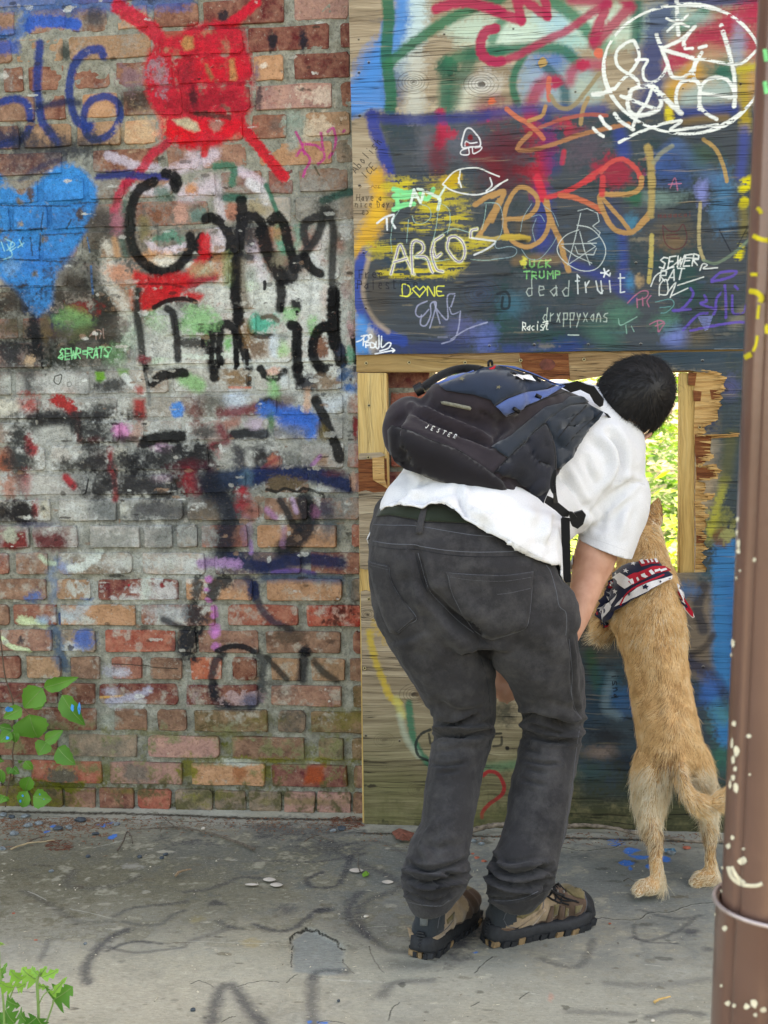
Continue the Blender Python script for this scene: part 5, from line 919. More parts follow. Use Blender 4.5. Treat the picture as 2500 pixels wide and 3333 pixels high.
# ================================================================== BRICK WALL
Z0 = [2655,2568,2480,2392,2306,2223,2134,2046,1962,1877,1790,1700,1613,1533,1437,1357,1278,1187,1092,1009,922,828,730,636,546,457,365,268,172,78,-15,-108]
ZB = [P(900, y, 0)[2] for y in Z0]
while ZB[-1] < 2.66: ZB.append(ZB[-1]+.0762)
wall = empty('brick_wall', (-1.0,0.15,0.0), 'old red brick wall covered in layers of spray paint, left of the boarded doorway', 'wall')
JAMB = P(1395,1400,0.0)[0]
XL = -1.62
# mortar body: front sheet with hand-tooled unevenness, then the thickness behind it
nx, nz = 190,420
vx = np.linspace(XL, JAMB-.004, nx); vz = np.linspace(-.12,2.66, nz)
V = []
for j, z in enumerate(vz):
    for i, x in enumerate(vx):
        yy = .0085+.0035*mnoise.noise((x*22, z*30,1.3))+.0025*mnoise.noise((x*70, z*80,4.1))+.006*mnoise.noise((x*3, z*3,9.0))
        if z > .9: yy -= .0052
        V.append((x, yy, z))
Fq = [(j*nx+i, j*nx+i+1,(j+1)*nx+i+1,(j+1)*nx+i) for j in range(nz-1) for i in range(nx-1)]
mesh('mortar_joints', V, Fq, M_MORTAR, wall, True)
bx1 = box_vf(XL, JAMB-.004,.026,.31,-.12,2.66)
mesh('wall_core', *bx1, M_MORTAR, wall)
up = M('plain_brickwork', .9); bt = nd(up.nt, 'ShaderNodeTexBrick'); bt.inputs['Scale'].default_value = 1.0; bt.inputs['Brick Width'].default_value = .2335; bt.inputs['Row Height'].default_value = .0762; bt.inputs['Mortar Size'].default_value = .0075; bt.inputs['Mortar Smooth'].default_value = .3
bt.inputs['Color1'].default_value = C4((140,98,82)); bt.inputs['Color2'].default_value = C4((112,76,66)); bt.inputs['Mortar'].default_value = C4((140,140,130))
_sp = nd(up.nt, 'ShaderNodeSeparateXYZ'); up.L(up.pos, _sp.inputs[0]); _cb = nd(up.nt, 'ShaderNodeCombineXYZ'); up.L(_sp.outputs[0], _cb.inputs[0]); up.L(_sp.outputs[2], _cb.inputs[1]); up.L(_cb.outputs[0], bt.inputs['Vector']); un = up.noise(18,6,.7); up.col(up.mix(up.ramp(up.noise(3.5,5,.7), [(.42,0.0),(.62,.6)]), up.mix(up.ramp(un, [(.3,.6),(.6,0.0)]), bt.outputs[0], (84,74,66)),(150,146,136))); up.bump(up.math('ADD', un, up.math('MULTIPLY', bt.outputs['Fac'], -1.2)),.8,.006)
far = join_vf(box_vf(-6, XL-.002,.0,.3,-.12,2.66), box_vf(-6,5,.0,.3,2.663,5.2), box_vf(.40,5,.0,.3,-.12,2.66))
tag(mesh('wall', *far, up.m), kind='structure')
tag(mesh('sun_block', *box_vf(JAMB, .40,.02,.42,1.33,2.66), up.m), kind='structure')  # added slab, unseen behind the upper sheet, keeps sun from passing the hole

CB = dict(b=(130,96,80), T=(192,142,106), t=(168,132,102), R=(168,82,68), D=(116,56,58), DR=(112,42,46), RR=(164,50,40), r=(152,88,76), g=(124,116,102), p=(172,130,122), w=(176,172,164), o=(104,90,60), n=(60,68,84), O=(192,96,70), rb=(128,76,64), bp=(150,108,94), dr=(112,50,40), dg=(98,94,84), db=(92,80,72), gr=(104,98,74))
ROWS = {0: 'b -20 90,b 100 203,bp 212 311,rb 324 436,R 448 557,g 573 690,g 700 800,g 810 915,p 924 1026,p 1032 1142,b 1150 1200', 1: 'b -80 40,R 101 331,p 356 593,T 623 862,D 886 1130,b 1153 1215', 2: 'rb -60 185,g 224 445,p 483 713,b 756 990,gr 1038 1118,o 1145 1210',
 3: 'db -40 45,rb 60 315,b 372 478,b 513 608,o 632 870,dg 903 994,o 1014 1180', 4: 'DR -60 186,rb 204 308,DR 324 579,DR 609 837,bp 882 1112,o 1150 1200', 5: 'rb -40 65,t 87 195,b 230 325,r 365 463,b 488 593,O 622 720,dr 754 833,t 884 978,t 1014 1121,b 1139 1200',
 6: 'bp -30 168,g 199 309,R 344 568,dg 580 638,bp 647 839,b 866 1108,rb 1150 1200', 7: 'b -40 27,r 45 184,T 197 441,rb 461 697,R 743 969,RR 998 1175', 8: 'b -60 150,t 186 293,DR 320 580,T 604 820,T 868 1114,g 1142 1200', 9: 'r -30 27,b 54 155,g 188 430,w 465 665,n 700 980,rb 1010 1170',
 10: 'DR -20 95,DR 108 250,w 293 455,w 470 560,g 575 640,r 658 803,T 839 1095,r 1146 1200', 11: 'w -60 163,w 190 376,g 390 593,g 610 840,b 860 1000,b 1018 1170', 12: 'w -60 283,g 310 557,g 575 800,b 862 1003,n 1030 1140,b 1150 1200', 13: 'g -40 148,w 165 412,g 440 680,g 700 910,w 980 1165',
 14: 'b -30 95,w 125 230,g 265 385,b 400 465,b 475 590,rb 600 740,g 755 870,b 890 1040,w 1050 1165', 25: 'b -40 60,t 75 230,t 250 390,T 405 506,r 540 790,rb 821 933,t 994 1139', 24: 'rb -30 200,rb 300 514,bp 546 640,bp 660 800,T 846 1081,g 1095 1180', 26: 'b -60 110,rb 137 213,T 268 383,rb 400 590,D 610 815,p 831 1081,rb 1110 1180',
 27: 'rb 11 72,rb 94 206,rb 239 353,rb 376 560,R 580 815,T 828 920,DR 956 1139', 28: 'b -60 35,t 52 203,t 224 488,R 520 788,DR 810 1072,DR 1110 1180', 29: 'b -60 45,bp 90 210,b 230 345,T 380 480,rb 500 645,DR 661 922,p 956 1135', 23: 'g -60 120,db 140 270,db 290 400,bp 430 560,w 575 700,rb 720 850,D 875 954,b 975 1130'}
def brick_mesh(w, h, d, sd, rnd=.5):
    r = random.Random(sd); cx, cz = w/2, h/2; rr = min(cz, .004+.009*rnd*r.random()**2); pts = []
    for (sx, sz) in ((1,-1),(1,1),(-1,1),(-1,-1)):
        c = [(cx-rr, -cz),(cx-rr*.3,-cz+rr*.3),(cx, -cz+rr)] if sz < 0 else [(cx, cz-rr),(cx-rr*.3, cz-rr*.3),(cx-rr, cz)]
        if sx < 0: c = [(-a, b) for a, b in reversed(c)]
        pts += c
        if sz > 0 and sx > 0: pts += [(cx*.33, cz),(-cx*.33, cz)]
        if sz < 0 and sx < 0: pts += [(-cx*.33,-cz),(cx*.33,-cz)]
    n = len(pts); v = []
    jo = [(r.uniform(-1,1)*.0022, r.uniform(-1,1)*.0022) for _ in range(n)]
    tilt = (r.uniform(-1,1)*.004, r.uniform(-1,1)*.006)
    for (a, b),(ja, jb) in zip(pts, jo): v.append(((a+ja)*.978,-d+tilt[0]*a/cx+tilt[1]*b/cz*.5+r.uniform(-1,1)*.0008,(b+jb)*.94))
    for (a, b),(ja, jb) in zip(pts, jo): v.append((a+ja, -d+.0034, b+jb))
    for (a, b),(ja, jb) in zip(pts, jo): v.append((a+ja, .03, b+jb))
    f = [tuple(range(n))]
    for k in range(2):
        for i in range(n):
            j = (i+1) % n; f.append((k*n+i, (k+1)*n+i, (k+1)*n+j, k*n+j))
    me = bpy.data.meshes.new('brick'); me.from_pydata(v, [], f); me.materials.append(M_BRICK)
    sm = [False]+[True]*n+[False]*n; me.polygons.foreach_set('use_smooth', sm); me.update(); return me
def put_brick(x0, x1, z0, z1, colr, proud=.0, name='brick', parent=wall):
    me = brick_mesh(x1-x0, z1-z0,.0015+proud, random.random(),1.0)
    o = bpy.data.objects.new(name, me); COL.objects.link(o); o.parent = parent
    o.matrix_parent_inverse = Matrix.Translation(-parent.location)
    o.location = ((x0+x1)/2,0,(z0+z1)/2); o.rotation_euler = (0, random.uniform(-.006,.006),0)
    c = np.array(colr)*random.uniform(.94,1.06); l = lin(np.clip(c, 0,255))*ALB; o.color = (float(l[0]), float(l[1]), float(l[2]),1)
rr_ = random.Random(5)
for k in range(len(ZB)-1):
    z0, z1 = ZB[k]+.0075, ZB[k+1]-.0075
    if k > 13: z0 -= .0015; z1 += .0015
    if z0 < 0.004: z0 = .004
    ym = (Z0[k]+Z0[k+1])/2.0 if k+1 < len(Z0) else -150
    if k in ROWS:
        spans = []
        for tk in ROWS[k].split(','):
            c, a, b = tk.split(); spans.append((P(float(a), ym, 0)[0], P(float(b), ym, 0)[0], CB[c]))
    else:
        spans = []; x = P(-110, ym, 0)[0]-rr_.random()*.1
        while x < JAMB-.25:
            L = .100 if rr_.random() < .36 else .2185
            spans.append((x, x+L, CB[rr_.choice(['b', 'rb', 'g', 'bp', 't', 'r', 'w', 'rb'])])); x += L+.0145
    x0f = spans[0][0]-.016
    while x0f > XL+.02: spans.insert(0,(max(XL, x0f-.2185), x0f, CB[rr_.choice(['b', 'rb', 'g'])])); x0f -= .2335
    # behind the boards up to the doorway's jamb: clean red brick seen through the hole
    e = spans[-1][1]
    if 12 <= k <= 20:
        spans[-1] = (spans[-1][0], min(e, JAMB-.24), spans[-1][2]); e = spans[-1][1]
        cut = JAMB-(.105 if k % 2 else .21)
        spans.append((e+.012, cut-.012, CB['R'])); spans.append((cut, JAMB+.002, CB['R'] if k % 2 else CB['D']))
    for a, b, c in spans:
        if b-a > .02: put_brick(a, b, z0, z1, c, rr_.uniform(-.001,.003) if k < 11 else rr_.uniform(-.003,.001))

# ================================================================== BOARDS OVER THE DOORWAY
def toB(dy): return lambda a, b: P(a, b, YB+dy)
def board(name, poly, dy, th, mat, parent, holes=(), bev=0.0):
    v, f = poly_prism(poly, holes, toB(dy),(0, th, 0)); o = mesh(name, v, f, mat, parent); fix_normals(o)
    if bev: bevel_mod(o, bev, 1)
    return o
edge = [(1135,-160),(1135,0),(1142,300),(1149,600),(1154,900),(1158,1155)]
botE = [(1158+i*(2620-1158)/30.0,1155-(1155-1133)*i/30.0+random.uniform(-1.6,1.6)*(1 if i < 18 else .3)) for i in range(31)]
upb = board('plywood_panel', edge+botE+[(2660,-160)], 0,.014, M_BOARD, None)
tag(upb, 'upper plywood sheet over the doorway, grey cracked grain under bright spray tags and chalk writing', 'plywood sheet')
jag = [(2298,1863),(2302,1850),(2284,1830),(2300,1812),(2283,1798),(2303,1785),(2290,1768),(2303,1745),(2284,1730),(2302,1712),(2295,1690),(2308,1680),(2290,1666),(2299,1652),(2285,1640),(2272,1634),(2310,1628),(2326,1616),(2322,1608),(2290,1606),(2298,1590),(2296,1572),(2272,1566),(2338,1556),(2334,1540),(2352,1532),(2336,1524),(2332,1510),(2284,1517),(2300,1500),(2324,1490),(2312,1470),(2314,1450),(2316,1428),(2402,1421),(2404,1412),(2316,1416),(2282,1418),(2300,1407),(2292,1392),(2318,1374),(2338,1366),(2336,1334),(2352,1318),(2338,1310),(2354,1296),(2344,1280),(2358,1270),(2356,1250),(2366,1228),(2344,1220),(2345,1215),(2334,1210),(2318,1207),(2302,1213),(2280,1212),(2241,1205),(2200,1207),(2157,1212),(2080,1200),(2050,1196),(2070,1180),(2112,1154),(2150,1147)]
low = board('plywood_panel', [(1167,1602),(1190,1596),(1215,1604),(1262,1600),(1264,1868),(1980,1869),(2182,1866)]+jag+[(2640,1139),(2640,2790),(1900,2738),(1500,2722),(1300,2713),(1186,2708),(1180,2300),(1174,1926),(1190,1921),(1205,1927),(1226,1922),(1214,1886),(1218,1850),(1190,1854),(1172,1850)], .0005,.006, M_BOARD, None)
tag(low, 'lower plywood sheet with a large broken out hole the man and dog look through', 'plywood sheet')
def torn(name, poly, dy, mat, th=.003): return board(name, poly, dy, th, mat, low)
torn('torn_veneer', [(2256,1212),(2262,1300),(2258,1420),(2266,1500),(2262,1640),(2267,1760),(2262,1868),(2330,1872),(2420,1700),(2420,1400),(2440,1200),(2320,1196)], .0066, M_TORN)
for pl in ([(2262,1414),(2316,1420),(2314,1500),(2268,1514),(2262,1470)], [(2266,1520),(2300,1522),(2320,1512),(2334,1558),(2268,1562)], [(2240,1214),(2268,1213),(2262,1256),(2240,1252)], [(2256,1270),(2284,1274),(2280,1306),(2258,1306)], [(2310,1268),(2340,1270),(2350,1300),(2316,1300)], [(2268,1740),(2300,1738),(2296,1766),(2266,1768)]):
    torn('brown_inner_layer', pl, .0060-.001*random.random(), M_CORE, .001)
torn('torn_veneer', [(1240,1150),(1420,1152),(1500,1148),(1690,1148),(1820,1150),(2112,1142),(2120,1156),(2075,1182),(2010,1204),(1950,1226),(1862,1240),(1840,1232),(1770,1238),(1700,1210),(1690,1180),(1600,1178),(1560,1170),(1420,1162)], .0068, wood_mat('grey_brown_veneer', ((112,82,54),(156,124,88),(188,160,120)), gx=5, gz=90, crack=.9))
torn('brown_inner_layer', [(1690,1150),(1850,1150),(1856,1236),(1780,1234),(1702,1206)], .0058, M_CORE, .001)
torn('brown_inner_layer', [(1166,1494),(1214,1490),(1258,1492),(1262,1606),(1168,1606)], .0068, M_CORE)
torn('torn_veneer', [(1212,1490),(1250,1488),(1252,1558),(1262,1590),(1214,1562)], .004, M_TORN, .002)
torn('torn_veneer', [(1168,1476),(1240,1472),(1256,1482),(1210,1494),(1168,1496)], .005, wood_mat('pale_weathered_veneer', ((130,112,90),(170,152,128),(196,180,156)), gx=5, gz=90, crack=.8),.002)
torn('torn_veneer', [(1170,1845),(1230,1845),(1232,1930),(1170,1932)], .0068, M_STUD, .003)
kn = [(1782+26*math.cos(t*.35)*(1+.06*math.sin(t*3)),1187+19*math.sin(t*.35)*(1+.08*math.cos(t*2))) for t in range(18)]
torn('wood_knot', kn, .0045, simple('knot_wood', (104,54,42),.7,.2,60,.4),.0012)
# splinters along the broken edges
sv, sf_ = [], []
for i in range(260):
    j = random.randrange(2,58); a = np.array(jag[j]); b = np.array(jag[j+1]); c = a+(b-a)*random.random()
    L = random.uniform(10,44); dx = -L*random.uniform(.7,1); dyp = L*random.uniform(-.16,.12); wpx = random.uniform(1.2,4.0)
    d0, d1 = random.uniform(.0005,.004), random.uniform(-.006,.003)
    p0 = P(c[0]+6, c[1]-wpx, YB+d0); p1 = P(c[0]+6, c[1]+wpx, YB+d0); p2 = P(c[0]+dx, c[1]+dyp+wpx*.3, YB+d1); p3 = P(c[0]+dx, c[1]+dyp-wpx*.2, YB+d1)
    if c[0]+dx < 2258: continue
    o = len(sv); sv += [p0, p1, p2, p3,(p0+p1)/2+np.array([0,.0015,0])]; sf_ += [(o, o+1, o+2, o+3),(o, o+4, o+1),(o+4, o, o+3),(o+1, o+4, o+2),(o+3, o+2, o+4)]
tag(mesh('splinters', sv, sf_, M_TORN, low), kind='stuff')
frame = empty('door_frame', P(1700,1200, YB+.03), 'yellow pine studs and header framing the hole behind the torn plywood', 'wood frame')
def stud(name, x0, x1, y0, y1, dy, th, mat, x0b=None, x1b=None):
    v, f = poly_prism([(x0, y0),(x1, y0),(x1b or x1, y1),(x0b or x0, y1)], (), toB(dy),(0, th, 0)); o = mesh(name, v, f, mat, frame); fix_normals(o); bevel_mod(o, .002,1); return o
stud('header', 1160,2640,1128,1212,.0105,.045, M_HEAD)
stud('stud', 1163,1258,1214,2690,.0107,.045, M_STUD, 1180,1275)
stud('stud', 2214,2263,1214,2720,.0107,.06, M_STUD, 2206,2255)
stud('sill', 1264,2204,1872,1935,.0110,.045, M_STUD)
M_SCREW = simple('screw_metal', (176,160,120),.45,.2,300, metal=.5)
def torus_vf(c, R, r, n=14, m=6):
    v, f = [], []
    for i in range(n):
        a = 2*math.pi*i/n
        for j in range(m):
            b = 2*math.pi*j/m; q = R+r*math.cos(b); v.append((c[0]+q*math.cos(a), c[1]-r*math.sin(b)*.8, c[2]+q*math.sin(a)))
    for i in range(n):
        for j in range(m): f.append((i*m+j, ((i+1) % n)*m+j, ((i+1) % n)*m+(j+1) % m, i*m+(j+1) % m))
    return v, f
M_HOLE = simple('dark_socket', (40,32,28),.9)
for sx, sy, dy, par in ((1332,1180,.009, frame),(1514,1180,.009, frame),(1695,1173,.004, low),(1901,1170,.005, low),(1201,1320,.009, frame),(1199,1489,.003, low),(1201,1950,-.002, low),(2278,1390,.0045, low),(2278,1516,.004, low),(2278,1640,.004, low),(1187,2175,-.002, low),(1192,1182,.009, frame)):
    c = P(sx, sy, YB+dy); s_ = mesh('screw', *torus_vf(c, .0036,.0013), M_SCREW, par, True)
    tv, tf = tube_vf([c+np.array([0,.0005,0]), c+np.array([0,-.0002,0])], .0028,8); mesh('socket', tv, tf, M_HOLE, s_)

# ================================================================== FLOOR
def floor_mat():
    m = M('concrete', .94,.12)
    pc, pa = m.image(FIMG, FC.vec(m, 'XY'))
    n1 = m.noise(5,6,.65); n2 = m.noise(60,5,.7); n3 = m.noise(240,3,.6); st = m.noise(1.0,5,.7, m.map((9,60,1), rot=(0,0,.16)))
    base = m.ramp(n1, [(.25,(136,134,122)),(.5,(160,158,145)),(.75,(176,173,158))])
    base = m.mix(m.ramp(st, [(.5,0.0),(.72,.5)]), base, (178,172,150))
    base = m.mix(m.ramp(n2, [(.28,.5),(.42,0.0)]), base, (84,80,68))
    base = m.mix(m.ramp(n3, [(.3,.25),(.45,0.0)]), base, (60,58,52))
    cover = m.math('MULTIPLY', pa, m.ramp(m.noise(120,5,.75), [(.28,.5),(.5,1.0)]))
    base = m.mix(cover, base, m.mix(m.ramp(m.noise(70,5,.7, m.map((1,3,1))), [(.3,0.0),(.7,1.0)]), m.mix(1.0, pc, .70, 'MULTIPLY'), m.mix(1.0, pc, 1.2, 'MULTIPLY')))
    base = m.mix(m.ramp(m.noise(330,2,.5), [(.68,0.0),(.74,.8)]), base, (206,202,190))
    m.col(base); m.bump(m.math('ADD', m.math('MULTIPLY', n2,.8), m.math('ADD', m.math('MULTIPLY', n3,.35), m.math('MULTIPLY', st, .5))),.6,.004); return m.m
M_FLOOR = floor_mat()
fx = np.arange(-1.7,.75,.0062); fy = np.arange(-1.75,.02,.0062)
pat = np.array([FL(*p)[:2] for p in spline([(x, y) for x, y in T(600,2733, [(1090,795),(1200,820),(1290,870),(1380,920),(1440,985),(1430,1060),(1440,1150),(1200,1215),(980,1190),(965,1100),(970,980),(950,900),(1010,850)])], 3, True)])
X, Y = np.meshgrid(fx, fy)
ins = np.zeros(X.shape, bool)
for i in range(len(pat)):
    ax, ay = pat[i]; bx_, by_ = pat[(i+1) % len(pat)]
    ins ^= ((ay > Y) != (by_ > Y)) & (X < (bx_-ax)*(Y-ay)/(by_-ay+1e-12)+ax)
ytop = pat[:, 1].max(); ybot = pat[:, 1].min()
Zf = np.zeros(X.shape)
for j in range(X.shape[0]):
    for i in range(X.shape[1]):
        x, y = X[j, i], Y[j, i]
        Zf[j, i] = .0035*mnoise.noise((x*3, y*3,0))+.0016*mnoise.noise((x*14, y*22,2))+.0009*mnoise.noise((x*60, y*60,5))
Zf[ins] = Zf[ins]*.25-.0065*np.clip((Y[ins]-ybot)/(ytop-ybot)*1.6,0,1)
Zf += .010*np.clip((Y+.03)/.05,0,1)
ny_, nx_ = X.shape
idx = np.arange(ny_*nx_).reshape(ny_, nx_)
me = bpy.data.meshes.new('floor'); vv = np.stack([X.ravel(), Y.ravel(), Zf.ravel()], 1)
ff = np.stack([idx[:-1, :-1].ravel(), idx[:-1,1:].ravel(), idx[1:, 1:].ravel(), idx[1:, :-1].ravel()], 1)
me.from_pydata(vv.tolist(), [], ff.tolist()); me.update()
tag(link('floor', me, M_FLOOR, None, True), 'cracked grey concrete floor with faded black spray scrawls', kind='structure')
tag(mesh('ground', [(-8,-9,-.014),(8,-9,-.014),(8,.32,-.014),(-8,.32,-.014)], [(0,1,2,3)], M_FLOOR), kind='structure')
def on_floor(x, y):
    i = int(round((x+1.7)/.0062)); j = int(round((y+1.75)/.0062))
    return float(Zf[j, i]) if 0 <= i < nx_ and 0 <= j < ny_ else 0.0

# ================================================================== OUTSIDE, BEHIND THE DOORWAY
m = M('sunny_litter', .9); n = m.noise(22,6,.75); m.col(m.ramp(n, [(.35,(92,74,58)),(.48,(176,158,136)),(.6,(216,206,190)),(.75,(196,160,130))])); m.bump(n, .6,.02)
gx_, gy_ = 60,90; V = []
for j in range(gy_):
    y = .33+(j/float(gy_-1))**2*60
    for i in range(gx_):
        x = (i/float(gx_-1)-.5)*(10+y*1.6); V.append((x, y, -.06+.03*mnoise.noise((x*2, y*2,0))+(.04*(y-6) if y > 6 else 0)))
tag(mesh('terrain', V, [(j*gx_+i, j*gx_+i+1,(j+1)*gx_+i+1,(j+1)*gx_+i) for j in range(gy_-1) for i in range(gx_-1)], m.m, None, True), 'sunlit leaf litter and soil behind the wall', kind='structure')
def leaf_mat(name, a, b, trans=.35):
    m = M(name, .55,.35); oi = m.noise(7,2); m.col(m.ramp(oi, [(.35, a),(.65, b)]))
    tr = nd(m.nt, 'ShaderNodeBsdfTranslucent'); m.L(m.ramp(oi, [(.35, tuple(min(255, int(c*1.25)) for c in a)),(.65, tuple(min(255, int(c*1.25)) for c in b))]), tr.inputs[0])
    mx = nd(m.nt, 'ShaderNodeMixShader'); mx.inputs[0].default_value = trans; m.L(m.b.outputs[0], mx.inputs[1]); m.L(tr.outputs[0], mx.inputs[2]); m.nt.links.new(mx.outputs[0], m.out.inputs[0]); return m.m
def leaves_mesh(name, n, box, size, mat, seed, lean=.6, clumps=0, label=None, kind='stuff', stems=None):
    r = np.random.RandomState(seed); x0, x1, y0, y1, z0, z1 = box
    if clumps:
        c = np.stack([r.uniform(x0, x1, clumps), r.uniform(y0, y1, clumps), r.uniform(z0, z1, clumps)], 1)
        p = c[r.randint(0, clumps, n)]+r.randn(n, 3)*np.array([.16,.16,.13])
    else: p = np.stack([r.uniform(x0, x1, n), r.uniform(y0, y1, n), r.uniform(z0, z1, n)], 1)
    a = r.uniform(0,2*math.pi, n); s = size*r.uniform(.5,1.3, n); t = r.uniform(-lean, lean, n)
    d = np.stack([np.cos(a), np.sin(a), t], 1)*s[:, None]; w_ = np.stack([-np.sin(a), np.cos(a), r.uniform(-.5,.5, n)], 1)*(s*.34)[:, None]
    up_ = np.zeros((n, 3)); up_[:, 2] = s*.1
    V = np.stack([p, p+d*.45+w_, p+d, p+d*.45-w_, p+d*.5-up_], 1).reshape(-1,3)
    k = np.arange(n)*5; F = np.concatenate([np.stack([k, k+4, k+1], 1), np.stack([k+1, k+4, k+2], 1), np.stack([k+4, k+3, k+2], 1), np.stack([k, k+3, k+4], 1)])
    me = bpy.data.meshes.new(name); me.from_pydata(V.tolist(), [], F.tolist()); me.update(); o = link(name, me, mat); return tag(o, label, kind=kind)
LM1 = leaf_mat('bright_leaf', (120,170,40),(170,200,70)); LM2 = leaf_mat('mid_leaf', (60,110,44),(110,150,60)); LM3 = leaf_mat('dry_leaf', (190,166,140),(150,110,90),.2)
leaves_mesh('undergrowth', 7000,(-.9,1.3,.9,2.3,-.05,.62),.055, LM1,1,.9,160, 'bright ferny plants in the sun just outside the hole')
leaves_mesh('undergrowth', 9000,(-2.6,3.4,5.5,8.5,.0,.75),.09, LM2,2,.6,220, 'green undergrowth across the clearing')
leaves_mesh('leaf_litter', 5000,(-2.5,3.2,2.6,6.2,-.05,.0),.07, LM3,3,.2,0, 'dry leaf litter in the clearing')
leaves_mesh('foliage', 12000,(-4,6,9.5,13.5,.5,3.2),.13, LM1,4,.7,260, 'sunlit trees and brush closing the view behind the clearing')
leaves_mesh('foliage', 9000,(-6,8,14,19,.8,6.5),.2, LM2,6,.7,200, 'darker woods at the back')
tw = []
for i in range(150):
    x, y = random.uniform(-2.4,3.2), random.uniform(5.5,10); z = random.uniform(.1,1.2); L = random.uniform(.3,1.1); a = random.uniform(0,6.28)
    tw.append(tube_vf([(x, y, z),(x+L*.5*math.cos(a), y+L*.5*math.sin(a), z+L*.35),(x+L*math.cos(a+.3), y+L*math.sin(a+.3), z+L*random.uniform(.1,.8))], [.006,.004,.002], 4, False))
tag(mesh('brush', *join_vf(*tw), simple('dry_twig', (196,176,150),.9)), 'tangle of pale dry twigs in the sun', kind='stuff')

# ================================================================== BODY-BUILDING TOOLS
def ring_px(c, y, hw, d): return ((c[0]-hw[0], c[1]-hw[1], y),(c[0]+hw[0], c[1]+hw[1], y), d)
def loft_vf(rings, n=22, sub=3, ex=2.0):
    """rings: (left point, right point, depth radius) with each point (px, py, y)"""
    A = [np.concatenate([P(*l), P(*r), [d]]) for l, r, d in rings]
    A = spline(A, sub); v, f = [], []; N = len(A)
    C = [(a[:3]+a[3:6])/2 for a in A]
    for i, a in enumerate(A):
        t = C[min(i+1, N-1)]-C[max(i-1,0)]; h = (a[3:6]-a[:3])/2
        b = np.cross(t, h); b = b/(np.linalg.norm(b)+1e-9)*a[6]
        for k in range(n):
            th = 2*math.pi*k/n; c, s = math.cos(th), math.sin(th)
            c = math.copysign(abs(c)**(2/ex), c); s = math.copysign(abs(s)**(2/ex), s)
            v.append(C[i]+h*c+b*s)
    for i in range(N-1):
        for k in range(n): k2 = (k+1) % n; f.append((i*n+k, i*n+k2,(i+1)*n+k2,(i+1)*n+k))
    f.append(tuple(range(n-1,-1,-1))); f.append(tuple((N-1)*n+k for k in range(n)))
    return v, f
def limb_vf(L, n=16, sub=3):
    """L: (px, py, y, radius across in px, depth radius)"""
    r = []
    for i, (x, y, Y, hw, d) in enumerate(L):
        a = np.array(L[min(i+1, len(L)-1)][:2], float)-np.array(L[max(i-1,0)][:2], float); a /= np.linalg.norm(a)+1e-9
        px, py = a[1]*hw, -a[0]*hw
        if px > 0: px, py = -px, -py
        r.append(((x+px, y+py, Y),(x-px, y-py, Y), d))
    return loft_vf(r, n, sub)
def ell_vf(c, ax, n=16, m=12):
    v, f = [], []; c = np.array(c); ax = [np.array(a) for a in ax]
    for j in range(m+1):
        ph = math.pi*j/m
        for i in range(n):
            th = 2*math.pi*i/n; v.append(c+ax[0]*math.sin(ph)*math.cos(th)+ax[1]*math.sin(ph)*math.sin(th)+ax[2]*math.cos(ph))
    for j in range(m):
        for i in range(n): i2 = (i+1) % n; f.append((j*n+i, (j+1)*n+i, (j+1)*n+i2, j*n+i2))
    return v, f
def fuse(parts, voxel, smooth=6, fac=.5):
    v, f = join_vf(*parts); me = bpy.data.meshes.new('tmp'); me.from_pydata([tuple(map(float, p)) for p in v], [], f); me.update()
    o = bpy.data.objects.new('tmp', me); COL.objects.link(o)
    bm = bmesh.new(); bm.from_mesh(me); bmesh.ops.recalc_face_normals(bm, faces=bm.faces); bm.to_mesh(me); bm.free()
    r = o.modifiers.new('r', 'REMESH'); r.mode = 'VOXEL'; r.voxel_size = voxel
    if smooth: s = o.modifiers.new('s', 'SMOOTH'); s.iterations = smooth; s.factor = fac
    dg = bpy.context.evaluated_depsgraph_get(); dg.update(); ev = o.evaluated_get(dg); m2 = bpy.data.meshes.new_from_object(ev)
    bpy.data.objects.remove(o); bpy.data.meshes.remove(me); m2.materials.clear(); return m2
def co(me): a = np.zeros(len(me.vertices)*3, np.float32); me.vertices.foreach_get('co', a); return a.reshape(-1,3).astype(float)
def nor(me): a = np.zeros(len(me.vertices)*3, np.float32); me.vertices.foreach_get('normal', a); return a.reshape(-1,3).astype(float)
def setco(me, a): me.vertices.foreach_set('co', a.astype(np.float32).ravel()); me.update()
def polydist(q, pts):
    D = np.full(len(q),1e9)
    for (ax, ay),(bx, by) in zip(pts[:-1], pts[1:]):
        dx, dy = bx-ax, by-ay; t = np.clip(((q[:, 0]-ax)*dx+(q[:, 1]-ay)*dy)/(dx*dx+dy*dy+1e-9),0,1)
        D = np.minimum(D, np.hypot(q[:, 0]-ax-t*dx, q[:, 1]-ay-t*dy))
    return D
def sculpt(me, folds, noise=(), front=True):
    """folds: (points px, width px, amplitude m) pressed into the side that carries them; noise: (scale vec, amplitude)"""
    a = co(me); n = nor(me); q = projN(a); d = np.zeros(len(a)); view = CAM-a; view /= np.linalg.norm(view, axis=1)[:, None]
    face = np.clip(((n*view).sum(1)+.15)*3,0,1)
    for pts, wd, am in folds:
        pp = [tuple(c) for c in spline(pts, 5)]; D = polydist(q, pp)
        # folds fade out towards their ends
        e = np.minimum(np.hypot(q[:, 0]-pp[0][0], q[:, 1]-pp[0][1]), np.hypot(q[:, 0]-pp[-1][0], q[:, 1]-pp[-1][1]))
        d += am*np.exp(-(D/wd)**2)*np.clip(.25+e/(wd*3),0,1)*face
        d -= am*.45*np.exp(-((D-wd*1.9)/wd)**2)*np.clip(e/(wd*4),0,1)*face
    for sc, am in noise:
        d += am*np.array([mnoise.noise((p[0]*sc[0], p[1]*sc[1], p[2]*sc[2])) for p in a])
    setco(me, a+n*d[:, None])
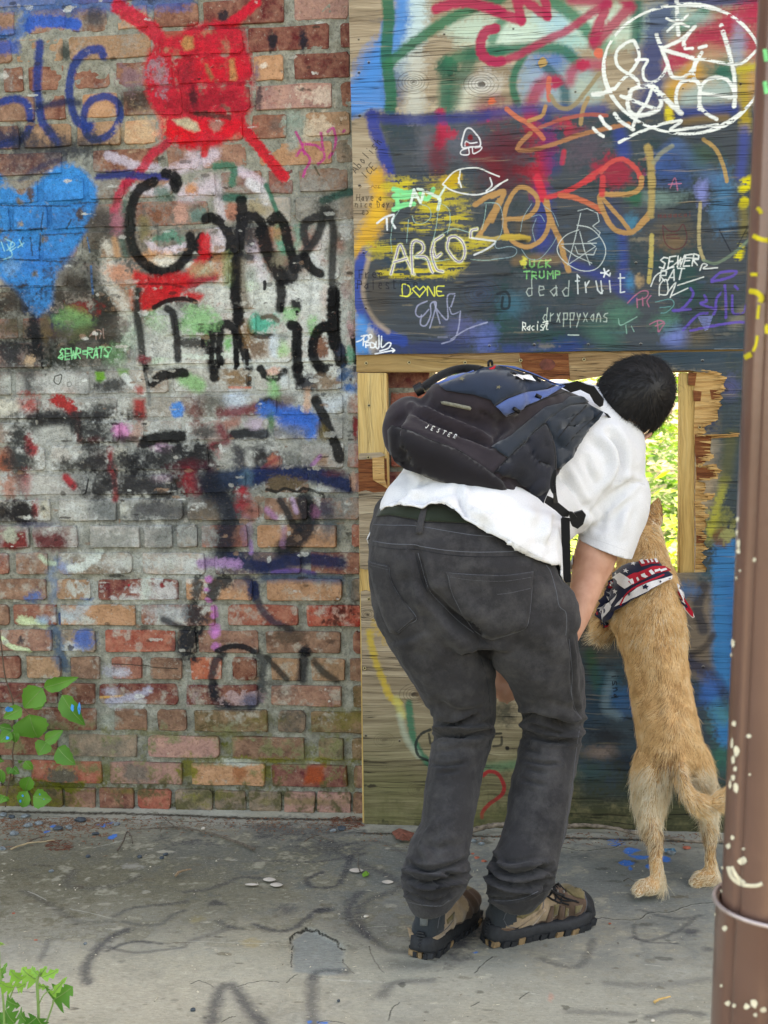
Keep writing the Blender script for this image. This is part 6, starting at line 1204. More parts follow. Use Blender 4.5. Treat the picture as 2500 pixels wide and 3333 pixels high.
def bvh_of(*objs):
    V, F = [], []
    for o in objs:
        b = len(V); mw = o.matrix_world; V += [mw @ v.co for v in o.data.vertices]; F += [tuple(i+b for i in p.vertices) for p in o.data.polygons]
    return BVHTree.FromPolygons(V, F)
def hit(bvh, px, py, fb=None, off=.001):
    d = Vector(ray(px, py)).normalized(); loc, n, i, t = bvh.ray_cast(Vector(CAM), d)
    if loc is None: return fb
    if n.dot(d) > 0: n = -n
    return np.array(loc+n*off)
def ribbon(name, bvh, pts, wpx, mat, parent, off=.0008, sub=5, th=0.0, smooth=True, flat=False):
    pp = [np.asarray(c) for c in (spline(pts, sub) if smooth and len(pts) > 2 else spline(pts, sub*2) if len(pts) == 2 else pts)]
    v, f = [], []; last = None; row = []
    for i, c in enumerate(pp):
        t = pp[min(i+1, len(pp)-1)]-pp[max(i-1,0)]; t = t/(np.linalg.norm(t)+1e-9); nn = np.array([-t[1], t[0]])*wpx*.5
        h = [hit(bvh, *(c+nn*s), off=off*(1 if abs(s) < .5 else .35)) for s in (-1,0,1)]
        if any(x is None for x in h): row = []; continue
        if last is not None and row and np.linalg.norm(h[1]-last) > .06: row = []
        k = len(v); v += h; new = [k, k+1, k+2]
        if row: f += [(row[0], row[1], new[1], new[0]),(row[1], row[2], new[2], new[1])]
        row = new; last = h[1]
    return mesh(name, v, f, mat, parent, True) if f else None
def inpoly(x, y, poly):
    c = False; n = len(poly)
    for i in range(n):
        ax, ay = poly[i]; bx, by = poly[(i+1) % n]
        if (ay > y) != (by > y) and x < (bx-ax)*(y-ay)/(by-ay)+ax: c = not c
    return c
from mathutils.geometry import delaunay_2d_cdt
def drape(name, bvh, poly, mat, parent, off=.002, step=14, th=.0, wave=0.0, fb=None, bulge=0.0):
    B = []
    for i in range(len(poly)):
        a = np.array(poly[i], float); b = np.array(poly[(i+1) % len(poly)], float); k = max(1, int(np.linalg.norm(b-a)/step))
        B += [tuple(a+(b-a)*j/k) for j in range(k)]
    xs = [p[0] for p in poly]; ys = [p[1] for p in poly]; I = []
    x = min(xs)+step*.5
    while x < max(xs):
        y = min(ys)+step*.5
        while y < max(ys):
            if inpoly(x, y, poly) and min(math.hypot(x-b[0], y-b[1]) for b in B) > step*.55: I.append((x, y))
            y += step
        x += step
    pts = [Vector(p) for p in B+I]; nb = len(B)
    r = delaunay_2d_cdt(pts, [(i, (i+1) % nb) for i in range(nb)], [], 1,1e-6)
    P2, F2_ = r[0], r[2]; v = []; miss = []
    for k, p in enumerate(P2):
        o2 = off
        if bulge: o2 += bulge*min(1.0, min(math.hypot(p.x-b[0], p.y-b[1]) for b in B)/(step*2.5))
        if wave: o2 += wave*mnoise.noise((p.x*.03, p.y*.03,1.0))
        h = hit(bvh, p.x, p.y, None, o2); v.append(h)
        if h is None: miss.append(k)
    good = [k for k in range(len(v)) if v[k] is not None]
    if not good: return None
    for k in miss:
        j = min(good, key=lambda g_: (P2[g_].x-P2[k].x)**2+(P2[g_].y-P2[k].y)**2)
        v[k] = P(P2[k].x, P2[k].y, v[j][1]) if fb is None else P(P2[k].x, P2[k].y, fb)
    f = [tuple(q) for q in F2_]
    o = mesh(name, v, f, mat, parent, True)
    if th: m = o.modifiers.new('thickness', 'SOLIDIFY'); m.thickness = th; m.offset = 0
    return o
def merge_obj(objs, name):
    objs = [o for o in objs if o]; a = objs[0]; V, F = [], []
    for o in objs:
        b = len(V); V += [tuple(v.co) for v in o.data.vertices]; F += [tuple(i+b for i in p.vertices) for p in o.data.polygons]
    me = bpy.data.meshes.new(name); me.from_pydata(V, [], F); me.update(); o = link(name, me, a.data.materials[0], a.parent, True)
    for x in objs: bpy.data.objects.remove(x)
    return o
def fab(name, c, scale=260, var=.10, rough=.9, weave=True, bump=.25, sheen=.15, wear=None):
    m = M(name, rough, .15); n = m.noise(9,6,.7); f = m.noise(scale, 3,.6); base = m.ramp(n, [(.3, tuple(x*(1-var) for x in c)),(.7, tuple(min(255, x*(1+var)) for x in c))])
    if wear: base = m.mix(m.ramp(m.noise(14,7,.75), [(.45,0.0),(.7,.7)]), base, wear)
    base = m.mix(m.ramp(f, [(.3,.25),(.6,0.0)]), base, tuple(x*.6 for x in c)); m.col(base)
    if bump: m.bump(f, bump, .001)
    m.b.inputs['Sheen Weight'].default_value = sheen; return m.m
def c1(*p): return T(1150,1550, p, .3014)
def c2(*p): return T(1600,1550, p, .3014)
def c3(*p): return T(1150,2050, p, .4822)
def c4(*p): return T(1250,2750, p, .4521)
def c5(*p): return T(1600,1100, p, .3014)
def c6(*p): return T(1150,1100, p, .3014)

# ================================================================== THE PERSON
person = empty('person', FL(1520,3060), 'person in white t-shirt, dark jeans and hiking boots bending down to look through the hole', 'person')
LEG_L = [(1395,2020,-.87,150,.118),(1458,2150,-.86,134,.105),(1495,2240,-.83,124,.098),(1510,2300,-.81,108,.092),(1508,2345,-.81,103,.090),(1502,2400,-.83,99,.088),(1485,2480,-.86,92,.084),(1472,2560,-.89,88,.080),(1462,2640,-.92,83,.075),(1452,2700,-.94,84,.075),(1430,2765,-.96,98,.080),(1420,2830,-.98,108,.084),(1407,2885,-1.0,103,.080),(1405,2935,-1.01,80,.062),(1407,2958,-1.01,66,.052)]
LEG_R = [(1700,2000,-.86,170,.122),(1745,2100,-.85,142,.112),(1766,2170,-.83,128,.104),(1787,2240,-.80,117,.098),(1797,2310,-.78,108,.094),(1797,2380,-.78,101,.090),(1784,2450,-.80,97,.086),(1765,2560,-.84,99,.082),(1746,2680,-.88,99,.080),(1728,2750,-.90,101,.080),(1708,2810,-.92,106,.082),(1690,2860,-.93,110,.082),(1668,2905,-.94,94,.070),(1655,2938,-.94,74,.056)]
PELV = [((1262,2085,-.88),(1866,2085,-.86),.10),((1222,2010,-.88),(1893,2020,-.86),.125),((1203,1900,-.87),(1868,1935,-.84),.145),((1199,1820,-.86),(1818,1885,-.83),.150),((1204,1745,-.83),(1792,1850,-.81),.145),((1214,1685,-.79),(1772,1812,-.77),.128),((1228,1660,-.77),(1758,1780,-.75),.118)]
jm = fuse([loft_vf(PELV, 28,3,2.3), limb_vf(LEG_L, 20), limb_vf(LEG_R, 20)], .0050,3)
JF = [(c1((690,820),(720,950),(790,1200),(930,1380),(1130,1570),(1290,1690),(1450,1900)),16,-.010),(c1((930,1380),(1130,1570),(1290,1690),(1450,1900)),34,-.016),(c1((640,1240),(900,1500),(1100,1700),(1250,1900)),26,.006),(c1((1300,1700),(1450,1780),(1600,1760)),16,-.004),
 (c3((530,610),(640,645),(740,625),(840,590)),9,-.011),(c3((520,735),(620,705),(760,712),(910,690)),9,-.016),(c3((560,665),(700,680),(900,650)),9,.007),(c3((560,790),(700,770),(880,760)),10,.004),(c3((540,560),(620,590)),10,.006),(c3((560,480),(700,560),(900,540)),14,-.004),
 (c3((1110,590),(1230,580),(1330,605),(1430,650),(1540,630)),11,-.017),(c3((1130,640),(1250,680),(1400,725),(1530,690)),9,.008),(c3((1180,715),(1330,745),(1540,740)),9,-.009),(c3((1110,690),(1180,760)),9,-.006),(c3((1280,520),(1400,560),(1530,600)),14,.006),
 (c3((1140,800),(1250,825)),7,-.004),(c3((1150,880),(1280,902),(1390,905)),7,-.006),(c3((1180,935),(1290,965)),7,-.005),(c3((1140,1010),(1290,1050)),8,-.005),(c3((520,905),(640,915),(760,895)),7,-.005),(c3((590,972),(690,955)),7,-.005),(c3((560,850),(700,860)),9,.003),
 (c3((900,20),(1200,150),(1400,330)),40,-.006),(c3((1450,60),(1470,200),(1480,330),(1500,500),(1530,590)),7,-.004),(c3((420,90),(560,260),(640,380)),30,-.004),(c3((450,1430),(560,1470),(700,1450)),14,-.005),(c3((440,1500),(470,1420),(560,1300)),16,.005),
 (c4((170,130),(260,175),(350,180),(480,150),(600,100)),9,-.009),(c4((160,215),(240,270),(330,275),(440,250),(570,225)),8,-.017),(c4((430,205),(520,215),(605,200)),6,-.014),(c4((200,245),(300,310),(420,290),(560,260)),9,.010),(c4((160,190),(300,215),(420,225)),8,.008),(c4((120,330),(200,360),(330,410),(430,390),(530,310)),6,-.008),(c4((330,150),(300,60),(280,0)),14,.005),
 (c4((780,90),(830,170),(900,215),(1050,200),(1190,150)),9,-.013),(c4((730,190),(790,215),(860,270),(1000,290),(1180,245)),8,-.017),(c4((800,140),(920,160),(1100,130)),10,.009),(c4((1110,165),(1150,160),(1190,195)),8,-.012),(c4((760,250),(900,320),(1100,300)),10,.009),(c4((720,365),(860,395),(980,380),(1090,330),(1180,280)),6,-.008)]
sculpt(jm, [(a_, b_*.86, c_*1.65) for a_, b_, c_ in JF], [((9,9,5),.005),((34,34,14),.0022),((14,14,60),.0020),((80,80,40),.0008)])
M_JEAN = fab('charcoal_denim', (49,48,50),420,.14,.92, True, .5,.08,(84,82,82))
jeans = link('jeans', jm, M_JEAN, person, True)
# shirt: one fused shell, opened along the hem and the sleeve
SH = [((1185,1772,-.86),(1832,1925,-.84),.165),((1232,1690,-.82),(1826,1845,-.80),.158),((1264,1620,-.76),(1820,1790,-.74),.148),((1304,1545,-.70),(1828,1752,-.68),.138),((1380,1450,-.60),(1872,1735,-.58),.128),((1520,1350,-.52),(1925,1705,-.52),.12),((1690,1275,-.44),(2010,1660,-.47),.118),((1810,1262,-.38),(2075,1590,-.42),.105),((1900,1282,-.33),(2056,1514,-.38),.088),((1950,1310,-.30),(2012,1432,-.33),.062),((1975,1330,-.28),(2005,1400,-.30),.05)]
SLV = [(2005,1540,-.40,70,.085),(2022,1590,-.42,88,.085),(2012,1650,-.44,98,.082),(1990,1720,-.47,99,.078),(1968,1795,-.50,95,.074),(1945,1870,-.53,93,.07)]
SLW = [(1830,1300,-.38,60,.08),(1790,1340,-.36,70,.08),(1760,1420,-.36,74,.074),(1745,1500,-.40,72,.07)]
sm_ = fuse([loft_vf(SH, 30,3,2.15), limb_vf(SLV, 20), limb_vf(SLW, 16)], .0072,5)
bm = bmesh.new(); bm.from_mesh(sm_)
def cut(bm, pa, pb, pc, keep_pt, sel=None):
    a, b, c = (Vector(p) for p in (pa, pb, pc)); n = (b-a).cross(c-a).normalized()
    if (Vector(keep_pt)-a).dot(n) > 0: n = -n
    geom = bm.verts[:]+bm.edges[:]+bm.faces[:] if sel is None else sel(bm)
    bmesh.ops.bisect_plane(bm, geom=geom, dist=1e-5, plane_co=a, plane_no=n, clear_outer=True)
hemA, hemB = P(1208,1738,-.88), P(1803,1878,-.86); hemU = P(1440,1716,-.99); cut(bm, hemA, hemB, hemU, P(1900,1500,-.5))
HX = [1180,1207,1230,1283,1330,1373,1409,1440,1466,1505,1542,1602,1650,1730,1770,1800,1812,1830]; HY = [1712,1700,1674,1646,1653,1655,1643,1646,1656,1689,1706,1738,1765,1811,1830,1838,1839,1840]
def hemtest():
    bm.normal_update(); o_ = []
    for v in bm.verts:
        x, y = proj(v.co)
        if x < 1828 and y > 1600 and v.normal.dot(Vector(CAM)-v.co) > -.35: o_.append((v, x, y-float(np.interp(x, HX, HY))))
    return o_
bmesh.ops.delete(bm, geom=[v for v, x, d in hemtest() if d > 3], context='VERTS')
for v, x, d in hemtest():
    if d > -16 and x < 1792 and any(e.is_boundary for e in v.link_edges): v.co += Vector(_U*(d/FPX*zc(v.co)))
def near_sleeve(bm):
    def ok(v): x, y = proj(v.co); return x > 1868 and y > 1725 and v.co.y > -.62
    vs = [v for v in bm.verts if ok(v)]; S = set(vs); es = [e for e in bm.edges if e.verts[0] in S and e.verts[1] in S]; fs_ = [f for f in bm.faces if all(v in S for v in f.verts)]; return vs+es+fs_
cut(bm, P(1880,1752,-.50), P(2060,1822,-.52), P(1970,1800,-.60), P(2010,1600,-.42), near_sleeve)
cut(bm, P(1700,1480,-.46), P(1800,1520,-.40), P(1750,1500,-.30), P(2000,1450,-.35), lambda b: [e for e in b.verts if proj(e.co)[0] < 1822 and proj(e.co)[1] > 1420 and e.co.y > -.47 and proj(e.co)[0] > 1660] )
bm.to_mesh(sm_); bm.free(); sm_.update()
SF = [(c5((750,1420),(850,1580),(960,1740),(1040,1880)),13,-.012),(c5((800,1400),(920,1600),(1040,1800)),10,.007),(c5((1000,1320),(1050,1450),(1100,1560)),10,-.006),(c5((1260,1040),(1360,1180),(1400,1350),(1350,1540),(1230,1700),(1070,1850)),11,-.013),(c5((1150,1000),(1300,1200),(1340,1400),(1280,1560)),14,.006),(c5((1340,1545),(1480,1545),(1640,1575)),5,-.004),(c5((1000,1080),(1150,1200),(1200,1350)),14,-.005),(c5((1250,900),(1450,1100),(1560,1320)),16,.005),
 (c5((1100,1900),(1250,1760),(1400,1620),(1500,1560)),10,-.011),(c5((1180,1980),(1300,1850),(1480,1660)),12,.007),(c2((1170,560),(1220,400),(1330,250),(1450,120)),11,-.007),(c2((960,560),(1050,380),(1180,240)),9,.007),(c2((1400,620),(1440,420),(1500,250)),12,.005),(c2((680,480),(640,560),(625,740)),9,-.010),(c2((600,430),(570,600),(600,760)),12,.007),(c2((440,760),(540,740),(620,780)),14,-.007),(c2((60,380),(300,420),(560,480)),14,.004),(c2((20,300),(200,420),(420,620),(600,800)),16,-.005),
 (c1((1190,160),(1220,300),(1300,400),(1500,470)),10,.009),(c1((1130,180),(1180,330),(1290,450)),11,-.008),(c1((680,130),(760,60),(840,30)),10,-.007),(c1((420,300),(560,180),(620,60)),12,-.007),(c1((560,240),(800,270),(1000,220),(1100,180)),10,-.006),(c1((480,330),(620,220),(760,150)),9,.005),(c1((1300,420),(1500,520),(1659,640)),12,.006),(c1((820,310),(900,260),(1060,330)),9,.006),(c1((300,370),(420,200),(520,50)),12,.005),(c1((1400,250),(1600,330),(1800,420)),14,-.005),(c2((820,120),(900,200),(1000,340)),12,.006)]
sculpt(sm_, [(a_, b_*1.1, c_*1.2) for a_, b_, c_ in SF], [((8,8,8),.006),((22,22,22),.0022)])
# hem: lift the back hem up where it has ridden up and let it flare
a = co(sm_); q2 = projN(a); n_ = nor(sm_)
d_h = q2[:, 1]-np.interp(q2[:, 0], HX, HY); wgt = np.exp(-(d_h/45.0)**2)*(q2[:, 0] < 1815)*(q2[:, 1] > 1580); a += n_*(wgt*(.002+.003*np.sin(q2[:, 0]*.035)+.002*np.sin(q2[:, 0]*.09+1)))[:, None]
setco(sm_, a)
M_SHIRT = fab('white_cotton', (226,226,228),500,.02,.95, True, .12,.25)
shirt = link('t_shirt', sm_, M_SHIRT, person, True); STB = bvh_of(shirt); M_STT = fab('shirt_stitch', (206,206,210),500,.02); ribbon('hem_stitch', STB, [(x, y-11) for x, y in zip(HX[2:-3], HY[2:-3])], 1.8, M_STT, shirt, .0022); ribbon('sleeve_stitch', STB, [(1886,1738),(1960,1764),(2020,1786),(2062,1804)], 1.8, M_STT, shirt, .0022); ribbon('shoulder_seam', STB, c5((1340,1548),(1480,1548),(1655,1584)),3, M_STT, shirt, .0022); so_ = shirt.modifiers.new('cloth', 'SOLIDIFY'); so_.thickness = .0028; so_.offset = 0
# skin: one body from head to feet
HC = P(2050,1312,-.37); fd = np.array([.08,.96,-.27]); fd /= np.linalg.norm(fd); hu = np.array([.70,.2,.68]); hu -= fd*hu.dot(fd); hu /= np.linalg.norm(hu); hr = np.cross(fd, hu)
def H(a, b, c): return HC+(hr*a+fd*b+hu*c)*.985
head = [ell_vf(H(0,-.008,.012),(hr*.084, fd*.102, hu*.107)), ell_vf(H(0,.028,-.045),(hr*.062, fd*.062, hu*.070)), ell_vf(H(0,.050,-.088),(hr*.036, fd*.034, hu*.026)), ell_vf(H(0,.099,-.030),(hr*.015, fd*.020, hu*.026)), ell_vf(H(0,.090,.010),(hr*.052, fd*.012, hu*.010)), ell_vf(H(0,.088,-.068),(hr*.026, fd*.010, hu*.008))]
def tub(L): pts = [l[0] for l in L]; return tube_vf(spline(pts, 4), [x[0] for x in spline([[l[1]] for l in L], 4)], 12)
neck = tub([(H(0,-.025,-.01),.056),(H(0,-.02,-.09),.056),((H(0,-.02,-.09)+P(1960,1400,-.34))/2,.056),(P(1960,1400,-.34),.066)])
torso = [(tuple(l), tuple(r), d-.022) for l, r, d in [(((l[0]*.93+r[0]*.07),(l[1]*.93+r[1]*.07), l[2]),((r[0]*.93+l[0]*.07),(r[1]*.93+l[1]*.07), r[2]), d) for l, r, d in SH[1:]]]
ARM_R = [(1995,1530,-.40,62,.055),(2020,1600,-.43,66,.056),(1990,1690,-.47,66,.056),(1952,1765,-.50,70,.058),(1934,1825,-.52,70,.057),(1914,1890,-.54,57,.050),(1895,1955,-.57,48,.042),(1876,2015,-.59,41,.036),(1852,2075,-.61,33,.028),(1830,2125,-.62,30,.022)]
ARM_L = [(1830,1330,-.36,62,.055),(1760,1420,-.35,62,.055),(1700,1560,-.38,56,.05),(1655,1700,-.44,50,.046),(1632,1830,-.50,48,.044),(1620,1960,-.56,44,.038),(1620,2070,-.61,33,.028),(1628,2130,-.63,29,.022)]
def hand(cx, cy, y, s=1):
    out = [limb_vf([(cx-2*s, cy-40, y, 28,.020),(cx, cy-6, y-.004,37,.017),(cx+2*s, cy+24, y-.006,40,.015),(cx+4*s, cy+48, y-.004,36,.012)], 12)]
    for k, L in enumerate((62,74,68,52)):
        x = cx+s*(-26+18*k); out.append(limb_vf([(x, cy+32, y-.004,9.5,.0085),(x+s*(k-1.5)*3, cy+44+L*.34, y-.012,9,.008),(x+s*(k-1.5)*4, cy+44+L*.66, y-.010,8.4,.0075),(x+s*(k-1.5)*4, cy+44+L*.95, y+.004,7,.0065),(x+s*(k-1.5)*4, cy+44+L, y+.010,4,.004)], 8))
    out.append(limb_vf([(cx-s*26, cy-16, y, 13,.012),(cx-s*44, cy+8, y-.012,11,.011),(cx-s*52, cy+34, y-.016,9.5,.009),(cx-s*50, cy+54, y-.014,6,.006)], 8)); return out
legs = [limb_vf([(x, y, Y, hw*.52, d*.45) for x, y, Y, hw, d in LL], 14) for LL in (LEG_L, LEG_R)]
pel = loft_vf([(((l[0]*.94+r[0]*.06), l[1], l[2]),((r[0]*.94+l[0]*.06), r[1], r[2]), d-.075) for l, r, d in PELV], 20)
bmh = fuse(head+[neck, loft_vf(torso, 20), limb_vf(ARM_R, 16), limb_vf(ARM_L, 16), pel]+legs+hand(1822,2165,-.63,1)+hand(1640,2172,-.645,-1),.0062,4)
skin = M('skin', .55,.35); ns = skin.noise(30,4); skin.col(skin.ramp(ns, [(.3,(196,140,116)),(.7,(218,166,142))])); skin.b.inputs['Subsurface Weight'].default_value = .12; skin.b.inputs['Subsurface Radius'].default_value = (.012,.005,.003); skin.b.inputs['Subsurface Scale'].default_value = .5; skin.bump(skin.noise(600,2),.12,.001)
body = link('body', bmh, skin.m, person, True)
eyes = []
for s in (-1,1):
    ec = H(s*.031,.083,-.008); e_ = mesh('eye', *ell_vf(ec, (hr*.012, fd*.012, hu*.009),12,8), simple('eye_white', (220,216,210),.3,.02), body, True)
    mesh('iris', *ell_vf(ec+fd*.0085,(hr*.0052, fd*.004, hu*.0052),10,6), simple('iris_brown', (50,32,24),.3,.05), e_, True)
    v, f = [], []; e0 = H(.079 if s > 0 else -.060,.004,-.050 if s > 0 else -.04)                                      # ear: rim, bowl and lobe
    for i in range(15):
        t = i/14.0*math.pi*1.5-.9; rr = .018 if i else .012; c = e0+fd*(-.016*math.sin(t)*.7-.006)+hu*(.027*math.cos(t)*1.0)+hr*s*.013
        v.append(c)
    er = tube_vf(spline(v, 3),.0042,6); bowl = ell_vf(e0+hr*s*.008-fd*.006,(hr*.005, fd*.013, hu*.025),10,8); mesh('ear', *join_vf(er, bowl), skin.m, body, True)
# hair: cap on the skull plus short strands that turn round the crown
def hairy(p):
    l = p-HC; a, b, c = l @ hr, l @ fd, l @ hu
    return (c > -.060+max(0, b+.02)*1.15) and (b < .058+.2*max(0, c)) and not (c < -.034 and a > .012 and b > -.085) and not (a > .066 and c < -.018 and b > -.030)
M_HAIR = M('black_hair', .5,.35); M_HAIR.col((22,20,22)); M_HAIR = M_HAIR.m
cap = ell_vf(H(0,-.008,.012),(hr*.0905, fd*.108, hu*.114),44,32)
cv = [np.array(p) for p in cap[0]]; keep = [q_ for q_ in cap[1] if hairy(sum(cv[i] for i in q_)/4)]
hb = mesh('hair', [p+0.002*np.array([mnoise.noise((p[0]*60, p[1]*60, p[2]*60)),0, mnoise.noise((p[0]*60+9, p[1]*60, p[2]*60))]) for p in cv], keep, M_HAIR, person, True)
WH = H(.028,-.085,.050); WH = HC+(WH-HC)/np.linalg.norm(WH-HC)*.1
def strands(name, roots, normals, dirs, lens, segs, rad, mat, parent, droop=.25, jit=.25, lift=.3, seed=3, tip=.15):
    r = np.random.RandomState(seed); N = len(roots); S = segs+1
    p = roots.copy(); P_ = np.zeros((N, S, 3)); P_[:, 0] = p; d = dirs+normals*lift+r.randn(N, 3)*jit; d /= np.linalg.norm(d, axis=1)[:, None]
    curl = r.randn(N, 3)*jit*.8
    for s in range(1, S):
        d = d+curl*.35+np.array([0,0,-droop])*.5/segs*2-normals*lift*.45; d /= np.linalg.norm(d, axis=1)[:, None]; p = p+d*(lens/segs)[:, None]; P_[:, s] = p
    hc = bpy.data.hair_curves.new(name); hc.add_curves([S]*N); hc.attributes['position'].data.foreach_set('vector', P_.astype(np.float32).ravel())
    ra = hc.attributes.get('radius') or hc.attributes.new('radius', 'FLOAT', 'POINT'); rv = np.tile(np.linspace(1, tip, S), N)*rad; ra.data.foreach_set('value', rv.astype(np.float32))
    o = bpy.data.objects.new(name, hc); COL.objects.link(o); hc.materials.append(mat)
    if parent: o.parent = parent; o.matrix_parent_inverse = Matrix.Translation(-parent.location) if parent.type == 'EMPTY' else Matrix()
    o['kind'] = 'stuff'; return o
rt, nn_, dd = [], [], []; R3 = np.random.RandomState(8)
while len(rt) < 15000:
    u = R3.randn(3); u /= np.linalg.norm(u); p = H(0,-.008,.012)+hr*u[0]*.089+fd*u[1]*.106+hu*u[2]*.1115
    if not hairy(p): continue
    n0 = hr*u[0]/.083+fd*u[1]/.099+hu*u[2]/.104; n0 /= np.linalg.norm(n0); t = p-WH; t -= n0*t.dot(n0); L = np.linalg.norm(t)+1e-6; t /= L; sw = np.cross(n0, t)
    d = t+sw*(.9*math.exp(-L/.03)+.15)+R3.randn(3)*.05; rt.append(p); nn_.append(n0); dd.append(d/np.linalg.norm(d))
rt = np.array(rt); nn_ = np.array(nn_); dd = np.array(dd)
strands('hair_strands', rt, nn_, dd, R3.uniform(.016,.034, len(rt)),5,.00045, M_HAIR, hb, .12,.24,.42)
# jeans: waistband, belt loop, pockets and seams laid on the cloth
JB = bvh_of(jeans); M_THR = fab('thread', (92,94,100),800,.05,.8, False, 0,0); M_DK = fab('dark_denim_edge', (34,35,40),420,.08)
def seam(pts, wpx=2.2, mat=None, par=jeans, off=.0011): return ribbon('stitching', JB, pts, wpx, mat or M_THR, par, off)
bp1 = drape('back_pocket', JB, c1((998,1035),(1180,1055),(1400,1066),(1659,1068),(1940,1030),(1925,1300),(1900,1500),(1870,1640),(1700,1700),(1500,1760),(1400,1735),(1290,1660),(1180,1480),(1090,1320),(1040,1200)), M_JEAN, jeans, .0022,12,.0022)
bp2 = drape('back_pocket', JB, c1((172,915),(280,940),(385,968),(400,1080),(450,1200),(540,1330),(690,1530),(600,1600),(480,1700),(400,1680),(320,1500),(240,1250),(180,1000)), M_JEAN, jeans, .0022,12,.0022)
PB = bvh_of(jeans, bp1, bp2)
def pseam(pts, par, w_=2.4): return ribbon('stitching', PB, pts, w_, M_THR, par, .0016)
pseam(c1((998,1040),(1180,1056),(1400,1068),(1659,1070),(1938,1034)), bp1); pseam(c1((1010,1085),(1180,1110),(1400,1130),(1659,1130),(1930,1090)), bp1,1.6); pseam(c1((1020,1060),(1060,1240),(1120,1370),(1210,1540),(1310,1670),(1410,1735),(1520,1755),(1700,1705),(1860,1640),(1905,1480),(1930,1200)), bp1); pseam(c2((60,1275),(200,1260),(420,1210)), bp1,2.4)
pseam(c1((175,930),(280,955),(385,980)), bp2); pseam(c1((180,960),(280,985),(380,1010)), bp2,1.6); pseam(c1((385,980),(400,1090),(450,1210),(540,1340),(685,1530),(600,1600),(485,1695)), bp2); pseam(c1((655,1530),(580,1590),(480,1680)), bp2,1.6)
seam(c1((215,520),(400,530),(600,530),(690,540),(760,548),(1000,590),(1250,630),(1400,645),(1540,655))); seam(c1((165,690),(400,730),(660,740),(740,760),(1000,800),(1300,820),(1659,815),(1900,800)),2.6); seam(c1((165,735),(400,780),(650,790),(740,800),(1000,845),(1300,868),(1659,868),(1940,850)),2.4, M_DK); seam(c1((230,440),(400,430),(560,460),(700,490),(800,500),(1000,505),(1300,520)),3, M_DK)
seam(c1((700,830),(735,960),(780,1120),(840,1260),(960,1390),(1130,1560),(1300,1690)),2.4); seam(c1((672,830),(700,960),(740,1120),(800,1250)),2.0, M_DK)
seam(c2((590,960),(640,1040),(700,1250),(730,1400),(800,1470),(810,1600),(800,1720)),2.2); seam(c3((1455,60),(1470,200),(1478,330),(1470,420),(1500,540),(1540,600)),2.2); seam(c3((1530,650),(1500,850),(1470,1100),(1410,1450)),2.2); seam(c3((830,100),(900,330),(925,560),(930,700),(880,950)),1.8, M_DK)
seam(c4((140,400),(260,430),(400,440),(470,400)),2.2); seam(c4((715,390),(860,405),(1000,385),(1110,335)),2.2)
lp = drape('belt_loop', JB, c1((745,345),(805,345),(770,500),(748,625),(678,625),(705,490)), M_JEAN, jeans, .0045,8,.002); pseam(c1((680,612),(744,612)), lp, 3)
wb = drape('underwear_band', JB, c1((262,440),(290,365),(440,310),(740,330),(900,300),(1100,380),(1300,480),(1300,520),(1000,502),(780,492),(560,455),(400,424)), fab('dark_green_cotton', (38,46,36),300,.15), person, .0035,12,.001)

# ================================================================== BACKPACK
pack = empty('backpack', P(1560,1500,-.75), 'navy and dark plum backpack riding on the bent back of the person', 'backpack')
PC = dict(A=(1256,1390,-.93), B=(1615,1545,-.92), C=(1757,1662,-.83), D=(1335,1560,-.90), E=(1440,1215,-.72), F=(1845,1245,-.60), G=(1975,1345,-.46), H=(1640,1185,-.50))
PC = {k: P(*v) for k, v in PC.items()}
def hexa(a, b, c):       # a: left..right, b: bottom..top of the pack, c: back..front
    u, v_, w_ = (a+1)/2,(b+1)/2,(c+1)/2
    lo = (PC['D']*(1-u)+PC['C']*u)*(1-w_)+(PC['A']*(1-u)+PC['B']*u)*w_
    hi = (PC['H']*(1-u)+PC['G']*u)*(1-w_)+(PC['E']*(1-u)+PC['F']*u)*w_
    return lo*(1-v_)+hi*v_
V, F = [], []; n = 16
for ax in range(3):
    for sg in (-1,1):
        o_ = len(V)
        for i in range(n+1):
            for j in range(n+1):
                p = [0,0,0]; p[ax] = sg; p[(ax+1) % 3] = -1+2*i/n; p[(ax+2) % 3] = -1+2*j/n
                e = 4.6; L = sum(abs(t)**e for t in p)**(1/e); V.append(hexa(*[t/L*1.07 for t in p]))
        for i in range(n):
            for j in range(n):
                q_ = (o_+i*(n+1)+j, o_+(i+1)*(n+1)+j, o_+(i+1)*(n+1)+j+1, o_+i*(n+1)+j+1); F.append(q_ if sg > 0 else q_[::-1])
lump = [ell_vf(P(1330,1400,-.80),(_R*.06, np.array([0,.05,0]), _U*.075)), ell_vf(P(1545,1300,-.78),(_R*.115, np.array([0,.06,0]), _U*.06))]
pm = fuse([(V, F)]+lump, .0075,5)
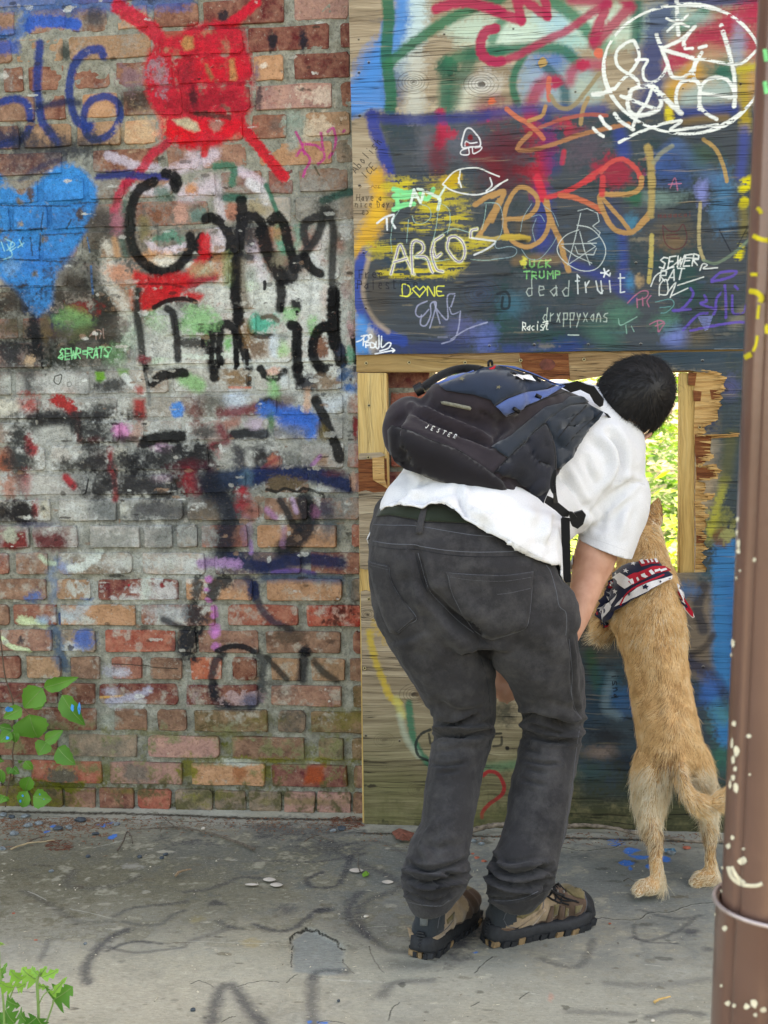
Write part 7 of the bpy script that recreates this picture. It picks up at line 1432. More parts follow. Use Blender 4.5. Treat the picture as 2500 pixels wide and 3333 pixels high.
PF = [(c6((640,790),(800,880),(1000,980),(1250,1070),(1480,1160)),8,-.016),(c6((620,760),(900,880),(1200,990),(1460,1100)),12,.010),(c6((1500,1180),(1570,1050),(1659,980)),8,-.008),(c6((900,640),(860,760),(960,860)),12,-.005),(c6((1350,800),(1430,830),(1490,870)),7,-.007),(c6((790,540),(800,640),(700,760)),12,-.006),(c6((600,800),(480,900),(400,960)),12,-.006),(c6((400,950),(700,1040),(1000,1160),(1300,1320),(1500,1460)),4,-.004),
 (c5((30,1460),(200,1300),(400,1100),(570,920)),6,-.006),(c5((400,1180),(450,1290),(640,1400)),12,-.012),(c5((470,1100),(600,1100),(680,1350)),16,.008),(c5((650,1060),(760,1180),(840,1220)),10,-.010),(c5((620,870),(800,880),(1000,800)),9,-.006),(c5((680,980),(850,960),(1040,900)),9,-.006),(c5((760,1060),(900,1010),(1020,960)),9,.005),(c5((50,1490),(300,1600),(480,1780)),10,-.008),(c5((160,1620),(170,1500),(300,1520)),10,-.007),(c5((200,1750),(350,1700),(560,1600)),12,.006),(c5((60,880),(100,1000),(40,1080)),14,-.006),(c5((300,820),(500,700),(700,640)),14,.006)]
sculpt(pm, PF, [((10,10,10),.008),((28,28,28),.0025)])
M_PLUM = fab('plum_black_nylon', (38,31,38),600,.12,.75, True, .2,.2,(54,46,52)); M_PNAVY = fab('navy_nylon', (32,45,64),600,.10,.7, True, .2,.2); M_PBLUE = fab('blue_nylon', (78,102,158),600,.08,.7, True, .2,.2); M_PDARK = fab('dark_base_nylon', (27,24,29),700,.12,.8, True, .25,.15); M_MESH = fab('black_mesh', (32,34,42),330,.25,.8, True, .8,.1); M_STRAP = fab('black_webbing', (22,22,25),500,.1,.7, True, .3,.1); M_PTEAL = fab('slate_nylon', (29,40,52),600,.10,.72, True, .2,.2)
hull = link('main_compartment', pm, M_PLUM, pack, True); HB = bvh_of(hull)
def pp_(name, poly, mat, off=.002, bulge=.004, par=hull, bv=None, th=.0018): return drape(name, bv or HB, poly, mat, par, off, 11, th, 0, None, bulge)
pnl = pp_('base_panel', c6((375,1000),(420,950),(560,985),(700,1040),(850,1110),(1000,1160),(1150,1220),(1300,1320),(1500,1465),(1600,1550),(1659,1640),(1659,1690),(1500,1670),(1250,1640),(1000,1570),(750,1480),(560,1420),(440,1330),(390,1200)), M_PDARK, .0015,.006)
nv = pp_('front_panel', c6((930,520),(1120,450),(1300,365),(1420,315),(1520,300),(1659,300))+c5((160,318),(420,400),(600,480),(645,525),(570,565),(300,605),(150,650),(40,722))+c6((1525,735),(1480,672),(1300,618),(1150,598),(1000,575)), M_PNAVY, .004,.006)
bl1 = pp_('blue_panel', c5((40,735),(160,660),(330,598),(480,580),(600,565),(720,520),(800,515),(700,580),(600,640),(400,730),(150,842)), M_PBLUE, .003,.004)
bl2 = pp_('blue_panel', c5((0,285),(250,305),(480,390),(680,480),(800,512),(650,520),(600,470),(420,392),(160,312)), M_PBLUE, .003,.003)
bl3 = pp_('blue_panel', c6((880,492),(1000,440),(1180,395),(1300,345),(1310,362),(1120,445),(935,515)), M_PBLUE, .003,.002)
sb = pp_('side_band', c5((5,1185),(200,1060),(400,900),(580,745),(760,700),(830,640),(1000,640),(1040,700),(830,730),(640,850),(570,925),(400,1080),(170,1300)), M_PTEAL, .003,.003)
sd = pp_('side_pocket', c5((40,1450),(170,1305),(400,1082),(572,925),(640,1060),(680,1220),(690,1410),(660,1500),(620,1640),(560,1790),(500,1760),(400,1640),(250,1520)), M_MESH, .004,.010)
fl_ = pp_('compression_wing', c5((575,918),(640,852),(830,735),(1060,720),(1160,775),(1210,800),(1160,880),(1050,985),(965,1130),(885,1185),(880,1290),(730,1420),(690,1400),(660,1150)), M_PTEAL, .004,.004)
AB = bvh_of(hull, pnl, nv, bl1, bl2, bl3, sb, sd, fl_)
def rb(name, pts, w_, mat, par=hull, off=.0022): return ribbon(name, AB, pts, w_, mat, par, off)
rb('piping', c6((400,955),(560,985),(700,1040),(850,1108),(1000,1160),(1150,1222),(1300,1318),(1500,1462)),3, M_STRAP, pnl); rb('piping', c5((20,1470),(170,1305),(400,1080),(572,922),(640,1050),(680,1220),(692,1410)),5, M_STRAP, sd); rb('piping', c5((720,1080),(860,900),(1020,730),(1075,640),(1030,590),(940,585)),5, M_STRAP, fl_); rb('piping', c5((800,1170),(950,1000),(1130,850),(1190,800)),4, M_STRAP, fl_); rb('zipper', c5((170,310),(420,385),(640,480),(760,520)),4, M_STRAP, nv); rb('zipper', c5((150,845),(400,735),(600,650),(860,560)),4, M_STRAP, bl1)
bar = simple('worn_rubber_badge', (120,118,104),.6,.15,200,.3); bd = drape('badge', AB, c6((950,690),(985,682),(1265,738),(1278,758),(1262,776),(960,714)), bar, hull, .004,8,.002)
M_WHT = simple('white_print', (232,232,232),.6,.03); M_STAR = simple('tan_star_print', (112,106,84),.8,.1)
lt = []
for k, ch in enumerate('JESTER'):
    x, y = c6((775+60*k, 975+22*k))[0]
    for pl in letters(ch, x, y, 13,.33,.6,.25): lt.append(ribbon('print', AB, pl, 2.0, M_WHT, pnl, .0035,3, smooth=False))
merge_obj(lt, 'lettering')
def star(cx, cy, r, rot=0, sq=.8): return [(cx+(r if i % 2 == 0 else r*.42)*math.sin(i*math.pi/5+rot), cy-(r if i % 2 == 0 else r*.42)*sq*math.cos(i*math.pi/5+rot)) for i in range(10)]
for xy in ((1180,466),(1560,545)): drape('star_print', AB, star(*c6(xy)[0], 10,.3,.55), M_STAR, nv, .0075,12)
drape('white_logo', AB, c5((175,400),(200,425),(330,440),(385,425),(400,420),(465,495),(400,478),(330,470),(215,440),(178,412)), M_WHT, nv, .009,8)
rb('logo_line', c5((200,400),(300,425),(380,415),(430,430),(520,490)),2, M_STRAP, nv, .009)
drape('red_tag', AB, c6((1432,318),(1490,308),(1486,335),(1436,345)), simple('red_label', (196,30,52),.6), nv, .012,8,.001)
def pipe_obj(name, pts, r, mat, par, n=8, smooth=True): v, f = tube_vf(spline(pts, 5) if len(pts) > 2 else pts, r, n); return mesh(name, v, f, mat, par, smooth)
M_PLAS = simple('black_plastic', (24,24,26),.35,.1)
for a_, b_ in ((c5((470,640))[0], c5((530,670))[0]),(c5((228,748))[0], c5((278,786))[0])):
    p0 = hit(AB, *a_, off=.006); p1 = hit(AB, *b_, off=.006)
    if p0 is not None and p1 is not None: pipe_obj('zipper_pull', [p0, p1], .0045, M_PLAS, bl1)
pipe_obj('hang_loop', [P(*c6((1460,300))[0], -.67), P(*c6((1462,260))[0], -.66), P(*c6((1485,246))[0], -.66), P(*c6((1500,268))[0], -.66), P(*c6((1498,300))[0], -.66)], .003, M_STRAP, hull)
def slab(name, poly, y0, y1, th, mat, par, bev=0):
    """a strap cut to shape; depth runs from y0 (first points) to y1 (last points)"""
    ys = [p[1]*.5+p[0]*.5 for p in poly]; a_, b_ = min(ys), max(ys)
    v, f = poly_prism(poly, (), lambda x, y: P(x, y, y0+(y1-y0)*((x*.5+y*.5)-a_)/(b_-a_+1e-6)),(0, th, 0)); o = mesh(name, v, f, mat, par); fix_normals(o); return o
slab('shoulder_strap', c5((700,500),(840,485),(925,460),(1030,500),(1110,520),(1160,590),(1215,665),(1205,730),(1170,748),(1110,700),(1060,610),(960,560),(860,590)),-.60,-.50,.012, M_STRAP, hull)
slab('shoulder_strap', c5((1210,800),(1255,820),(1320,900),(1400,990),(1370,980),(1290,900)),-.52,-.46,.01, M_STRAP, hull)
pipe_obj('shoulder_strap', [P(*c6(p_)[0], y_) for p_, y_ in (((690,560),-.74),((760,530),-.72),((900,430),-.66),((1050,360),-.60),((1200,330),-.58),((1330,335),-.6),((1400,350),-.62))], .010, M_STRAP, hull)
pipe_obj('strap_end', [P(*c6(p_)[0], -.80) for p_ in ((670,575),(700,560),(750,535))], .014, M_PLAS, hull)
slab('compression_strap', c2((600,208),(660,235),(850,390),(830,440),(765,440),(690,370),(570,285)),-.92,-.84,.004, M_STRAP, hull)
slab('hanging_strap', c2((748,460),(765,440),(845,450),(858,1145),(800,1152),(765,1090)),-.84,-.835,.0025, M_STRAP, hull)
slab('hip_pad', c2((850,420),(900,395),(980,372),(1020,420),(990,520),(930,570),(870,540),(845,480)),-.80,-.76,.025, M_STRAP, hull)
slab('buckle', c2((840,380),(875,385),(925,445),(880,470),(840,440)),-.86,-.85,.010, M_PLAS, hull)
pipe_obj('cord', [P(*c5(p_)[0], -.90) for p_ in ((690,1420),(655,1520),(650,1620),(690,1700))], .0035, M_STRAP, hull)
pipe_obj('cord', [P(*c5(p_)[0], -.90) for p_ in ((690,1450),(680,1560),(690,1700))], .003, M_STRAP, hull)
slab('cord_lock', c5((665,1680),(700,1675),(718,1770),(690,1790),(668,1780)),-.905,-.905,.012, M_PLAS, hull)

# ================================================================== BOOTS
M_SUEDE = fab('taupe_suede', (156,134,110),380,.12,.95, True, .3,.3,(120,100,82)); M_SLATE = fab('slate_heel_fabric', (44,50,56),420,.08,.7); M_BRN = fab('dark_brown_leather', (92,72,60),200,.15,.8, True, .4,.1,(92,74,62)); M_RUB = simple('black_rubber', (34,36,40),.65,.2,90,.3); M_TREAD = simple('tan_tread', (132,108,80),.8,.15,90)
M_OLIVE = fab('olive_mesh', (110,98,70),300,.18,.9, True, .6)
def boot(hx, hy, ang, L, side, tiltz=0.0):
    S = L/.30; R_ = Matrix.Translation((hx, hy, 0)) @ Matrix.Rotation(ang, 4, 'Z')
    def W(x, y, z): return np.array(R_ @ Vector((x*S, y*S*side, z*S)))
    e_ = empty('boot', W(0,0,0)); e_.parent = person; e_.matrix_parent_inverse = Matrix.Translation(-person.location); bpy.context.view_layer.update()
    def rl(rows, n=20):
        v, f = [], []; rows = spline([np.array(r, float) for r in rows], 3)
        for cx, cy, cz, rx, ry, rz in rows:
            for k in range(n):
                t = 2*math.pi*k/n; v.append(W(cx+rx*math.cos(t), cy+ry*(math.sin(t) if rx else math.cos(t)), cz+(rz*math.sin(t) if not rx else 0)))
        for i in range(len(rows)-1):
            for k in range(n): k2 = (k+1) % n; f.append((i*n+k, i*n+k2,(i+1)*n+k2,(i+1)*n+k))
        f.append(tuple(range(n))); f.append(tuple((len(rows)-1)*n+k for k in range(n))); return v, f
    foot = rl([(.004,0,.058,0,.024,.036),(.02,0,.060,0,.036,.044),(.06,0,.064,0,.038,.050),(.11,.002,.078,0,.041,.060),(.15,.004,.074,0,.046,.056),(.20,.006,.066,0,.050,.048),(.25,.004,.060,0,.048,.042),(.28,0,.054,0,.038,.034),(.298,-.002,.048,0,.022,.022)])
    shaft = rl([(.056,0,.05,.050,.036,0),(.058,0,.09,.052,.037,0),(.060,0,.13,.054,.040,0),(.060,0,.165,.056,.042,0)])
    me = fuse([foot, shaft], .0042,4); a = co(me); inv = R_.inverted(); loc = np.array([list(inv @ Vector(p)) for p in a])/S; loc[:, 1] *= side
    n0 = nor(me); q_ = np.zeros(len(a))                                    # overlay bands, quilting and wear
    q_ += .0022*np.sin(loc[:, 0]*150+loc[:, 2]*90)*(loc[:, 0] > .10)*(loc[:, 2] > .035)*(loc[:, 2] < .11)
    q_ += np.array([.002*mnoise.noise((p[0]*40, p[1]*40, p[2]*40)) for p in a]); setco(me, a+n0*q_[:, None])
    def lab(c):
        x, y, z = c; hp = x < .045+.018*math.cos(z*30) and abs(y) < .034
        if x > .262 or (x > .235 and z < .045): return 4
        if .215 < x <= .262 and z > .055 and abs(y) < .030: return 3
        if x < .062-.22*max(0,.085-z) and z > .045+.25*x and not (z < .05): return 1
        if x > .168 or z < .042+.06*max(0, x-.1): return 2
        return 0
    names = ['suede_upper', 'heel_panel', 'leather_overlay', 'mesh_panel', 'toe_cap']; mats = [M_SUEDE, M_SLATE, M_BRN, M_OLIVE, M_RUB]
    nv_ = [tuple(v.co) for v in me.vertices]; groups = {}
    for p in me.polygons:
        c = loc[list(p.vertices)].mean(0); groups.setdefault(lab(c), []).append(tuple(p.vertices))
    for k, fs_ in groups.items():
        used = sorted({i for f in fs_ for i in f}); mp = {i: j for j, i in enumerate(used)}
        mesh(names[k], [nv_[i] for i in used], [tuple(mp[i] for i in f) for f in fs_], mats[k], e_, True)
    bpy.data.meshes.remove(me)
    def width(x): return float(np.interp(x, [-.006,.0,.02,.06,.11,.16,.21,.25,.28,.298,.305], [.012,.028,.038,.040,.036,.044,.052,.049,.038,.022,.010]))
    xs = [-.006,0,.01,.03,.06,.09,.12,.15,.18,.21,.24,.265,.285,.298,.305]; rock = lambda x: .012*max(0,(x-.24)/.065)**2+.006*max(0,(.02-x)/.026)
    v, f = [], []; out = [(x, width(x)) for x in xs]+[(x, -width(x)) for x in reversed(xs)]; n = len(out)
    for (zz, ex) in ((.009,.97),(.014,1.03),(.021,1.03),(.034,1.0),(.039,.90)):
        for x, y in out: v.append(W(x if abs(x-.15) < .14 else .15+(x-.15)*ex, y*ex, zz+rock(x)+(.014*math.exp(-(x/.03)**2) if zz > .03 else 0)+(.008*max(0,(x-.25)/.05) if zz > .03 else 0)))
    for i in range(4):
        for k in range(n): k2 = (k+1) % n; f.append((i*n+k, i*n+k2,(i+1)*n+k2,(i+1)*n+k))
    f.append(tuple(range(n-1,-1,-1))); f.append(tuple(4*n+k for k in range(n))); so2 = mesh('sole', v, f, M_RUB, e_, True)
    lug, tan = [], []
    for i, x in enumerate(np.arange(.002,.30,.0215)):
        for sy in (-1,1):
            w0 = width(x); c = (x, sy*(w0-.008)); bx_ = box_vf(c[0]-.0095, c[0]+.0085, c[1]-.012, c[1]+.012,0,1)
            vv_ = [W(a_*(1)+(.004 if z_ else 0), b_*(1.02 if z_ else .98),(.0 if z_ < .5 else .0135+.004*(i % 2))+rock(x)) for a_, b_, z_ in bx_[0]]
            (tan if (i, sy) in ((0,-1),(3,-1),(4,1),(8,-1),(10,-1),(11,1)) else lug).append((vv_, bx_[1]))
    for j in range(3): bx_ = box_vf(-.008,.004,-.020+.014*j, -.010+.014*j, 0,1); (tan if j == 1 else lug).append(([W(a_, b_, .014*z_+.001) for a_, b_, z_ in bx_[0]], bx_[1]))
    for j in range(6): lug.append(tube_vf([W(.002-.0012*j, -.024+.003*j, .030+.007*j), W(-.010+.0012*j, 0,.031+.007*j), W(.002-.0012*j, .024-.003*j, .030+.007*j)], .0030*S, 6))
    tag(mesh('tread_lugs', *join_vf(*lug), M_RUB, e_), kind='stuff'); tag(mesh('tan_lugs', *join_vf(*tan), M_TREAD, e_), kind='stuff')
    lc = []
    top = lambda x: float(np.interp(x, [.09,.12,.15,.18,.21,.235], [.154,.142,.132,.118,.110,.104]))
    for i in range(6):
        x = .112+.018*i; z = top(x)+.002; s2 = 1 if i % 2 else -1
        lc.append(tube_vf([W(x-.004,-.024*s2, z-.010), W(x+.003,0, z+.003), W(x+.012,.024*s2, top(x+.012)-.009)], .0026*S, 6)); lc.append(tube_vf([W(x-.002,.024*s2, z-.010), W(x+.005,0, z+.001), W(x+.010,-.024*s2, top(x+.01)-.009)], .0026*S, 6))
    lc.append(tube_vf(spline([W(.10,-.01,.150), W(.115,-.028,.160), W(.14,-.040,.135), W(.175,-.040,.108), W(.20,-.034,.098)], 4),.0027*S, 6)); lc.append(tube_vf(spline([W(.10,.01,.150), W(.13,-.012,.145), W(.16,-.030,.118), W(.19,-.030,.102), W(.215,-.022,.096)], 4),.0027*S, 6))
    lc.append(tube_vf(spline([W(.10,.0,.148), W(.10,.028,.158), W(.13,.036,.140), W(.15,.020,.116)], 4),.0027*S, 6))
    mesh('laces', *join_vf(*lc), M_STRAP, e_, True)
    ey = []
    for i in range(6):
        for sy in (-1,1): x = .112+.018*i; c = W(x, sy*.027, top(x)-.011); ey.append(tube_vf([c, c+np.array([0,0,.006])], .0022,6))
    tag(mesh('eyelets', *join_vf(*ey), simple('nickel', (190,190,190),.3,.05, metal=.8), e_), kind='stuff')
    tb = box_vf(-.0035,.0,-.008,.008,.092,.118); mesh('heel_tab', [W(a_+.010-.0, b_, c_) for a_, b_, c_ in tb[0]], tb[1], M_RUB, e_)
    return e_
hR = FL(1592,3075); tR = FL(1905,3002); hL = FL(1372,3118); tL = FL(1492,2985)
RB_ = boot(hR[0], hR[1], math.atan2(tR[1]-hR[1], tR[0]-hR[0]),.268,1); LB_ = boot(hL[0], hL[1], math.radians(70),.262,-1)

def skins(b): return [o for o in bpy.data.objects if o.parent == b and o.name.split('.')[0] in ('suede_upper', 'heel_panel', 'leather_overlay', 'mesh_panel', 'toe_cap')]
for b_, L in ((RB_, (('mesh_inset', M_OLIVE, .0012,((950,520),(1010,470),(1135,420),(1110,470),(1000,530))),('mesh_inset', M_OLIVE, .0012,((1225,430),(1258,425),(1250,500),(1215,520))),('mesh_inset', M_OLIVE, .0012,((1305,450),(1330,455),(1325,510),(1300,515))),('mesh_inset', M_OLIVE, .0012,((1375,440),(1430,430),(1410,480),(1375,495))),('toe_mesh', M_OLIVE, .0015,((1300,320),(1350,300),(1410,310),(1440,345),(1440,390),(1370,375))),
  ('overlay', M_BRN, .0018,((1160,560),(1200,440),(1225,440),(1200,600),(1150,610))),('overlay', M_BRN, .0018,((1265,440),(1295,440),(1285,600),(1245,600))),('overlay', M_SUEDE, .0020,((960,600),(1100,500),(1150,450),(1160,470),(1060,590),(980,615))),('overlay', M_BRN, .0018,((790,600),(940,600),(1050,640),(850,655))),('side_tab', M_SLATE, .0022,((980,455),(1030,435),(1032,447),(985,468))))),
  (LB_, (('grey_tab', simple('grey_rubber_tab', (88,92,92),.6),.0022,((264,512),(318,516),(314,585),(262,580))),('overlay', M_SUEDE, .0018,((165,590),(190,600),(235,665),(190,680))),('overlay', M_SUEDE, .0018,((330,675),(440,620),(430,660),(370,712))),('mesh_inset', M_OLIVE, .0012,((450,540),(505,480),(500,530),(455,570)))))):
    U_ = bvh_of(*skins(b_))
    for nm, mt, of_, pl in L: drape(nm, U_, c4(*pl), mt, b_, of_, 7,.0012)
    if b_ is RB_:
        for pl in (((1150,340),(1180,372),(1210,340)),((1180,372),(1225,400),(1240,365)),((1215,395),(1268,420),(1275,380)),((1260,410),(1330,430)),((1190,250),(1230,330),(1300,380),(1400,415)),((1200,300),(1260,390),(1380,405))): ribbon('lace', U_, c4(*pl),6, M_STRAP, b_, .004,4)
        for pl in (((930,410),(1010,440),(1120,390)),((860,540),(880,490),(940,440)),((865,545),(890,585),(940,595)),((1150,400),(1130,500),(1050,590)),((1440,350),(1460,430),(1420,540))): ribbon('stitching', U_, c4(*pl),2.4, M_THR, b_, .0016,4)
    else:
        for pl in (((200,590),(190,520),(205,460)),((385,600),(400,520),(440,460)),((390,620),(440,610),(500,540))): ribbon('stitching', U_, c4(*pl),2.4, M_THR, b_, .0016,4)

# ================================================================== THE DOG
def d1(*p): return T(1900,1650, p, .36166)
dog = empty('dog', FL(2200,2890), 'tan shaggy dog standing on its hind legs with its head through the hole', 'dog')
def hb_(L): return loft_vf([((x-w_, y, Y),(x+w_, y, Y), d) for x, y, Y, w_, d in L], 22,3)
trunk = [(2192,2520,-.43,100,.085),(2190,2465,-.42,108,.100),(2178,2400,-.40,103,.104),(2163,2320,-.37,99,.100),(2148,2230,-.34,97,.100),(2133,2140,-.31,101,.104),(2118,2050,-.28,112,.110),(2108,1970,-.26,108,.106),(2108,1900,-.22,94,.088),(2096,1835,-.18,84,.078),(2086,1765,-.12,74,.072),(2078,1710,-.07,66,.066),(2070,1672,-.03,44,.05)]
hL_ = [(2140,2380,-.40,26,.04),(2126,2450,-.41,56,.072),(2122,2540,-.43,60,.084),(2118,2620,-.46,50,.066),(2118,2690,-.50,32,.044),(2133,2745,-.54,21,.028),(2135,2800,-.56,19,.022),(2138,2850,-.575,20,.022),(2138,2885,-.585,24,.026)]
hR_ = [(2235,2390,-.39,24,.04),(2258,2460,-.40,50,.07),(2280,2550,-.41,50,.076),(2300,2630,-.43,30,.045),(2310,2690,-.455,21,.030),(2312,2745,-.47,17,.023),(2312,2800,-.475,17,.020),(2314,2845,-.48,20,.022),(2314,2862,-.482,22,.024)]
def paw(cx, cy, y, fx_):
    c = P(cx, cy, y); out = [ell_vf(c+np.array([fx_*.012,0,.004]),(np.array([.034,0,0]), np.array([0,.03,0]), np.array([0,0,.020])),12,8)]
    for k in range(4): t = (k-1.5)*.45; out.append(ell_vf(c+np.array([fx_*.040*math.cos(t)-.012*abs(k-1.5)*.3,.032*math.sin(t)-.004,-.004]),(np.array([.014,0,0]), np.array([0,.0095,0]), np.array([0,0,.011])),10,6))
    return out
fore = [limb_vf([(2030,1990,-.27,46,.055),(1975,2045,-.24,36,.042),(1962,1985,-.18,27,.032),(1978,1915,-.13,22,.026),(1990,1880,-.09,22,.024),(1992,1868,-.05,22,.020)], 14), limb_vf([(2170,1980,-.24,46,.05),(2192,1990,-.18,30,.036),(2180,1920,-.13,24,.028),(2172,1872,-.08,22,.022),(2170,1862,-.03,20,.018)], 12)]
ear = lambda bx_, by_, tx, ty, y: loft_vf([((bx_-34, by_, y),(bx_+34, by_+6, y+.01),.018),((bx_-20,(by_+ty)/2, y),(bx_+26+(tx-bx_)*.3,(by_+ty)/2, y+.01),.013),((tx-4, ty+8, y),(tx+5, ty+8, y),.004)], 12,3)
TAIL = [(2206,2470,-.47,22,.022),(2212,2510,-.53,22,.022),(2228,2555,-.565,24,.022),(2252,2596,-.58,25,.022),(2290,2618,-.585,25,.022),(2330,2610,-.585,23,.020),(2362,2585,-.585,16,.014),(2380,2560,-.58,8,.008)]
muz = [ell_vf(P(2112,1745,-.09),(_R*.036, np.array([0,.04,0]), _U*.042)), ell_vf(P(2085,1712,-.045),(_R*.058, np.array([0,.066,0]), _U*.060)), loft_vf([((2040,1712,.01),(2118,1712,.01),.04),((2045,1722,.07),(2105,1722,.07),.032),((2052,1728,.12),(2092,1728,.12),.022)], 12,3)]
dm = fuse([hb_(trunk), limb_vf(hL_, 14), limb_vf(hR_, 14), limb_vf(TAIL, 12), ear(2128,1698,2145,1604,-.11), ear(2052,1690,2040,1625,-.06)]+muz+fore+paw(2128,2893,-.592,-1)+paw(2314,2864,-.488,-1),.0062,4)
sculpt(dm, [([(2150,2100),(2165,2250),(2180,2380)], 16,.004),([(2080,2120),(2100,2280)], 18,-.004),([(2195,2470),(2197,2560)], 12,-.016),([(2240,2490),(2262,2600)], 10,-.010)], [((12,12,8),.005),((30,30,20),.003)])
FUR0 = fab('dog_skin', (186,142,96),200,.12,.95, False, .3,0)
dbody = link('body', dm, FUR0, dog, True)
mesh('nose', *ell_vf(P(2072,1726,.145),(_R*.014, np.array([0,.010,0]), _U*.010),12,8), simple('nose_black', (28,24,24),.4), dbody, True)
def fur_mat(name, a, b, c):
    m = M(name, .65,.25); n = m.noise(26,5,.7); m.col(m.ramp(n, [(.28, a),(.5, b),(.74, c)])); return m.m
FM1 = fur_mat('golden_fur', (198,150,98),(236,194,140),(248,220,176)); FM2 = fur_mat('cream_fur', (206,178,138),(236,218,186),(248,240,222)); FM3 = fur_mat('brown_fur', (96,62,38),(140,96,60),(176,128,84))
a = co(dm); nn0 = nor(dm); tri = []
dm.calc_loop_triangles(); tri = np.array([t.vertices[:] for t in dm.loop_triangles]); A, B_, C_ = a[tri[:, 0]], a[tri[:, 1]], a[tri[:, 2]]
ar = np.linalg.norm(np.cross(B_-A, C_-A), axis=1); R4 = np.random.RandomState(12); N = 105000
pk = R4.choice(len(tri), N, p=ar/ar.sum()); u, v_ = R4.rand(N), R4.rand(N); fl2 = u+v_ > 1; u[fl2] = 1-u[fl2]; v_[fl2] = 1-v_[fl2]
rt = A[pk]*(1-u-v_)[:, None]+B_[pk]*u[:, None]+C_[pk]*v_[:, None]; nr = nn0[tri[pk, 0]]; qx = projN(rt); X_, Y_ = qx[:, 0], qx[:, 1]
dwn = np.tile(np.array([0.0,-.15,-1.0]),(N, 1)); dwn[:, 0] += np.clip((X_-(2108+(Y_-1900)*.13))/160,-1,1)*.55
tl = (Y_ > 2480) & (Y_ < 2680) & (rt[:, 1] < -.515) & (X_ > 2190)
tdir = np.array([[P(TAIL[min(7, i+1)][0], TAIL[min(7, i+1)][1], TAIL[min(7, i+1)][2])-P(*TAIL[i][:3])][0] for i in range(7)]); tc = np.array([P(*t[:3]) for t in TAIL[:7]])
ix = np.argmin(((rt[:, None]-tc[None])**2).sum(2),1); td = tdir[ix]/np.linalg.norm(tdir[ix], axis=1)[:, None]; dwn[tl] = td[tl]+np.array([0,0,-.55])
pawz = rt[:, 2] < .03; dwn[pawz] = nr[pawz]*.3+np.array([-.8,-.2,-.2])
wv = np.array([[mnoise.noise((p[0]*9, p[1]*9, p[2]*6)),0, mnoise.noise((p[0]*9+7, p[1]*9, p[2]*6))] for p in rt]); dwn += wv*1.5
dwn -= nr*(dwn*nr).sum(1)[:, None]; dwn /= np.linalg.norm(dwn, axis=1)[:, None]+1e-9
ln = np.interp(Y_, [1600,1700,1780,1900,2000,2100,2300,2450,2500,2650,2720,2790,2850,2900], [.008,.012,.026,.030,.028,.026,.024,.028,.042,.048,.026,.014,.012,.010]); ln[tl] = .036; ln[pawz] = .009
ln[(Y_ > 2050) & (Y_ < 2110) & (X_ < 2010)] = .045; ln[(Y_ > 2790) & (Y_ < 2880) & (X_ > 2148) & (X_ < 2180)] = .045; ln[(Y_ > 2790) & (Y_ < 2860) & (X_ > 2318)] = .04
ln *= R4.uniform(.6,1.25, N); rnd = R4.rand(N)
cream = ((Y_ > 2490) & ~tl & (rnd < np.interp(Y_, [2490,2540,2640,2700,2800,2880], [.3,.8,.85,.5,.4,.95]))) | (tl & (rnd < .25)) | ((Y_ < 2110) & (rnd < .12)) | (pawz & (rnd < .8)) | ((ln > .05)) | ((X_ > 2120) & (Y_ < 1740) & (Y_ > 1680) & (rnd < .6))
brn = ~cream & (((Y_ < 1706) & (X_ > 2085) & (rnd > .08)) | (rnd > .975) | ((abs(X_-2165) < 30) & (abs(Y_-2470) < 26) & (rnd > .5)) | ((Y_ > 2680) & (Y_ < 2800) & (rnd > .75)) | ((abs(X_-(2140+(Y_-2000)*.12)) < 26) & (rnd > .86)))
bn = (Y_ > 1860) & (Y_ < 1985)
for nm, sel, mt, sd in (('fur', ~cream & ~brn, FM1,1),('cream_fur', cream, FM2,2),('brown_fur', brn, FM3,3)):
    strands(nm, rt[sel], nr[sel], dwn[sel], ln[sel], 5,(.00042), mt, dbody, .20,.15,.30, sd, .12)
# bandana
DB = bvh_of(dbody); ban = fab('navy_bandana_cotton', (30,34,58),500,.08,.85); bw = fab('white_bandana_print', (226,222,222),500,.03,.85); br = fab('red_bandana_print', (186,30,50),500,.06,.85)
def bd_(name, poly, mat, par, off, th=.0012, wave=.004, fb=None): return drape(name, DB, poly, mat, par, off, 9, th, wave, fb)
bn0 = bd_('bandana', d1((300,640),(330,600),(440,548),(520,540),(640,535),(700,590),(742,645),(730,680),(650,740),(480,845),(330,945),(220,1075),(150,1072),(118,1010),(125,940),(165,860),(205,760),(220,700),(280,655)), ban, dbody, .020,.0016,.006)
for pl, mt, o_ in ((((390,830),(560,735),(735,655),(740,682),(650,738),(480,838),(345,905)), bw, .0016),(((165,1000),(300,870),(360,800),(300,930),(215,1050)), bw, .0018),(((125,945),(165,900),(215,965),(165,1000)), bw, .0018),(((330,650),(390,640),(460,700),(480,730),(410,770)), bw, .0018),(((415,690),(480,640),(600,600),(700,580),(735,610),(640,640),(560,690),(470,740)), br, .0018),(((520,545),(640,535),(660,570),(540,590)), br, .0016),(((205,780),(215,720),(255,670),(300,660),(270,730),(235,780)), br, .0018)):
    bd_('bandana_print', d1(*pl), mt, bn0,.020+o_*1.6,0,.006)
BB = bvh_of(bn0)
for i, x in enumerate((455,500,545,590,640,680)): drape('stripe', DB, d1((x-8,700-22*i),(x+10,690-22*i),(x+32,730-22*i-(4*i)),(x+14,740-22*i-(4*i))) if i < 4 else d1((x-20,618-8*i+40),(x+20,600-8*i+40),(x+26,612-8*i+40),(x-16,632-8*i+40)), bw, bn0,.0262,7,0,.006)
for i in range(4): drape('stripe', DB, d1((530+30*i, 546-2*i),(545+30*i, 545-2*i),(560+30*i, 578-2*i),(545+30*i, 582-2*i)), bw, bn0,.0258,7,0,.006)
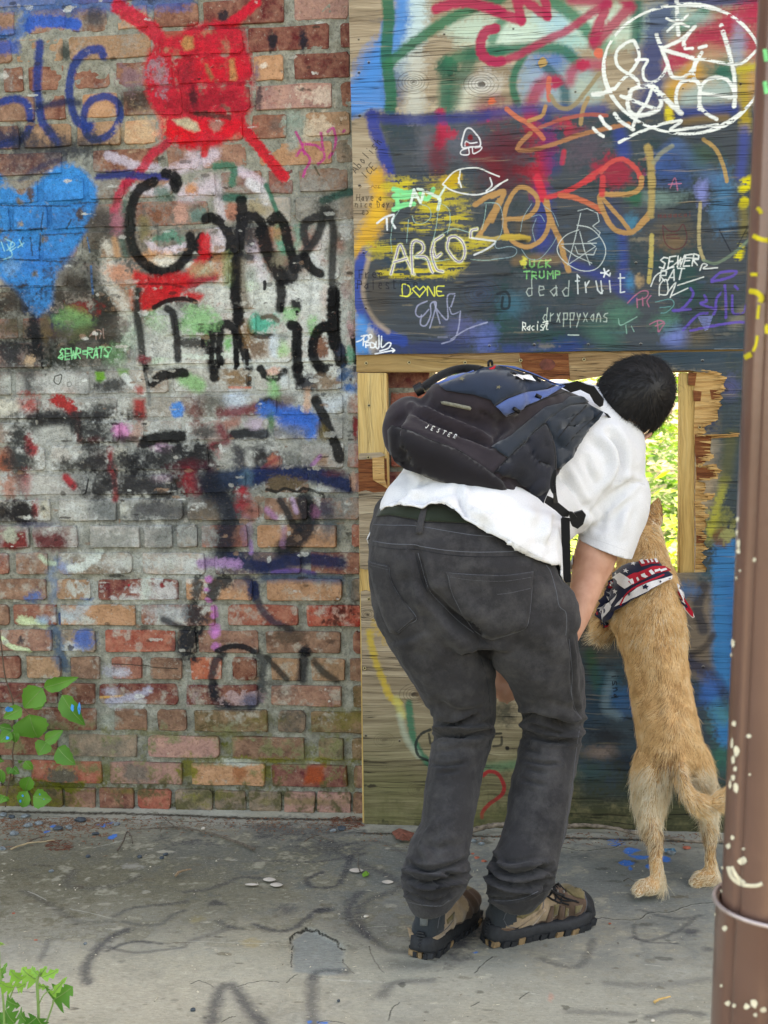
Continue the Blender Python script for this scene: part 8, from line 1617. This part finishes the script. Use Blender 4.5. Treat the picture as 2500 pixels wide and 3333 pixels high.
for x, y, r, dk in ((560,762,18,1),(453,808,18,1),(655,720,13,1),(225,1010,15,1),(155,935,13,1),(718,685,7,1),(322,725,22,0),(285,785,20,0),(210,830,20,0),(222,895,24,0),(355,792,18,0),(298,852,14,0),(435,640,18,0),(405,685,14,0),(480,575,18,0),(365,650,10,0)):
    drape('star_print', DB, star(*d1((x, y))[0], r*.40,.15,1), ban if dk else bw, bn0,.0275,20,0,.006)
for pl in (((122,950),(122,1020),(160,1068),(218,1070),(290,1000),(340,935),(470,850)),((300,960),(340,870),(385,790),(450,735),(560,680),(720,612)),((130,1050),(180,1082),(220,1078))): ribbon('red_hem', BB, d1(*pl),6, br, bn0,.005,5)
t2 = drape('bandana_tail', DB, d1((805,705),(850,740),(900,820),(955,910),(985,950),(998,992),(980,1003),(925,945),(860,860),(835,800)), bw, dbody, .012,8,.0015,.004)
for pl, mt in ((((840,760),(870,770),(940,870),(985,950),(990,995),(960,975),(915,920),(900,870)), br),(((855,820),(890,830),(960,925),(950,940),(880,870)), ban)): drape('bandana_print', bvh_of(t2), d1(*pl), mt, t2,.0012,8,0,0)

# ================================================================== THE PIPE IN THE FOREGROUND
pipe = empty('drain_pipe', P(2560,3333,-2.3)*np.array([1,1,0]), 'brown fluted downpipe with chipped paint and yellow scribbles at the right edge of the frame', 'downpipe')
e0, e1 = P(2470,0,-2.3), P(2333,3333,-2.3); rp = .076
def pc_(z, r): t = (z-e1[2])/(e0[2]-e1[2]); c = e1+(e0-e1)*t; return np.array([c[0]+rp, c[1], z])
zj = P(2318,2925,-2.3)[2]
def pipe_sec(name, z0, z1, r, lip):
    v, f = [], []; n = 96; zs = np.linspace(z0, z1,14) if not lip else np.concatenate([np.linspace(z0, z1-.006,10), [z1-.003, z1, z1-.001, z1-.012]])
    for i, z in enumerate(zs):
        c = pc_(z, r)
        for k in range(n):
            t = 2*math.pi*k/n; fl = 0
            for g0 in (-2.62,-2.02,-1.42,-.9,.2,1.2,2.2): fl -= .0055*math.exp(-((t-(g0 % (2*math.pi)))/.05)**2)
            rr = r+fl+(0 if not lip or i < len(zs)-4 else (.0022 if i < len(zs)-2 else -.004))
            v.append((c[0]+rr*math.cos(t), c[1]+rr*math.sin(t), z))
    for i in range(len(zs)-1):
        for k in range(n): k2 = (k+1) % n; f.append((i*n+k, i*n+k2,(i+1)*n+k2,(i+1)*n+k))
    return mesh(name, v, f, MP, pipe, True)
mp_ = M('chipped_brown_paint', .28,.7,.2); n = mp_.noise(30,6,.7); n2 = mp_.noise(5,3)
mp_.col(mp_.mix(mp_.ramp(n, [(.70,0.0),(.72,1.0)]), mp_.ramp(n2, [(.3,(100,70,60)),(.7,(124,92,80))]),(206,198,176))); mp_.bump(mp_.noise(90,3),.15,.002); MP = mp_.m
upp = pipe_sec('upper_pipe', zj-.02,3.2, rp, False); lwp = pipe_sec('lower_pipe', 0.0, zj, rp+.006, True)
ring = [pc_(zj, 0)+np.array([(rp+.0075)*math.cos(t),(rp+.0075)*math.sin(t),0]) for t in np.linspace(0,2*math.pi, 49)]
pipe_obj('joint_rim', ring, .0026, simple('bare_metal_rim', (196,180,176),.3,.1, metal=.5), lwp, 6)
UB = bvh_of(upp, lwp); M_CHIP = simple('pale_undercoat', (222,214,190),.8,.08,90,.3); M_YEL = simple('yellow_spray', (206,190,44),.6,.1)
def d2(*p): return T(1900,2300, p, .36166)
def blob(cx, cy, rx, ry, sd): r = random.Random(sd); return [(cx+rx*math.cos(t*.6283)*r.uniform(.65,1.2), cy+ry*math.sin(t*.6283)*r.uniform(.65,1.2)) for t in range(10)]
for k, (x, y, rx, ry) in enumerate([(1430,1390,50,48),(1490,265,34,22),(1345,1180,22,26),(1310,1255,28,34),(1500,610,16,12),(1360,150,22,34),(1380,400,34,60),(1350,480,26,50),(1370,560,22,34),(1350,640,26,40),(1375,730,30,60),(1340,330,16,60),(1325,700,16,50),(1240,1660,20,18),(1250,1450,20,16),(1440,1280,20,14),(1190,1870,12,14)]): drape('paint_chip', UB, blob(*d2((x, y))[0], rx*.3, ry*.3, k), M_CHIP, upp, .0009,8)
for k, (x, y, rx, ry) in enumerate([(1540,475,28,28),(1390,110,22,30),(1385,230,16,34),(1400,330,26,50),(1400,400,22,40),(1412,575,14,16),(1380,640,10,20),(1350,1230,24,50),(1330,1330,14,30)]): drape('paint_chip', UB, blob(*d1((x, y))[0], rx*.3, ry*.3,40+k), M_CHIP, upp, .0009,8)
for k, (x, y, r) in enumerate([(2432,3275,11),(2455,3265,15),(2485,3285,10),(2460,3303,7),(2370,3265,9),(2392,3272,7),(2362,3022,9),(2350,3208,5)]): drape('paint_chip', UB, blob(x, y, r, r, 70+k), M_CHIP, lwp, .0009,8)
for pl in (((1300,1440),(1330,1530),(1400,1590),(1480,1610),(1560,1610),(1610,1590)),((1330,1440),(1380,1530),(1450,1590))): ribbon('scrape', UB, d2(*pl),12, M_CHIP, upp, .001)
for pl, w_ in ((((1545,320),(1575,350),(1590,385)),13),(((1500,622),(1570,655),(1659,675)),15),(((1475,1040),(1550,1040)),11),(((1460,1218),(1540,1235),(1590,1290),(1570,1340)),17),(((1565,1370),(1552,1450),(1548,1520)),9),(((1545,1700),(1530,1800),(1500,1870)),9),(((1410,1940),(1450,1915),(1485,1900)),17),(((1640,1580),(1650,1680)),12)): ribbon('yellow_scribble', UB, a6(*pl), w_, M_YEL, upp, .0009)
for y in (180,285): ribbon('green_dab', UB, [(2490, y-20),(2496, y+20)], 14, simple('green_spray', (120,230,150),.6), upp, .0009)

# ================================================================== PLANTS
LV = leaf_mat('vine_leaf', (62,122,40),(92,152,56),.25); LV2 = leaf_mat('young_leaf', (110,168,60),(150,200,90),.3); M_STEM = simple('brown_stem', (94,76,62),.8,.15,80,.3); M_GST = simple('green_stem', (120,150,84),.6,.1); M_BLU = simple('blue_paint_spot', (40,150,220),.6,.08)
def leaf(px0, px1, wpx, y, mat, parent, lobes=0, droop=.0, label=None):
    a_, b_ = P(px0[0], px0[1], y), P(px1[0], px1[1], y-random.uniform(-.02,.025)); L = b_-a_; ln_ = np.linalg.norm(L); ax = L/ln_; w0 = m_at(px0[0], px0[1], y, wpx)*.72; sd = np.cross(ax, np.array([0,-1.0,0])); sd /= np.linalg.norm(sd); n0 = np.cross(sd, ax); v, f = [], []; S_ = 12 if lobes else 9
    tw_ = random.uniform(-.25,.25); sd = sd*math.cos(tw_)+n0*math.sin(tw_)*(1 if random.random() < .5 else -1)
    for i in range(S_+1):
        t = i/float(S_); w_ = w0*math.sin(math.pi*min(1, t**.72))**.85*(1-.15*t) if not lobes else w0*(.35+.65*abs(math.sin(t*math.pi*2.6+.4)))*math.sin(math.pi*min(1, t**.6+.02))**.5
        tz = .93 if i % 2 else 1.05; c = a_+L*t+n0*ln_*(.10*math.sin(t*3.1)-droop*t*t); fold = n0*w_*.28
        v += [c-sd*w_*tz+fold, c-sd*w_*.5+fold*.35, c, c+sd*w_*.5+fold*.35, c+sd*w_*tz+fold]
    for i in range(S_):
        for k in range(4): f.append((i*5+k, i*5+k+1,(i+1)*5+k+1,(i+1)*5+k))
    o = mesh('leaf', v, f, mat, parent, True); vein = pipe_obj('midrib', [a_+L*t+n0*ln_*(.10*math.sin(t*3.1)-droop*t*t)-n0*.0006*0 for t in (0,.3,.6,.9)], .0009, M_GST, o, 4); return o
def j1(*p): return T(0,2200, p)
vine = empty('vine', P(20,2560,-.06)*np.array([1,1,0]), 'climbing plant with broad green leaves and blue paint flecks against the brick wall', 'plant')
VL = [((395,105),(710,10),100),((385,112),(215,290),170),((558,172),(768,445),150),((395,200),(300,300),80),((200,292),(28,380),100),((265,345),(345,560),250),((405,590),(572,488),90),((425,590),(345,716),120),((520,645),(682,800),130),((115,480),(-10,450),70),((100,505),(-10,600),90),((130,492),(145,600),80),((225,765),(300,840),75),((205,770),(160,755),30),((105,828),(70,885),55),((118,828),(178,880),60),((272,905),(228,1038),100),((248,1035),(195,1182),105),((298,1082),(468,1112),130),((15,840),(25,965),70),((42,1078),(-5,1150),70),((38,1085),(78,1128),60),((-30,740),(40,770),40)]
vo = [leaf(j1(a_)[0], j1(b_)[0], w_*.36166,-.05-.05*random.random(), LV, vine) for a_, b_, w_ in VL]
for pl, r in ((((-8,-440),(20,-200),(50,20),(110,200),(122,330),(125,450),(132,560),(112,700),(122,800),(92,900),(62,1060),(50,1180)),.0022),(((120,210),(215,150),(395,106),(480,130),(562,172)),.0012),(((122,290),(200,290),(265,345)),.0012),(((130,530),(300,550),(408,590),(520,642)),.0012),(((110,760),(200,770),(225,765)),.001),(((92,900),(200,920),(272,905)),.001),(((240,1035),(270,1050),(298,1082)),.001),(((122,480),(128,492)),.001),(((-20,740),(0,690)),.001)): pipe_obj('stem', [P(*p_, -.055) for p_ in j1(*pl)], r, M_STEM, vine, 6)
for k, (x, y, rx, ry) in enumerate(((82,300,42,22),(655,285,16,34),(715,290,14,50),(745,350,8,22),(68,560,18,16),(205,1078,10,12),(184,1125,12,14),(360,1065,7,9),(395,1110,5,5))):
    bb = bvh_of(*vo); drape('paint_fleck', bb, blob(*j1((x, y))[0], rx*.36, ry*.36,90+k), M_BLU, vine, .0012,5,0,0,-.12)
herb = empty('weed', P(60,3420,-1.5)*np.array([1,1,0]), 'bright green lobed weed growing at the bottom left corner of the floor', 'plant')
for a_, b_, w_, mt in (((480,1440),(650,1330),210, LV),((470,1400),(590,1250),60, LV2),((340,1260),(190,1160),150, LV2),((200,1260),(90,1180),110, LV2),((130,1330),(-10,1290),120, LV2),((150,1330),(230,1300),90, LV2),((345,1220),(280,1140),60, LV2),((360,1230),(420,1140),60, LV2),((380,1240),(535,1170),70, LV2),((60,1440),(175,1500),120, LV),((50,1530),(130,1659),190, LV),((180,1550),(250,1659),130, LV),((330,1600),(230,1680),120, LV),((340,1610),(410,1690),130, LV),((0,1250),(60,1110),50, LV),((-10,920),(36,950),60, LV2),((20,1560),(-30,1640),100, LV),((350,1310),(440,1330),50, LV2)): leaf(f1(a_)[0], f1(b_)[0], w_*.36166,-1.5+random.uniform(-.05,.05), mt, herb, 1,.1)
for pl, r in ((((350,1720),(345,1500),(335,1300),(345,1220),(360,1200)),.0028),(((400,1700),(470,1500),(480,1440)),.0016),(((40,1720),(30,1450),(0,1200),(-10,1000)),.0022),(((70,1500),(100,1400),(150,1270)),.0014),(((350,1480),(400,1390),(480,1340),(560,1270)),.0012)): pipe_obj('stem', [P(*p_, -1.5) for p_ in f1(*pl)], r, M_GST, herb, 6)

# ================================================================== DEBRIS ON THE FLOOR
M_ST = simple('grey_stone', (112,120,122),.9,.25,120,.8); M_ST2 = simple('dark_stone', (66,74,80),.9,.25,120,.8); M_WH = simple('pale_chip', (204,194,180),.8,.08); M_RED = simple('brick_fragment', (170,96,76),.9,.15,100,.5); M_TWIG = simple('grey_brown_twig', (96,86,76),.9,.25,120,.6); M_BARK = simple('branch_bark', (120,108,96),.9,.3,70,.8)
def stone(px, py, r_px, mat, label, group, flat=.6, cat='stone', name='stone', sd=0):
    c = FL(px, py); r = m_at(px, py, c[1], r_px); rr = random.Random(int(px*7+py)); bm = bmesh.new(); bmesh.ops.create_icosphere(bm, subdivisions=2, radius=1.0)
    ax_ = (rr.uniform(.8,1.2), rr.uniform(.7,1.1), flat)
    pl_ = [Vector((rr.gauss(0,1), rr.gauss(0,1), rr.gauss(0,1))).normalized() for _ in range(9)]
    for v in bm.verts:
        p = v.co.copy()
        for n_ in pl_: d = p.dot(n_)-rr.uniform(.62,.8); p -= n_*max(0, d)*.9
        v.co = Vector((p.x*ax_[0], p.y*ax_[1], p.z*ax_[2]))*r
    me = bpy.data.meshes.new(name); bm.to_mesh(me); bm.free(); o = link(name, me, mat); o.location = (c[0], c[1], max(0, on_floor(c[0], c[1]))+r*flat*.55); o.rotation_euler = (0,0, rr.uniform(0,6)); return tag(o, label, cat, group)
SG = 'loose stones along the foot of the brick wall'
for x, y, r, k, t in ((85,2660,17,0, 'pale grey stone under the vine, rightmost of the three by the stem'),(12,2655,15,0, 'grey stone at the left edge of the frame under the vine'),(38,2662,12,1, 'small dark stone between two paler ones under the vine stem'),(45,2716,18,0, 'flat whitish grey stone nearest the viewer in the left heap'),(92,2690,19,0, 'broad grey stone in the middle of the left heap'),(128,2684,16,0, 'grey stone beside the middle of the heap, near the wall'),(190,2700,19,1, 'dark stone with a blue fleck right of the heap'),(225,2697,18,0, 'long grey stone lying right of the dark one'),(262,2673,21,1, 'largest dark rounded stone against the wall base'),(310,2716,13,1, 'dark stone on the floor below the blue paint spots'),(380,2686,15,0, 'grey stone beside the blue paint flecks by the twig'),(288,2790,10,1, 'upright slate grey stone alone on the stained floor'),(455,2792,10,1, 'small flat dark pebble left of the pair'),(540,2784,13,1, 'dark stone of the touching pair on the stained floor'),(528,2795,9,1, 'small dark stone tucked against the bigger one of the pair'),(1112,2700,18,1, 'blue grey stone near the corner of the board'),(1085,2706,14,0, 'pale stone leaning on the blue grey one by the board'),(168,2838,9,0, 'speckled pale pebble left on the open floor'),(278,3075,7,0, 'smooth pale pebble among dry crumbs on the floor'),(628,3290,11,1, 'dark nugget of gravel near the bottom of the frame'),(1102,3260,8,1, 'small teal grey nugget at the lower middle of the floor'),(8,2765,16,0, 'shiny pale stone cut off by the left edge'),(662,2700,10,2, 'white round pebble beside the long twig'),(1192,2985,9,2, 'white pebble with a pale straw beside it'),(2185,2780,19,0, 'broken grey lump of concrete between the hind paws of the dog'),(2235,2762,13,3, 'red brick fragment behind the dog between its legs'),(1543,2740,11,0, 'squarish grey stone between the boots and the board'),(1567,2750,11,0, 'second squarish grey stone, right of its twin'),(2125,3325,9,2, 'whitish pebble at the bottom edge, right of the middle')):
    stone(x, y, r, (M_ST, M_ST2, M_WH, M_RED)[k], t, SG if x < 1200 and y < 2800 else 'scattered stones on the floor', .42 if r > 12 else .6)
for x, y, r, t in ((1552,2793,11, 'largest terracotta crumb between the boots'),(1575,2805,12, 'long terracotta crumb nearest the right boot'),(1538,2780,7, 'small terracotta crumb furthest from the boots'),(45,2974,7, 'orange chip alone at the left of the floor'),(117,3063,7, 'pinkish brown chip near the left weed'),(1985,3007,7, 'orange chip right of the right boot toe')): stone(x, y, r, M_RED, t, 'terracotta crumbs', .35, 'brick chip', 'brick_chip')
for x, y, rx, t in ((877,2868,20, 'upper of two pale sun fleck discs lying together on the floor'),(900,2885,20, 'lower of two pale sun fleck discs lying together on the floor'),(820,2884,22, 'thin streak of a sun fleck disc left of the pair'),(1160,2838,22, 'pale sun fleck disc by a curved twig and green leaf bit'),(1262,2876,18, 'faded pinkish sun fleck disc left of the boots')):  # thin pale discs modelled in place of flecks of sunlight on the concrete
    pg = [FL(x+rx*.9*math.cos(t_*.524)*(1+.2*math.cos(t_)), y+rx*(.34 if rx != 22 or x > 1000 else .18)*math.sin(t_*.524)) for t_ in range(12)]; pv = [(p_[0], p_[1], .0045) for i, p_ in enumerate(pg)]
    tag(mesh('sunfleck', pv+[(np.mean([p_[0] for p_ in pg]), np.mean([p_[1] for p_ in pg]),.0065)], [(i, (i+1) % 12,12) for i in range(12)], M_WH, None, True), t, 'sunfleck', 'pale sun fleck discs on the floor')
def twig(pts, r_px, label, mat=M_TWIG, name='twig', cat='twig', z=.006, side=()):
    p0 = FL(*pts[0]); r = m_at(pts[0][0], pts[0][1], p0[1], r_px); pp = [FL(x, y, z+random.uniform(0,.004)) for x, y in pts]; sp_ = spline(pp, 6); n = len(sp_)
    parts = [tube_vf([p_+np.array([0,0, random.uniform(-.0006,.0012)]) for p_ in sp_], [r*(1-.55*i/n)*random.uniform(.85,1.18) for i in range(n)], 7)]
    for s_ in side: parts.append(tube_vf([FL(x, y, z+.004) for x, y in s_], [r*.5, r*.4, r*.3][:len(s_)], 5))
    return tag(mesh(name, *join_vf(*parts), mat, None, True), label, cat, 'twigs and branches')
twig([(828,2764),(790,2748),(740,2730),(690,2712),(630,2700),(570,2692),(500,2696),(420,2702)], 4.4, 'longest dark twig lying along the foot of the brick wall', side=(((572,2692),(540,2668),(512,2645)),))
twig([(382,2768),(400,2740),(412,2710),(425,2716),(432,2745)], 3.2, 'short forked twig right of the blue paint flecks')
twig([(35,2763),(90,2745),(140,2740),(180,2734)], 3, 'pale straight twig on the litter at the left', simple('pale_straw', (170,150,118),.8,.1)); twig([(85,2745),(120,2728),(160,2722)], 3, 'brown curved twig behind the pale straight one')
twig([(990,2738),(1030,2720),(1060,2728),(1085,2738)], 2.4, 'thin bent twig near the corner of the board'); twig([(572,2850),(585,2838),(605,2832),(622,2830)], 4.6, 'thick short stick in the middle of the stained floor', simple('tan_stick', (150,126,100),.8,.15,90,.4)); twig([(1172,2836),(1165,2815),(1168,2792)], 2.2, 'tiny curved twig standing over a pale sun fleck disc')
twig([(2130,3262),(2150,3252),(2182,3244)], 5, 'chunky splinter of light wood on the floor near the pipe', simple('split_wood', (196,160,104),.8,.12), 'wood_splinter', 'splinter'); twig([(2030,2868),(2045,2860),(2065,2870)], 1.8, 'fine reddish twig by the paw of the dog')
twig([(1535,2703),(1590,2690),(1640,2685),(1700,2690),(1830,2690),(1900,2686),(1985,2694),(2070,2712),(2150,2722),(2250,2738),(2360,2738)], 9, 'long grey branch lying along the foot of the plywood', M_BARK, 'branch', 'branch', .016)
bk = [FL(*p_) for p_ in ((1275,2722),(1300,2716),(1340,2722),(1352,2735),(1330,2750),(1310,2756),(1290,2744))]
tag(mesh('bark_flake', [(p_[0], p_[1], .012+.006*(i % 2)) for i, p_ in enumerate(bk)]+[(np.mean([p_[0] for p_ in bk]), np.mean([p_[1] for p_ in bk]),.022)], [(i, (i+1) % 7,7) for i in range(7)], simple('red_brown_bark', (120,72,58),.9,.25,90,.6)), 'reddish brown flake of bark at the foot of the board', 'bark flake')
tag(mesh('leaf_scrap', [(p_[0], p_[1], .004+.003*(i % 2)) for i, p_ in enumerate([FL(x, y) for x, y in ((1178,2850),(1192,2842),(1203,2848),(1198,2858),(1182,2860))])], [(0,1,2,3,4)], LV2), 'small green leaf scrap beside a pale sun fleck disc', 'leaf')
# countless crumbs, needles and grit
vs_, fs_ = [], []; R5 = random.Random(3)
def crumb(px, py, s_, lone=0):
    c = FL(px, py); z = on_floor(c[0], c[1]); a_ = R5.uniform(0,6.28); l_ = s_*R5.uniform(.6,1.6)*(3 if lone else 1); w_ = s_*R5.uniform(.3,.7)*(.35 if lone else 1); o_ = len(vs_); ca, sa = math.cos(a_), math.sin(a_)
    for x, y, h in ((-l_, -w_, 0),(l_, -w_, 0),(l_, w_, 0),(-l_, w_, 0),(0,0, w_*1.2+.0008)): vs_.append((c[0]+x*ca-y*sa, c[1]+x*sa+y*ca, z+.0006+h))
    fs_.extend([(o_, o_+1, o_+4),(o_+1, o_+2, o_+4),(o_+2, o_+3, o_+4),(o_+3, o_, o_+4)])
for i in range(900): crumb(R5.uniform(0,1180),2652+abs(R5.gauss(0,26))+10, R5.uniform(.001,.0035), R5.random() < .4)
for i in range(520): crumb(R5.uniform(0,360),2665+abs(R5.gauss(0,34)), R5.uniform(.001,.004), R5.random() < .5)
for i in range(420): crumb(R5.uniform(1180,2420),2712+abs(R5.gauss(0,16))+(R5.random() < .2)*20, R5.uniform(.001,.003), R5.random() < .4)
tag(mesh('litter', vs_, fs_, simple('brown_litter', (110,78,60),.95,.45,300)), 'brown needles and crumbs gathered along the wall', kind='stuff'); vs_, fs_ = [], []
for i in range(420): crumb(R5.uniform(0,2330), R5.uniform(2740,3330), R5.uniform(.0008,.0024), R5.random() < .3)
tag(mesh('grit', vs_, fs_, simple('pale_and_dark_grit', (150,142,126),.95,.6,90)), 'scattered specks of grit over the concrete', kind='stuff')
for x0, x1, y0, y1, n_ in ((150,230,2735,2770,90),(1080,1180,2660,2700,120)):
    vs_, fs_ = [], []
    for i in range(n_): crumb(R5.uniform(x0, x1), R5.uniform(y0, y1),.003, True)
    tag(mesh('dry_needles', vs_, fs_, simple('rust_needles', (104,62,46),.9,.3,300)), 'little clump of rusty dry needles', kind='stuff')
# grooves between posts and panels stay as built; one stray wrapper behind the dog
tag(mesh('wrapper', [FL(2160,2762,.004), FL(2195,2760,.014), FL(2202,2772,.006), FL(2165,2774,.002)], [(0,1,2,3)], simple('silver_blue_wrapper', (120,170,206),.25,.3,200, metal=.6), None, True), 'crumpled silver blue wrapper by the branch behind the dog', 'wrapper')
